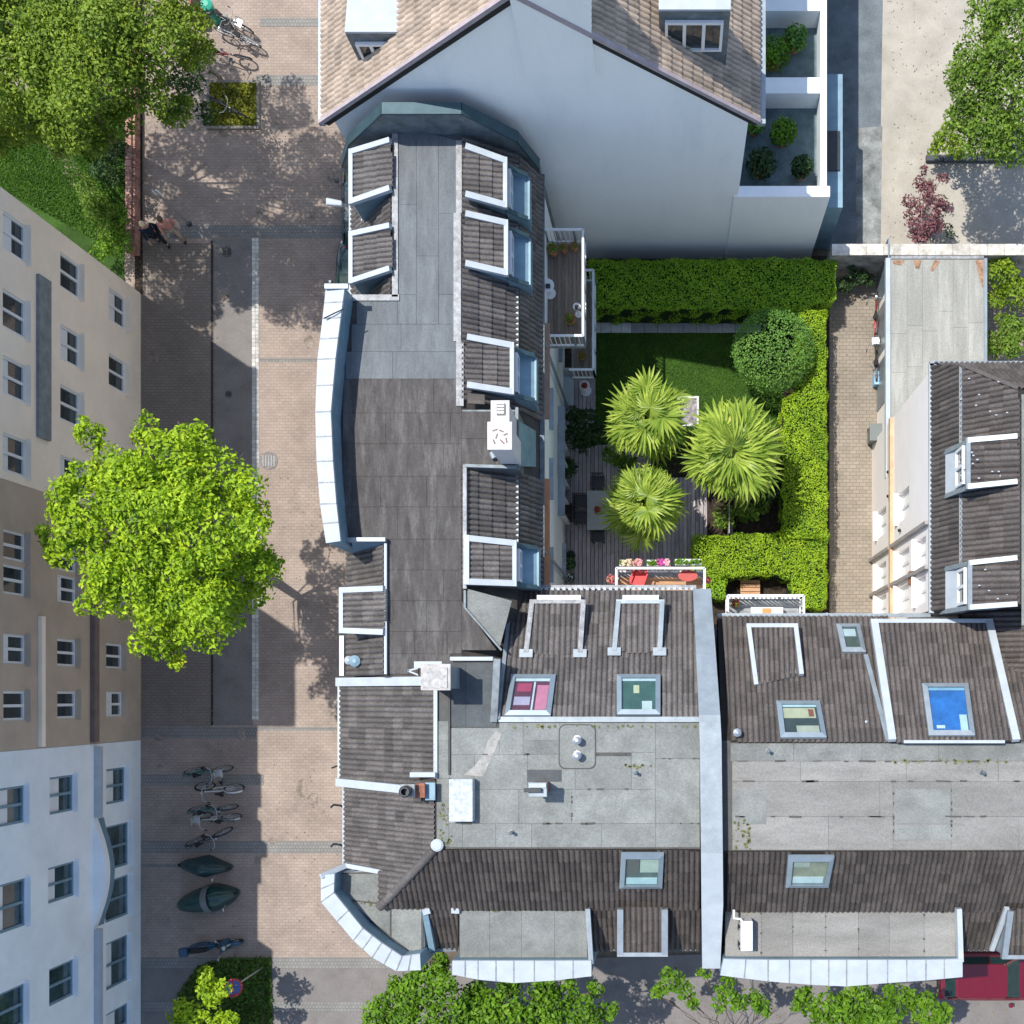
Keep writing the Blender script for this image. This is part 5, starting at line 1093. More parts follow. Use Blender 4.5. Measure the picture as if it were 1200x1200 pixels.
# top right
tree('yard_tree', G_(1180, 150), [(1190, 30, 40, 6), (1165, 80, 36, 6), (1195, 110, 40, 6.2), (1150, 120, 26, 5.4), (1180, 160, 30, 5.6), (1130, 75, 18, 5.2), (1225, 60, 50, 6.4), (1225, 160, 40, 6), (1140, 100, 30, 5.6), (1130, 135, 22, 5), (1150, 45, 30, 5.8), (1145, 165, 22, 5.2), (1160, 145, 30, 5.6), (1120, 95, 14, 5), (1125, 62, 10, 5), (1165, 5, 25, 5.6)], .12, 26, L_pale,
    'feathery green tree over the concrete yard in the top right corner', trunk=.15, ztr=3)
tree('yard_shrub', G_(1115, 168), [(1108, 166, 14, 1.5), (1125, 172, 15, 1.4), (1098, 172, 10, 1.1), (1112, 150, 9, 1.5)], .11, 40, L_yel, 'bright yellow-green shrub in the kerbed bed under the yard tree', 'shrub', trunk=.03, ztr=.5)
tree('purple_shrub', G_(1082, 250), [(1082, 265, 17, 1.8), (1090, 240, 16, 2), (1078, 215, 9, 1.8), (1103, 245, 11, 1.6), (1082, 200, 6, 1.6), (1065, 235, 9, 1.4), (1105, 210, 8, 1.6), (1085, 225, 12, 1.9), (1095, 262, 13, 1.7), (1072, 250, 11, 1.6), (1080, 275, 12, 1.3)], .10, 34, L_purple, 'purple-leaved shrub against the yard wall on the sunlit concrete', 'shrub', trunk=.04, ztr=.7)
tree('yard_shrub', G_(1112, 262), [(1112, 270, 8, .8)], .09, 30, L_dark, 'small dark plant right of the purple shrub', 'shrub', trunk=.02, ztr=.3)
tree('side_shrub', G_(1180, 330), [(1178, 325, 22, 1.8), (1195, 345, 22, 1.7), (1168, 350, 12, 1.4)], .12, 38, L_yel, 'bright yellow-green shrub right of the garage below the yard wall', 'shrub', trunk=.04, ztr=.6)
tree('side_shrub', G_(1185, 395), [(1188, 395, 24, 1.8), (1168, 400, 14, 1.3), (1175, 375, 10, 1.3), (1165, 412, 10, 1)], .12, 38, L_pale, 'mottled green shrub right of the garage near the white house roof', 'shrub', trunk=.04, ztr=.6)
# bed kerb top right
t = thing('bed_kerb', P(1140, 187, 0), 'dark kerb along the planted bed under the yard tree', 'kerb')
for i in range(6):
    a, b = P(1086+i*20, 188, .2), P(1105+i*20, 181, .2); MB().box(a.x, a.y, 0, b.x, b.y, .2+rnd.uniform(-.01, .01)).build('kerb_stone', M_bitD, t)
# hedges
def hedge(name, poly, z, m, label, size=.064, dens=760, kind=None):
    W = [P(u, v, z) for u, v in poly]; c = sum(W, Vector())/len(W); t = thing(name, Vector((c.x, c.y, 0)), label, 'hedge')
    sh = [(p.x+(c.x-p.x)*.03, p.y+(c.y-p.y)*.03) for p in W]
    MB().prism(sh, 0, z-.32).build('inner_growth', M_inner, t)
    pts = []; nn = []
    xs = [p.x for p in W]; ys = [p.y for p in W]; pl = [(p.x, p.y) for p in W]
    area = abs(sum(pl[i][0]*pl[i-1][1]-pl[i-1][0]*pl[i][1] for i in range(len(pl))))/2
    n = int(area*dens*1.4)
    while n > 0:
        x, y = rnd.uniform(min(xs), max(xs)), rnd.uniform(min(ys), max(ys))
        if inside((x, y), pl):
            h = .06*math.sin(x*2.1+y*1.3)+.05*math.sin(x*5.3-y*4.1)+.03*math.sin(x*9+y*11)
            pts.append((x, y, z-.06+h-abs(rnd.gauss(0, .05)))); nn.append((0, 0, 1)); n -= 1
    for i in range(len(W)):
        a, b = W[i-1], W[i]; L_ = (b-a).length; nx_ = (b-a).cross(Vector((0, 0, 1))).normalized()
        if inside((((a+b)/2).x+nx_.x*.05, ((a+b)/2).y+nx_.y*.05), pl): nx_ = -nx_
        for k in range(int(L_*z*dens*.7)):
            s = rnd.random(); q = a.lerp(b, s); zz = rnd.random()**.8*z; bu = .05*math.sin(s*L_*4+zz*5)+.04*math.sin(s*L_*9)
            q = q+nx_*(bu-abs(rnd.gauss(0, .05))); pts.append((q.x, q.y, zz)); nn.append((nx_.x, nx_.y, .5))
    V, Fa = leafcloud(np.array(pts), np.array(nn, float), size, .55)
    npmesh('foliage', V, Fa, m, t, WL[t.name].copy(), kind='stuff'); return t
hedge('long_hedge', [(690, 304), (940, 302), (980, 304), (980, 348), (940, 362), (690, 360)], 1.7, L_hedge, 'long clipped hedge below the white gable wall')
hedge('side_hedge', [(935, 362), (968, 362), (970, 630), (918, 630), (918, 470), (935, 455)], 1.7, L_hedge2, 'tall narrow clipped hedge along the paved alley')
hedge('low_hedge', [(812, 628), (970, 622), (969, 712), (928, 712), (928, 678), (905, 672), (862, 676), (848, 672), (826, 690), (812, 672)], 1.5, L_hedge2, 'bright clipped hedge behind the two small balconies')
hedge('low_hedge', [(828, 676), (850, 674), (850, 700), (828, 700)], 1.4, L_hedge, 'short hedge stub beside the railed balcony with red chairs')
tree('round_bush', G_(895, 425), [(906, 411, 50, 1.9), (906, 411, 47, 2.1)], .07, 46, L_bush, 'large rounded grey-green bush in the corner of the lawn', 'bush', trunk=.05, ztr=.6, sub=0, inner=.1)
tree('round_bush', G_(930, 432), [(938, 425, 14, 2.3), (925, 436, 11, 2.2)], .085, 60, L_pale, 'paler green bush pushing through the rounded bush', 'bush', trunk=.03, ztr=.6, sub=2)
tree('corner_plant', G_(1000, 330), [(1005, 325, 12, .9), (990, 335, 11, .8), (1018, 328, 8, .7)], .13, 30, L_dark, 'dark leafy plant in the shaded corner of the alley by the long hedge', 'plant', trunk=.02, ztr=.3)
tree('courtyard_shrub', G_(690, 505), [(682, 495, 18, 1.6), (700, 508, 15, 1.5), (668, 510, 14, 1.4), (680, 520, 12, 1.2), (668, 548, 10, .9), (672, 488, 9, 1.2)], .14, 34, L_dark, 'dark glossy shrub against the courtyard wall beside the wooden deck', 'shrub', trunk=.03, ztr=.5)
tree('border_plant', G_(860, 605), [(848, 604, 14, .9), (875, 600, 14, .8), (895, 592, 10, .8)], .13, 34, L_pale, 'low bright plants under the largest palm', 'plant', trunk=.02, ztr=.3)
tree('border_plant', G_(735, 548), [(735, 545, 12, .9), (715, 535, 12, .9), (775, 552, 10, .8)], .12, 34, L_street, 'low green plants between the two western palms', 'plant', trunk=.02, ztr=.3)
tree('border_plant', G_(905, 560), [(905, 575, 14, .9), (912, 545, 10, .9), (900, 520, 12, .9)], .12, 30, L_dark, 'dark plants between the largest palm and the narrow hedge', 'plant', trunk=.02, ztr=.3)
# ------------------------------------------------------------------ palms
L_palm = leafmat('fan_palm_leaf', (.10, .21, .02), (.46, .58, .10), (.78, .74, .26), trans=.3, cl=2.2, rough=.4)
def frond_mesh(seed):
    r = random.Random(seed); mb = MB(); n = 22; hub = r.choice((.42, .52, .6))
    mb.tube([(0, 0, 0), (.2, 0, .04), (hub, 0, .03)], .014, 4); pit = R(r.uniform(18, 42))
    T = lambda x, y, z: Vector((hub+(x*math.cos(pit)+z*math.sin(pit)), y, .03-x*math.sin(pit)+z*math.cos(pit)))
    for i in range(n):
        a = R(-150+300*i/(n-1)+r.uniform(-2.5, 2.5)); ln = (.98-hub)*(1-.22*abs(math.sin(a/2)))*r.uniform(.88, 1.1); dx, dy = math.cos(a), math.sin(a); sx, sy = -dy, dx
        w_ = .027; dr = r.uniform(.04, .16)
        p = lambda f, s, z: T(dx*ln*f+sx*s, dy*ln*f+sy*s, z)
        mb.add([T(0, 0, 0), p(.55, w_, .018), p(.55, 0, -.006), p(.55, -w_, .018), p(.82, w_*.5, -dr*.3), p(.82, 0, -dr*.45), p(.82, -w_*.5, -dr*.3), p(1, 0, -dr)], [(0, 2, 1), (0, 3, 2), (1, 2, 5, 4), (2, 3, 6, 5), (4, 5, 7), (5, 6, 7)])
    me = bpy.data.meshes.new('frond'); me.from_pydata(mb.v, [], mb.f); me.materials.append(L_palm); me.update(); return me
FR = [frond_mesh(i) for i in range(9)]
def palm(u, v, r, z, label, nf=48):
    c = P(u, v, z); sc_ = r*(H-z)/F/.96; t = thing('fan_palm', (c.x, c.y, 0), label, 'palm', 'fan palms in the courtyard')
    MB().tube([(c.x, c.y, 0), (c.x+.03, c.y, z*.5), (c.x, c.y, z-.1)], .13, 10, .16).build('trunk', M_bark, t, smooth=True)
    for i in range(nf):
        az = i*2.39996+rnd.uniform(-.3, .3); f = i/nf; el = R(70-92*f+rnd.uniform(-16, 16))
        o = bpy.data.objects.new('frond', FR[(i*5) % 9]); C.objects.link(o); o.parent = t
        o.location = (0, 0, z-.15*f); o.rotation_euler = (rnd.uniform(-.45, .45), -el, az)
        s = sc_*rnd.uniform(.72, 1.15); o.scale = (s, s, s)
palm(757, 493, 60, 3.7, 'upper left palm of the three, next to the lawn'); palm(755, 591, 57, 3.3, 'lower left palm of the three, over the dining table'); palm(859, 536, 70, 4.0, 'largest palm, right of the other two', 60)

# ================================================================== STREET OBJECTS
def paint(name, col, rough=.35, metal=0, spec=.5): return mat(name, col, rough, metal, var=.05, scale=4, spec=spec)
def bicycle(u, v, head, lean, col, label, group, basket=False, steer=0., rack=True, z=.45):
    t = thing('bicycle', (0, 0, 0), label, 'bicycle', group); fm = paint('bike_paint_%d_%d_%d' % tuple(int(c*100) for c in col), col, .3, .2)
    def wheel(x, par):
        w_ = MB(); w_.tube([(x+.335*math.cos(a), 0, .335+.335*math.sin(a)) for a in [2*math.pi*k/22 for k in range(22)]], .021, 6, close=True); o = w_.build('wheel', M_rubber, par)
        r_ = MB().tube([(x+.30*math.cos(a), 0, .335+.30*math.sin(a)) for a in [2*math.pi*k/22 for k in range(22)]], .012, 4, close=True); r_.build('rim', M_steel, o)
        s = MB(); 
        for k in range(12): a = 2*math.pi*k/12; s.bar((x, .02*(-1)**k, .335), (x+.3*math.cos(a), 0, .335+.3*math.sin(a)), .005)
        s.tube([(x, -.04, .335), (x, .04, .335)], .025, 6); s.build('spokes', M_steel, o)
    wheel(-.52, t); wheel(.52, t)
    f = MB(); sb = (-.18, 0, .62); bb = (-.08, 0, .30); hd = (.36, 0, .78); hd2 = (.39, 0, .62); ra = (-.52, 0, .335)
    for p, q in ((sb, hd), (sb, bb), (bb, hd2), (hd, hd2)): f.tube([p, q], .02, 6)
    for s in (-.05, .05): f.tube([ra[:1]+(s,)+ra[2:], (bb[0], s*.4, bb[2])], .011, 5); f.tube([ra[:1]+(s,)+ra[2:], sb], .010, 5)
    f.build('frame', fm, t)
    k = MB(); 
    for s in (-.055, .055): k.tube([(.39, s*.6, .62), (.44, s, .5), (.52, s, .335)], .013, 5)
    k.build('fork', fm, t)
    MB().tube([(.34, 0, .78), (.33, 0, .97), (.36, 0, .99)], .016, 6).build('stem', M_steel, t)
    hb = MB().tube([(.20, -.30, 1.0), (.33, -.22, 1.02), (.37, 0, .99), (.33, .22, 1.02), (.20, .30, 1.0)], .013, 6).build('handlebar', M_steel, t)
    for s in (-1, 1): MB().tube([(.20, s*.30, 1.0), (.10, s*.32, .99)], .02, 6).build('grip', M_rubber, hb)
    MB().tube([(-.18, 0, .6), (-.21, 0, .86)], .014, 6).build('seat_post', M_steel, t)
    s = MB(); s.prism([(-.36, -.07), (-.30, -.10), (-.18, -.05), (-.04, -.02), (-.04, .02), (-.18, .05), (-.30, .10), (-.36, .07)], .86, .92); s.build('saddle', M_rubber, t, bevel=.02)
    c = MB(); c.tube([(-.08+.09*math.cos(a), .05, .30+.09*math.sin(a)) for a in [2*math.pi*k/12 for k in range(12)]], .007, 4, close=True); c.bar((-.08, -.06, .30), (.03, -.08, .18), .02); c.bar((-.08, .06, .30), (-.19, .08, .42), .02)
    c.box(-.02, -.16, .165, .08, -.07, .19); c.box(-.24, .07, .405, -.14, .16, .43); c.build('crankset', M_metal, t)
    for x0 in (-.52, .52):
        m_ = MB(); aa = [R(20+14*k) for k in range(11)]; pr = [(x0+.375*math.cos(a)*(1 if x0 < 0 else 1), .335+.375*math.sin(a)) for a in aa]
        for (xa, za), (xb, zb) in zip(pr, pr[1:]): m_.hexa([(xa, -.03, za), (xb, -.03, zb), (xb, .03, zb), (xa, .03, za)][::-1], [(xa, -.03, za+.006), (xb, -.03, zb+.006), (xb, .03, zb+.006), (xa, .03, za+.006)][::-1])
        m_.build('mudguard', fm if x0 < 0 else M_metal, t)
    if rack:
        r_ = MB(); 
        for s in (-.06, 0, .06): r_.bar((-.78, s, .74), (-.30, s, .74), .014)
        for x0 in (-.76, -.55, -.33): r_.bar((x0, -.06, .74), (x0, .06, .74), .014)
        for s in (-.06, .06): r_.bar((-.60, s, .74), (-.52, s, .335), .01)
        r_.build('rack', M_metal, t)
    if basket:
        b_ = MB()
        for k in range(5): z0 = .80+.05*k; w0 = .13+.008*k; 
        for k in range(4): z0 = .80+.06*k; b_.tube([(.42, -.14, z0), (.66, -.14, z0), (.66, .14, z0), (.42, .14, z0)], .007, 4, close=True)
        for x0 in (.42, .5, .58, .66):
            for s in (-.14, .14): b_.bar((x0, s, .80), (x0, s, .98), .008)
        b_.box(.42, -.14, .79, .66, .14, .80); b_.build('basket', M_steel, t)
    MB().box(.40, -.03, .86, .45, .03, .92).build('front_lamp', M_steel, t); MB().bar((-.05, -.02, .28), (-.0, -.18, .02), .015).build('kickstand', M_metal, t)
    t.rotation_euler = (R(lean), 0, R(head)); t.location = P(u, v, 0)+Vector((0, 0, .01)); return t
GB = 'bicycles parked in the street rack'
bicycle(249, 899, 4, 14, (.03, .16, .14), 'dark teal bicycle, topmost of the parked row', GB, basket=True)
bicycle(262, 918, 176, -20, (.55, .57, .56), 'silver bicycle just below the teal one', GB, rack=False)
bicycle(255, 944, 3, 10, (.05, .20, .21), 'green-blue bicycle in the third rack place', GB)
bicycle(259, 953, 178, -12, (.40, .42, .40), 'pale grey bicycle touching the green-blue one', GB, basket=True)
bicycle(249, 976, 18, 16, (.06, .06, .08), 'black bicycle set askew above the covered scooter', GB)
G2 = 'bicycles parked by the park shrub'
bicycle(276, 30, -25, 12, (.05, .06, .08), 'dark bicycle nearest the top edge of the paving', G2, basket=True)
bicycle(284, 48, 160, -14, (.45, .46, .48), 'silver bicycle in the middle of the upper cluster', G2)
bicycle(272, 66, -10, 22, (.25, .06, .07), 'dark red bicycle at the bottom of the upper cluster', G2)
bicycle(272, 128, -28, 16, (.03, .035, .04), 'black bicycle standing in the square planted tree pit', 'bicycle in the tree pit')
G3 = 'bicycles along the garage wall'
bicycle(1026, 372, 88, -10, (.5, .04, .05), 'red and white bicycle against the garage wall near the yard wall', G3)
bicycle(1026, 425, 92, -10, (.08, .08, .1), 'black bicycle with blue box against the middle of the garage wall', G3, basket=True)
t = thing('storage_box', P(1028, 447, .45), 'small light blue box standing beside the bicycle at the garage wall', 'box')
a, b = P(1025, 450, .5), P(1037, 436, .5); MB().box(a.x, a.y, .0, b.x, b.y, .48).build('body', paint('light_blue_plastic', (.28, .5, .68)), t, bevel=.02); MB().box(a.x-.02, a.y-.02, .48, b.x+.02, b.y+.02, .53).build('lid', MATS['light_blue_plastic'], t)
t = thing('wheelie_bin', P(1027, 505, .5), 'dark grey wheeled bin against the wall of the white house', 'bin')
a = P(1028, 508, .9); MB().hexa([(a.x-.2, a.y-.2, .06), (a.x+.2, a.y-.2, .06), (a.x+.2, a.y+.24, .06), (a.x-.2, a.y+.24, .06)], [(a.x-.26, a.y-.26, .95), (a.x+.26, a.y-.26, .95), (a.x+.26, a.y+.3, .95), (a.x-.26, a.y+.3, .95)]).build('body', paint('grey_bin_plastic', (.16, .18, .18), .5), t)
MB().box(a.x-.28, a.y-.28, .95, a.x+.28, a.y+.33, 1.02).build('lid', MATS['grey_bin_plastic'], t, bevel=.02); MB().tube([(a.x-.2, a.y+.28, .1), (a.x+.2, a.y+.28, .1)], .09, 10).build('wheels', M_rubber, t)
def tarp(u, v, head, prof, col, label, bits):
    t = thing('covered_motorcycle', (0, 0, 0), label, 'covered motorcycle'); n = 18; V = []; Fv = []
    for i, (x, w_, h) in enumerate(prof):
        for k in range(n+1):
            a = math.pi*k/n; s = 1+.07*math.sin(k*2.3+i*1.7)+.04*math.sin(k*5+i); V.append((x+.01*math.sin(k*3+i), w_*math.cos(a)*(1+.12*(1-math.sin(a)))*s, max(.02, h*math.sin(a)**.7*s)))
    for i in range(len(prof)-1):
        for k in range(n): b_ = i*(n+1)+k; Fv.append((b_, b_+1, b_+n+2, b_+n+1))
    mb = MB().add(V, Fv); mb.build('cover', mat('cover_%s' % str(int(col[1]*1000)), col, .38, 0, var=.25, scale=5, bump=.5, bscale=9, spec=.6), t, smooth=True, sub=1)
    for x in (prof[0][0]+.28, prof[-1][0]-.28):
        w_ = MB().tube([(x+.24*math.cos(a), 0, .27+.24*math.sin(a)) for a in [2*math.pi*k/18 for k in range(18)]], .05, 7, close=True); w_.build('wheel', M_rubber, t)
    for (x0, w0, x1) in bits:
        k = min(range(len(prof)), key=lambda i: abs(prof[i][0]-(x0+x1)/2)); w2 = prof[k][1]; h2 = prof[k][2]
        s_ = MB()
        for j in range(8):
            a0, a1 = math.pi*(.15+.7*j/8), math.pi*(.15+.7*(j+1)/8); f = lambda a: (w2*math.cos(a)*(1+.12*(1-math.sin(a)))*1.13, h2*math.sin(a)**.7*1.11)
            (ya_, za_), (yb_, zb_) = f(a0), f(a1); s_.poly([(x0, ya_, za_), (x1, ya_, za_), (x1, yb_, zb_), (x0, yb_, zb_)])
        s_.build('strap', mat('grey_strap', (.14, .15, .155), .6), t)
    m_ = MB(); m_.tube([(prof[-3][0], -prof[-3][1]*1.15, .8), (prof[-3][0]-.02, -prof[-3][1]*1.15-.1, .98)], .01, 5); m_.ball((prof[-3][0]-.02, -prof[-3][1]*1.15-.12, 1.0), (.03, .07, .04), 8, 5); m_.build('mirror', M_steel, t)
    t.rotation_euler = (0, 0, R(head)); t.location = P(u, v, 0); return t
tarp(244, 1014, -4, [(-.95, .04, .2), (-.85, .13, .5), (-.55, .2, .72), (-.2, .30, .85), (.05, .38, 1.0), (.3, .26, .95), (.6, .18, .7), (.85, .1, .5), (.92, .03, .2)], (.012, .045, .05), 'scooter under a crumpled dark green cover, upper of the two covered ones', [])
tarp(247, 1052, 12, [(-1.1, .06, .3), (-1.0, .22, .62), (-.6, .32, .85), (-.2, .40, 1.0), (.2, .46, 1.1), (.5, .38, 1.05), (.8, .26, .8), (1.02, .12, .55), (1.1, .03, .2)], (.012, .055, .055), 'large motorcycle under a dark teal cover with grey strap, lower of the two covered ones', [(.12, .4, .34)])
def scooter(u, v, head, label):
    t = thing('motor_scooter', (0, 0, 0), label, 'scooter'); bl = paint('dark_blue_paint', (.02, .07, .13), .2)
    for x in (-.62, .68):
        o = MB().tube([(x+.2*math.cos(a), 0, .25+.2*math.sin(a)) for a in [2*math.pi*k/18 for k in range(18)]], .055, 7, close=True).build('wheel', M_rubber, t); MB().tube([(x, -.05, .25), (x, .05, .25)], .11, 10).build('hub', M_steel, o)
    b = MB(); pr = [(-.95, .05, .55, .70), (-.8, .15, .45, .76), (-.5, .19, .35, .80), (-.2, .15, .32, .74), (0, .09, .3, .45)]
    for (x0, w0, a0, b0), (x1, w1, a1, b1) in zip(pr, pr[1:]): b.hexa([(x0, -w0, a0), (x0, w0, a0), (x1, w1, a1), (x1, -w1, a1)], [(x0, -w0*.7, b0), (x0, w0*.7, b0), (x1, w1*.7, b1), (x1, -w1*.7, b1)])
    b.build('rear_body', bl, t, bevel=.03)
    MB().prism([(-.75, -.11), (-.15, -.09), (-.05, 0), (-.15, .09), (-.75, .11)], .78, .88).build('seat', M_rubber, t, bevel=.03)
    MB().box(-.02, -.16, .26, .42, .16, .31).build('footboard', M_metal, t)
    MB().hexa([(.42, -.22, .28), (.42, .22, .28), (.52, .16, .28), (.52, -.16, .28)], [(.34, -.2, .85), (.34, .2, .85), (.5, .12, .9), (.5, -.12, .9)]).build('leg_shield', bl, t, bevel=.03)
    MB().ball((.68, 0, .46), (.28, .09, .07), 12, 6).build('front_mudguard', bl, t, smooth=True); MB().tube([(.4, 0, .9), (.6, 0, .4)], .04, 8).build('fork', M_steel, t)
    h = MB().tube([(.28, -.34, 1.0), (.38, -.2, 1.03), (.4, 0, .98), (.38, .2, 1.03), (.28, .34, 1.0)], .018, 6).build('handlebar', M_metal, t)
    for s in (-1, 1): MB().tube([(.38, s*.22, 1.03), (.36, s*.3, 1.16)], .01, 5).ball((.36, s*.33, 1.18), (.02, .06, .04), 8, 5).build('mirror', M_steel, h)
    MB().ball((.5, 0, .95), (.07, .09, .08), 10, 6).build('headlight', M_steel, t, smooth=True); MB().box(-1.08, -.16, .78, -.78, .16, 1.02).build('top_case', bl, t, bevel=.05)
    t.rotation_euler = (R(4), 0, R(head)); t.location = P(u, v, 0)
scooter(258, 1104, 6, 'uncovered dark blue scooter at the lower end of the parked row')
# cars
def car(cx, cy, head, col, label, cabin=(-1.9, .75), group=None, L_=4.1, W_=1.76):
    t = thing('parked_car', (0, 0, 0), label, 'car', group); pm = paint('car_paint_%d' % int(col[0]*1000), col, .18, .25, .6); pm.node_tree.nodes['Principled BSDF'].inputs['Coat Weight'].default_value = .8
    h = L_/2; st = [(-h, .78, .5, .62, .80), (-h+.08, .84, .3, .78, .9), (-h+.5, .87, .25, .90, .93), (-.9, .88, .22, .93, .95), (0, .88, .22, .93, .95), (.8, .88, .22, .92, .96), (1.2, .87, .24, .86, .90), (h-.3, .84, .28, .78, .82), (h-.05, .74, .35, .66, .72), (h, .66, .45, .6, .66)]
    V = []; F_ = []
    for x, w_, zl, zs, zt in st:
        w_ *= W_/1.76; V += [(x, -w_*.95, zl), (x, -w_, (zl+zs)/2), (x, -w_*.97, zs), (x, -w_*.72, zt), (x, 0, zt+.03), (x, w_*.72, zt), (x, w_*.97, zs), (x, w_, (zl+zs)/2), (x, w_*.95, zl)]
    for i in range(len(st)-1):
        for k in range(8): b = i*9+k; F_.append((b, b+9, b+10, b+1))
        F_.append((i*9+8, i*9+17, i*9+9, i*9))
    F_.append(tuple(range(9))); F_.append(tuple(range((len(st)-1)*9, len(st)*9))[::-1])
    MB().add(V, F_).build('body', pm, t, smooth=True, sub=1)
    x0, x1 = cabin; zb, zr = .94, 1.45; w0, w1 = .74, .60
    bt = [(x0, w0*.9), (x0+.15, w0), (x1-.05, w0), (x1, w0*.88)]; tp = [(x0+.22, w1*.85), (x0+.38, w1), (x1-.72, w1), (x1-.6, w1*.85)]
    B_ = [(x, -y, zb) for x, y in bt]+[(x, y, zb) for x, y in bt[::-1]]; T_ = [(x, -y, zr-.03) for x, y in tp]+[(x, y, zr-.03) for x, y in tp[::-1]]
    MB().hexa(B_, T_).build('greenhouse', mat('car_window_glass', (.02, .05, .05), .04, spec=.9), t)
    rp = [(x*1, y*1.03) for x, y in tp]; R_ = [(x, -y, zr-.04) for x, y in rp]+[(x, y, zr-.04) for x, y in rp[::-1]]; R2 = [(x*.97, y*.92, zr+.03) for x, y, z in R_]
    MB().hexa(R_, R2).build('roof', pm, t, bevel=.03)
    for s in (-1, 1):
        for (xa, xb) in ((x0+.1, x0+.3), (x1-.03, x1-.66), (-.45, -.45)): MB().bar((xa, s*w0*.99, zb), (xb, s*w1*1.0, zr-.02), .06, .05).build('pillar', pm, t)
        o = MB().box(x1-.42, s*.9, .92, x1-.28, s*1.04, 1.04).build('mirror', pm, t, bevel=.03)
        MB().ball((h-.18, s*.6, .66), (.14, .14, .08), 10, 6).build('headlight', mat('headlight_glass', (.7, .74, .76), .1, .3), t, smooth=True)
        MB().box(-h-.01, s*.5, .66, -h+.12, s*.78, .82).build('tail_light', paint('tail_light_red', (.4, .01, .01)), t)
        for x in (-h+.78, h-.82):
            w_ = MB().tube([(x, s*.66, .31), (x, s*.88, .31)], .31, 20).build('wheel', M_rubber, t); MB().tube([(x, s*.87, .31), (x, s*.895, .31)], .19, 12).build('rim', M_steel, w_)
        MB().bar((x1-.7, s*.02, .985), (x1-.1, s*.5-.2, 1.0), .015).build('wiper', M_metal, t)
    MB().box(h-.02, -.26, .42, h+.01, .26, .54).build('number_plate', M_wframe, t); MB().box(-h-.02, -.5, .4, -h+.02, .5, .52).build('bumper_strip', M_metal, t)
    t.rotation_euler = (0, 0, R(head)); t.location = (cx, cy, 0); return t
c0 = P(1104, 1177, 1.0)
car(c0.x+2.02, c0.y+.92, 0, (.17, .006, .018), 'dark red car parked under the eaves beside the dense roadside tree')
GC = 'dark blue cars parked under the eaves of the long block'
car(P(400, 0, .7).x+.88, P(0, 163, .8).y-1.95, 90, (.012, .04, .06), 'dark blue car under the eaves above the street lamp', group=GC, L_=3.9)
car(P(393, 0, .7).x+.88, P(0, 278, .8).y-2.05, 90, (.014, .035, .045), 'dark blue-black car under the eaves below the street lamp, beside the white parapet', group=GC)
# street lamp
t = thing('street_lamp', P(402, 240, 7.5)*1, 'pale street lamp head reaching over the paving from the eaves', 'street lamp')
hd = P(402, 240, 7.5); base = Vector((hd.x+.02, hd.y, 0)); t.location = base; WL[t.name] = base
MB().tube([base, base+Vector((0, 0, 7.3)), base+Vector((-.02, 0, 7.5))], .06, 8, .045).build('pole', M_steel, t, smooth=True); MB().lathe([(.12, 0), (.12, .3), (.07, .35)], base, 10).build('base', M_metal, t)
e = P(382, 237, 7.55); MB().hexa([e+Vector((0, -.12, 0)), hd+Vector((0, -.09, 0)), hd+Vector((0, .09, 0)), e+Vector((0, .12, 0))], [e+Vector((.03, -.10, .1)), hd+Vector((0, -.07, .12)), hd+Vector((0, .07, .12)), e+Vector((.03, .10, .1))]).build('lamp_head', M_zincw, t, bevel=.03)
# sign posts
def post(ub, vb, h, label, plate):
    b = P(ub, vb, 0); t = thing('sign_post', b, label, 'sign post'); MB().tube([b, b+Vector((0, 0, h))], .03, 8).build('pole', M_steel, t)
    MB().lathe([(.09, 0), (.09, .05), (.04, .06)], b, 10).build('foot', M_metal, t)
    if plate: MB().box(b.x-.11, b.y-.012, h-.32, b.x+.11, b.y+.012, h-.02).build('sign_plate', M_wframe, t)
post(266, 104, 2.6, 'thin pole with plate at the upper edge of the tree pit', True); post(222, 263, 2.7, 'thin pole with plate between the pedestrians and the drain line', True)
b = P(309, 1133, 0); t = thing('road_sign', b, 'round no-parking sign, blue with red rim, on a leaning view of its pole beside the young tree', 'road sign')
t['label'] = 'round no-parking sign, blue with red rim, on a pole beside the young lime-green tree'
MB().tube([b, b+Vector((0, 0, 2.55))], .03, 8).build('pole', M_steel, t)
c = b+Vector((0, 0, 2.45)); nrm = Vector((.25, .35, 1)).normalized()
def disc(r, off, m, name, par):
    q = nrm.to_track_quat('Z', 'Y'); mb = MB(); ring = [c+Vector((-.12, -.1, .05))+q @ Vector((r*math.cos(a), r*math.sin(a), off)) for a in [2*math.pi*k/28 for k in range(28)]]
    mb.hexa([p-nrm*.012 for p in ring], ring); return mb.build(name, m, par)
o = disc(.31, 0, paint('sign_red', (.5, .03, .04), .4), 'sign_rim', t); disc(.24, .006, paint('sign_blue', (.06, .12, .36), .4), 'sign_face', t)
q = nrm.to_track_quat('Z', 'Y'); cc = c+Vector((-.12, -.1, .05)); MB().bar(cc+q @ Vector((-.17, .17, .010)), cc+q @ Vector((.17, -.17, .010)), .05, .008, up=nrm).build('red_slash', MATS['sign_red'], t)
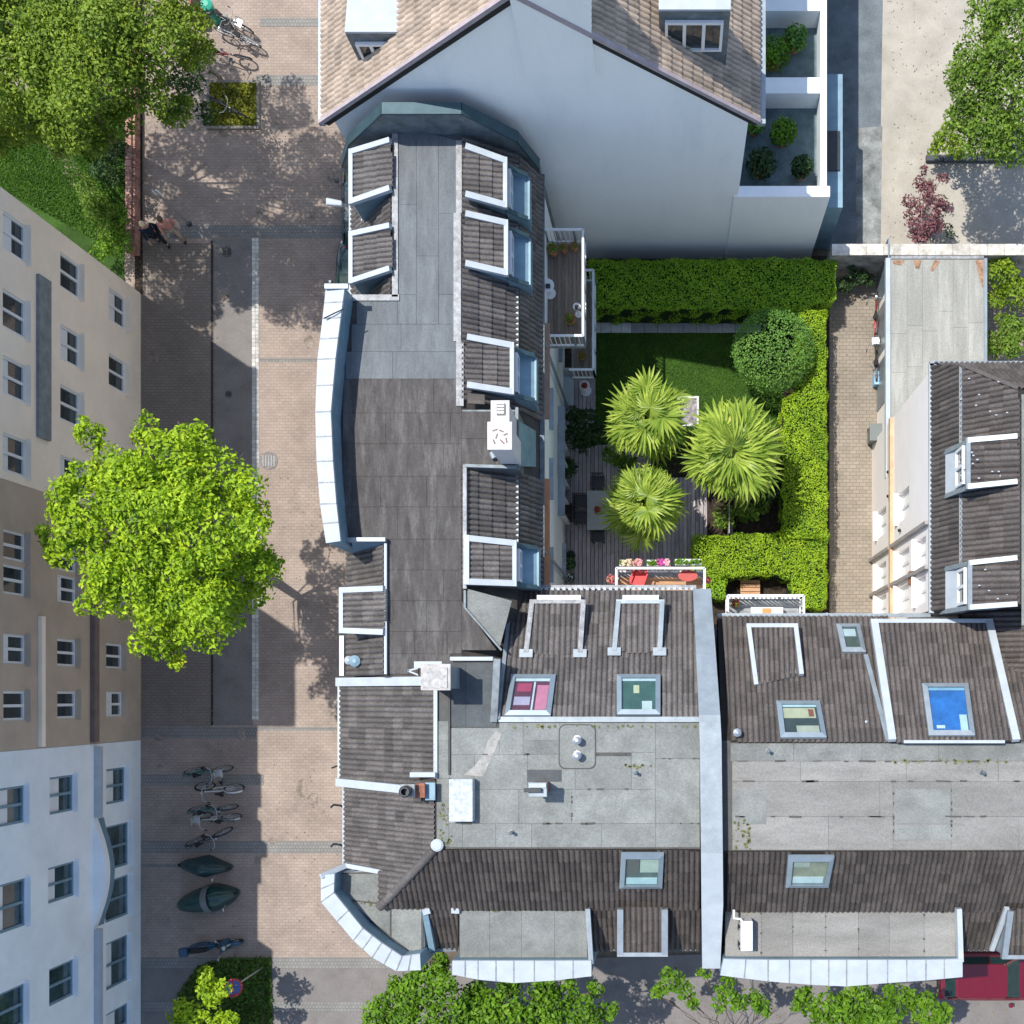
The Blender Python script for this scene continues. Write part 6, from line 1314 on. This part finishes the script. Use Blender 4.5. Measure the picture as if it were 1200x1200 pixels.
# bin and planter at the top edge
t = thing('litter_bin', P(242, 6, .9), 'teal green litter bin at the top edge by the reddish planter', 'bin'); a = P(242, 6, .9)
MB().lathe([(.17, 0), (.2, .8), (.22, .85), (.22, .95), (.1, 1.02)], (a.x, a.y, 0), 14).build('body', paint('teal_plastic', (.04, .35, .24)), t, smooth=False); MB().box(a.x-.12, a.y-.28, .75, a.x+.12, a.y-.2, .88).build('opening', M_metal, t)
t = thing('planter_box', P(228, 8, .5), 'rust red planter box at the top edge under the park shrub', 'planter'); a, b = P(222, 24, .5), P(236, -4, .5)
MB().box(a.x, a.y, 0, b.x, b.y, .5).build('box', mat('rust_red_wood', (.26, .09, .06), .8, fine=.15), t, bevel=.02); MB().box(a.x+.06, a.y+.06, .5, b.x-.06, b.y-.06, .52).build('soil', M_soil, t)

# ================================================================== COURTYARD OBJECTS
def chair(x, y, z, head, col, label, group, s=1.):
    t = thing('chair', (0, 0, 0), label, 'chair', group); m = paint('chair_%d_%d' % (col[0]*1000, col[1]*1000), col, .45)
    MB().box(-.22, -.22, .43, .22, .22, .46).build('seat', m, t, bevel=.01)
    bk = MB(); 
    for k in range(5): bk.bar((-.18+.09*k, -.22, .46), (-.18+.09*k, -.26, .85), .03)
    bk.bar((-.22, -.26, .86), (.22, -.26, .86), .04); bk.build('backrest', m, t)
    for a, b in ((-.2, -.2), (.2, -.2), (.2, .2), (-.2, .2)): MB().bar((a, b, 0), (a, b, .43), .035).build('leg', m, t)
    for a in (-.22, .22): MB().bar((a, -.22, .64), (a, .18, .64), .04, .03).build('armrest', m, t)
    t.rotation_euler = (0, 0, R(head)); t.scale = (s, s, s); t.location = (x, y, z)
def flowerpot(u, v, z, r, h, col, label, group=None, bloom=.5, n=60, lm=None, pm=None, zs=None):
    c = P(u, v, z+h); t = thing('flower_pot', (c.x, c.y, z), label, 'flower pot', group); MB().lathe([(r*.7, 0), (r, h), (r*1.08, h), (r*1.08, h+.02), (r*.9, h+.02), (r*.85, h-.02)], (c.x, c.y, z), 14).build('pot', pm or M_terra, t)
    d = nr.normal(0, 1, (n, 3)); d /= np.linalg.norm(d, axis=1)[:, None]; d[:, 2] = abs(d[:, 2]); p = np.array([c.x, c.y, z+h+.03])+d*r*1.15*nr.rand(n, 1)**.4
    V, Fa = leafcloud(p, d, r*.5, .5); npmesh('foliage', V, Fa, lm or L_street, t, Vector((c.x, c.y, z)), kind='stuff')
    if bloom:
        k = min(n, int(n*bloom)); d = d[:k]; p = np.array([c.x, c.y, z+h+.06])+d*r*1.2*nr.rand(k, 1)**.3; V, Fa = leafcloud(p, d, r*.5, .3, .9, .05)
        npmesh('blossom', V, Fa, paint('petal_%d_%d_%d' % tuple(int(c_*100) for c_ in col), col, .6), t, Vector((c.x, c.y, z)), kind='stuff')
    return t
a, b = P(688, 621, .85), P(716, 575, .85)
t = thing('dining_table', ((a.x+b.x)/2, (a.y+b.y)/2, .1), 'grey rectangular dining table on the deck, partly under the lower palm', 'table')
MB().box(a.x, a.y, .81, b.x, b.y, .86).build('tabletop', mat('pale_table_top', (.36, .38, .38), .5, var=.05), t, bevel=.01)
for x, y in ((a.x+.1, a.y+.1), (b.x-.1, a.y+.1), (b.x-.1, b.y-.1), (a.x+.1, b.y-.1)): MB().box(x-.03, y-.03, .1, x+.03, y+.03, .81).build('leg', M_metal, t)
GD = 'black chairs around the grey dining table'; dk_ = (.015, .018, .02)
for u, v, hdg, lb in ((701, 566, 180, 'black chair at the upper end of the grey dining table'), (681, 587, 270, 'black chair at the left side of the dining table, upper one'), (681, 607, 270, 'black chair at the left side of the dining table, lower one'), (701, 628, 0, 'black chair at the lower end of the dining table')):
    p = P(u, v, .5); chair(p.x, p.y, .1, hdg, dk_, lb, GD)
flowerpot(700, 597, .86, .11, .14, (.5, .01, .06), 'dark red flowers in a pot on the grey dining table', bloom=1.2)
t = thing('round_table', P(685, 452, .8)*1, 'small round white table near the lounger on the dark deck', 'table'); c = P(685, 452, .75); t.location = (c.x, c.y, .1); WL[t.name] = Vector((c.x, c.y, .1))
MB().lathe([(.2, 0), (.2, .03), (.04, .05), (.04, .6), (.19, .61), (.19, .645)], (c.x, c.y, .1), 20).build('table', M_wframe, t); 
flowerpot(685, 452, .75, .10, .1, (.45, .01, .05), 'dark red flowers in a pot on the small round white table', bloom=1.2)
c = P(664, 457, .5); t = thing('sun_lounger', (c.x, c.y, .1), 'pale padded lounger standing against the courtyard wall', 'lounger')
MB().box(c.x-.26, c.y-.55, .42, c.x+.26, c.y+.5, .52).build('cushion', M_zincw, t, bevel=.04); MB().hexa([(c.x-.26, c.y+.5, .45), (c.x+.26, c.y+.5, .45), (c.x+.26, c.y+.58, .42), (c.x-.26, c.y+.58, .42)], [(c.x-.26, c.y+.62, .85), (c.x+.26, c.y+.62, .85), (c.x+.26, c.y+.7, .82), (c.x-.26, c.y+.7, .82)]).build('backrest', M_zincw, t)
for x, y in ((-.22, -.5), (.22, -.5), (.22, .45), (-.22, .45)): MB().box(c.x+x-.025, c.y+y-.025, .1, c.x+x+.025, c.y+y+.025, .42).build('leg', M_metal, t)
a, b = P(658, 610, .5), P(672, 590, .5); t = thing('planter_box', ((a.x+b.x)/2, (a.y+b.y)/2, .1), 'black planter box against the courtyard wall left of the dining chairs', 'planter')
MB().box(a.x, a.y, .1, b.x, b.y, .6).build('box', M_metal, t, bevel=.02); MB().box(a.x+.05, a.y+.05, .6, b.x-.05, b.y-.05, .61).build('soil', M_soil, t)
for u, v, r, lb, bl in ((669, 651, .16, 'black pot with dark green plant nearest the dining table', 0), (668, 661, .2, 'broad leafy green potted plant against the courtyard wall', 0), (668, 677, .16, 'potted plant with white flowers beside the roof gutter', .5)):
    flowerpot(u, v, .1, r, .4, (.75, .75, .7), lb, 'potted plants along the courtyard wall', bloom=bl, lm=L_bush if r > .17 else L_dark, pm=M_metal)
a, b = P(868, 697, .6), P(891, 679, .6); t = thing('garden_bench', ((a.x+b.x)/2, (a.y+b.y)/2, 0), 'brown wooden bench in the dark gap between hedge and grey balcony', 'bench')
for i in range(4): MB().box(a.x, a.y+i*.14, .42, b.x, a.y+i*.14+.12, .46).build('slat', M_orange, t)
for x in (a.x+.05, b.x-.05): MB().box(x-.03, a.y, 0, x+.03, a.y+.5, .42).build('leg', M_metal, t)
a = P(854, 598, .5); t = thing('garden_screen', (a.x, a.y-.4, 0), 'narrow wooden post screen between the lower palm and the bright hedge', 'fence')
for i in range(3): MB().box(a.x-.03+i*.07, a.y-.9, 0, a.x+.0+i*.07, a.y+.1, 1.1-.2*i).build('board', M_wood, t)
# balconies of the two courtyard fronts
bB = balcony(B, -1.62, 2.92, 1.05, 3.85, 5.45, 'white railed balcony with orange boards and red chairs', M_orange, ydir=False, sides='new')
bC = balcony(Cb, 1.75, 2.32, 4.05, 3.02, 5.45, 'grey floored balcony with white rail on the terraced house', M_path, ydir=False, sides='new')
p = P(748, 676, 6.0); chair(p.x, p.y-.05, 5.45, 160, (.62, .02, .02), 'bright red chair at the left of the orange-floored balcony', None)
p = P(806, 674, 6.1); t = thing('balcony_table', (p.x, p.y, 5.45), 'oval red table at the right of the orange-floored balcony', 'table')
mb = MB(); ring = [(p.x+.30*math.cos(a_), p.y-.02+.17*math.sin(a_)) for a_ in [2*math.pi*k/20 for k in range(20)]]; mb.prism(ring, 6.1, 6.13); mb.build('tabletop', paint('dull_red_top', (.42, .05, .04), .5), t)
for s in (-.15, .15): MB().bar((p.x+s, p.y, 5.45), (p.x-s, p.y, 6.1), .03).build('leg', M_metal, t)
def flowerbox(u0, u1, v, zt, cols, label):
    a = P(u0, v+3, zt); b = P(u1, v-4, zt); t = thing('flower_box', ((a.x+b.x)/2, (a.y+b.y)/2, zt-.2), label, 'flower box', 'flower boxes hung on the balcony rail')
    MB().box(a.x, a.y, zt-.2, b.x, b.y, zt-.02).build('box', M_wframe, t); n = 90
    p = np.stack([a.x+(b.x-a.x)*nr.rand(n), a.y+(b.y-a.y)*(.1+.8*nr.rand(n)), zt+.0+.12*nr.rand(n)], 1); V, Fa = leafcloud(p, np.tile([0, 0, 1.], (n, 1)), .1, .6); npmesh('foliage', V, Fa, L_street, t, WL[t.name].copy(), kind='stuff')
    for c_, (s0, s1) in cols:
        n = 36; p = np.stack([a.x+(b.x-a.x)*(s0+(s1-s0)*nr.rand(n)), a.y+(b.y-a.y)*nr.rand(n), zt+.06+.12*nr.rand(n)], 1); V, Fa = leafcloud(p, np.tile([0, 0, 1.], (n, 1)), .09, .4, .9, .05)
        npmesh('blossom', V, Fa, paint('petal_%d_%d_%d' % tuple(int(k*100) for k in c_), c_, .6), t, WL[t.name].copy(), kind='stuff')
flowerbox(726, 753, 660, 6.3, [((.75, .55, .4), (.1, .5)), ((.75, .3, .3), (.6, .95))], 'flower box with peach and pink blossoms, left one on the rail')
flowerbox(758, 785, 660, 6.3, [((.45, .04, .25), (.45, .75)), ((.75, .35, .4), (.75, 1))], 'flower box with magenta blossoms, middle one on the rail')
flowerbox(791, 822, 659, 6.3, [], 'flower box with only green leaves, right one on the rail')
flowerpot(716, 679, 5.5, .13, .3, (.75, .2, .25), 'pink flowering pot outside the left end of the white rail', bloom=1.5, pm=paint('pink_pot', (.6, .2, .22)))
flowerpot(829, 680, 5.5, .1, .2, (.6, .1, .15), 'small red flowering pot at the right end of the white rail', bloom=1.)
flowerpot(831, 693, 5.5, .08, .15, (.8, .7, .05), 'small yellow flowering pot at the right end of the white rail', bloom=1.5)
flowerpot(862, 707, 5.5, .13, .25, (.4, .05, .08), 'leafy pot with red flowers at the left of the grey balcony', bloom=.4, n=120)
a, b = P(880, 722, 5.9), P(918, 711, 5.9); t = thing('storage_bench', ((a.x+b.x)/2, 2.5, 5.45), 'white storage bench with orange cushion on the grey balcony', 'bench')
MB().box(a.x, 2.36, 5.47, b.x, 2.72, 5.88).build('body', M_wframe, t, bevel=.02); MB().box(a.x+.35, 2.4, 5.88, a.x+.62, 2.68, 5.94).build('cushion', mat('orange_cloth', (.6, .3, .12), .9), t, bevel=.02)
# pots and bicycles on the east balcony
for u, v, r, lb in ((648, 292, .17, 'large green potted plant in the corner of the upper east balcony'), (661, 290, .12, 'small yellow-green potted plant on the upper east balcony'), (673, 288, .11, 'dark potted plant at the rail end of the upper east balcony')):
    flowerpot(u, v, 5.55, r, .3, (.1, .1, .1), lb, 'potted plants on the upper east balcony', bloom=0, lm=L_bush if r > .12 else L_pale)
flowerpot(668, 374, 5.55, .16, .3, (.1, .1, .1), 'straggly yellow-green plant at the lower end of the upper east balcony', bloom=0, n=110, lm=L_pale); flowerpot(682, 417, 2.75, .13, .25, (.1, .1, .1), 'green plant on the lower east balcony', bloom=0, lm=L_street)
for u, v, lb in ((642, 335, 'round white bistro table on the upper east balcony'), (676, 360, 'white folding stool by the rail of the upper east balcony')):
    p = P(u, v, 6.2); t = thing('bistro_table', (p.x, p.y, 5.55), lb, 'table'); r = .2 if u < 650 else .12
    MB().lathe([(r*.9, 0), (r*.9, .02), (.02, .03), (.02, .68), (r, .69), (r, .71)], (p.x, p.y, 5.55), 16).build('table', M_wframe, t); MB().box(p.x-.05, p.y-.1, 6.26, p.x+.08, p.y+.02, 6.33).build('tray', M_metal, t)
# terrace plants on the low wing
for i, (x, y, r) in enumerate(pots):
    t = thing('terrace_plant', (x, y, 4.1), ['dark shrub in a pot nearest the white parapet corner', 'bright green potted bush on the terrace', 'teal-green potted bush by the gable', 'small potted plant beside the side parapet', 'large green potted bush behind the cross wall', 'small potted bush behind the cross wall'][i], 'potted plant')
    MB().lathe([(r*.4, 0), (r*.55, .4), (r*.5, .4)], (x, y, 4.1), 12).build('pot', M_terra, t); n = 900; d = nr.normal(0, 1, (n, 3)); d /= np.linalg.norm(d, axis=1)[:, None]; p = np.array([x, y, 4.75])+d*r*nr.rand(n, 1)**.4
    V, Fa = leafcloud(p, d, .12, .5); npmesh('foliage', V, Fa, [L_dark, L_street, L_bush][i % 3], t, Vector((x, y, 4.1)), kind='stuff')
# roof details
MB().lathe([(.1, 0), (.1, .2), (.16, .22), (.16, .3), (.05, .34)], P(419, 775, 9.0), 14).build('roof_vent', M_fblue, A); MB().lathe([(.09, 0), (.09, .2), (.12, .22), (.04, .3)], P(411, 774, 8.9), 12).build('roof_vent', M_zincw, A)
cw = thing('roof_chimney', P(586, 500, ZA), 'white two-step chimney with grille on the brown flat roof', 'chimney')
chimney(cw, 'shaft', 575, 469, 597, 500, ZA, 11.9, M_chimw, M_chimw); chimney(cw, 'shaft', 571, 494, 600, 527, ZA, 12.2, M_chimw, M_chimw)
a, b = P(582, 486, 11.95), P(592, 473, 11.95); o = MB().box(a.x, a.y, 11.9, b.x, b.y, 11.93).build('grille_frame', M_metal, cw)
for k in range(4): MB().box(a.x+.02, a.y+.04+k*.08, 11.93, b.x-.04, a.y+.08+k*.08, 11.95).build('slat', M_steel, o)
mb = MB()
for (u0, v0, u1, v1) in rect and [(577, 505, 583, 503), (583, 508, 581, 514), (585, 504, 590, 506), (590, 510, 595, 508), (578, 515, 580, 520), (586, 515, 591, 520), (593, 513, 594, 519)]: mb.bar(P(u0, v0, 12.205), P(u1, v1, 12.205), .035, .012)
mb.build('cap_cracks', mat('crack_moss', (.22, .17, .15), .9), cw)
MB().tube([P(577, 530, ZA+.1), P(580, 537, ZA+.1)], .1, 10).build('pipe_stub', M_zinc, A)
tb_ = thing('tile_stack', P(553, 467, ZA+.2), 'bundle of spare dark roof tiles lying beside the lowest dormer of the north group', 'tile stack')
for i in range(3): MB().bar(P(548, 463+i*4, ZA+.14), P(568, 465+i*3.5, ZA+.1), .09, .08).build('spare_tile', M_tile3, tb_)
for v0 in (943, 989): MB().tube([P(406, v0+5, 8.3), P(399, v0+1, 8.4), P(391, v0, 8.2), P(388, v0+3, 8.1)], .03, 6).build('gutter_hook', M_metal, B)
MB().tube([P(405, 897, 8.3), P(394, 898, 8.4), P(389, 900, 8.2)], .025, 5).build('gutter_hook', M_metal, B)
for u, v in ((662, 741),): MB().lathe([(.03, 0), (.04, .05), (.01, .08)], PBN.hit(u, v), 8).build('snow_hook', M_zincw, B)
mb = MB()
for _ in range(26):
    u, v = rnd.uniform(1120, 1185), rnd.choice([rnd.uniform(445, 505), rnd.uniform(520, 565), rnd.uniform(665, 705)]); q_ = PD2.hit(u, v, .12 if v < 510 else .0)
    if v > 510: q_ = P(u, v, 11.4)
    mb.box(q_.x, q_.y, q_.z, q_.x+.05, q_.y+.03, q_.z+.03)
mb.build('snow_hooks', M_zincw, D, kind='stuff')

# ================================================================== PEOPLE
M_skin = mat('skin', (.45, .26, .18), .6, var=.06)
def skinmesh(name, nodes, edges, m, parent, sub=1, smooth=True):
    me = bpy.data.meshes.new(name); me.from_pydata([n_[0] for n_ in nodes], edges, []); o = link(name, me, None, parent); me.materials.append(m)
    md = o.modifiers.new('skin', 'SKIN'); 
    for i, n_ in enumerate(nodes):
        r = n_[1]; me.skin_vertices[0].data[i].radius = (r, r) if not hasattr(r, '__len__') else r
        me.skin_vertices[0].data[i].use_root = (i == 0)
    md.use_smooth_shade = True; s = o.modifiers.new('sub', 'SUBSURF'); s.levels = sub; s.render_levels = sub; return o
def person(u, v, head, label, top, legs, hair, skirt=False, bag=None, coat=False, stride=.16):
    t = thing('person', (0, 0, 0), label, 'person'); st = stride
    N = [((0, 0, .95), .13), ((0, 0, 1.15), .12), ((.02, 0, 1.36), .14), ((.03, 0, 1.47), .065), ((.05, 0, 1.54), .06), ((.06, 0, 1.63), .10), ((.06, 0, 1.72), .07),
         ((0, .09, .90), .10), ((st, .10, .50), .065), ((st*.8, .10, .09), .045), ((st*.8+.16, .10, .04), .035), ((0, -.09, .90), .10), ((-st*.4, -.10, .50), .065), ((-st*1.5, -.10, .12), .045), ((-st*1.5+.15, -.10, .04), .035),
         ((.02, .18, 1.40), .06), ((-.06, .24, 1.15), .045), ((.04, .26, .93), .034), ((.08, .26, .86), .036), ((.02, -.18, 1.40), .06), ((.10, -.24, 1.15), .045), ((.26, -.25, .98), .034), ((.32, -.25, .95), .036)]
    E = [(0, 1), (1, 2), (2, 3), (3, 4), (4, 5), (5, 6), (0, 7), (7, 8), (8, 9), (9, 10), (0, 11), (11, 12), (12, 13), (13, 14), (2, 15), (15, 16), (16, 17), (17, 18), (2, 19), (19, 20), (20, 21), (21, 22)]
    for base, s in ((18, 1), (22, -1)):
        p = N[base][0]
        for k in range(5):
            off = (-.03+.02*k) if k < 4 else -.035; ln = [.075, .085, .08, .065, .05][k]; i = len(N)
            q1 = (p[0]+.02+off*.3, p[1]+(off if k < 4 else -s*.04), p[2]-.05); q2 = (q1[0]+.012, q1[1]-s*.006, q1[2]-ln*.6); N += [(q1, .010), (q2, .008)]; E += [(base, i), (i, i+1)]
    skinmesh('body', N, E, M_skin, t)
    tm = mat('cloth_%d_%d_%d' % tuple(int(c*1000) for c in top), top, .85, var=.2, scale=8); lm = mat('cloth_%d_%d_%d' % tuple(int(c*1000) for c in legs), legs, .85, var=.2, scale=8)
    low = .62 if coat else .92
    skinmesh('jacket', [((0, 0, low), .17 if coat else .15), ((0, 0, 1.15), .145), ((.02, 0, 1.38), .155), ((.03, 0, 1.45), .085), ((.02, .19, 1.40), .075), ((-.06, .245, 1.15), .058), ((.03, .262, .96), .046), ((.02, -.19, 1.40), .075), ((.10, -.245, 1.15), .058), ((.24, -.255, .99), .046)],
             [(0, 1), (1, 2), (2, 3), (2, 4), (4, 5), (5, 6), (2, 7), (7, 8), (8, 9)], tm, t)
    skinmesh('trousers', [((0, 0, .95), .14), ((0, .09, .88), .115), ((st, .10, .50), .08), ((st*.8, .10, .14), .06), ((0, -.09, .88), .115), ((-st*.4, -.10, .50), .08), ((-st*1.5, -.10, .16), .06)], [(0, 1), (1, 2), (2, 3), (0, 4), (4, 5), (5, 6)], lm, t)
    MB().ball((.04, 0, 1.70), (.115, .10, .11), 14, 8).build('hair', mat('hair_%d' % int(hair[0]*1000), hair, .8, var=.2, scale=30), t, smooth=True)
    for s in (-1, 1): MB().ball((.145, s*.035, 1.65), .012, 6, 4).build('eye', M_metal, t)
    MB().ball((.165, 0, 1.62), (.018, .012, .022), 6, 4).build('nose', M_skin, t, smooth=True)
    for (x, y) in ((st*.8+.05, .10), (-st*1.5+.05, -.10)): MB().ball((x, y, .05), (.14, .05, .055), 10, 6).build('shoe', M_rubber, t, smooth=True)
    if bag: MB().box(-.15, .2, .75, .12, .33, 1.05).build('bag', mat('bag_%d' % int(bag[0]*1000), bag, .7), t, bevel=.04); 
    t.rotation_euler = (0, 0, R(head)); t.location = P(u, v, 0)
person(192, 285, -60, 'pedestrian with pale blond hair and dark navy coat walking beside the brick wall', (.012, .02, .045), (.02, .022, .03), (.62, .52, .33), coat=True, bag=(.02, .02, .02))
person(212, 279, -70, 'pedestrian in a salmon pink top walking beside the one in navy', (.60, .28, .24), (.42, .33, .27), (.10, .07, .05), bag=(.5, .42, .36))
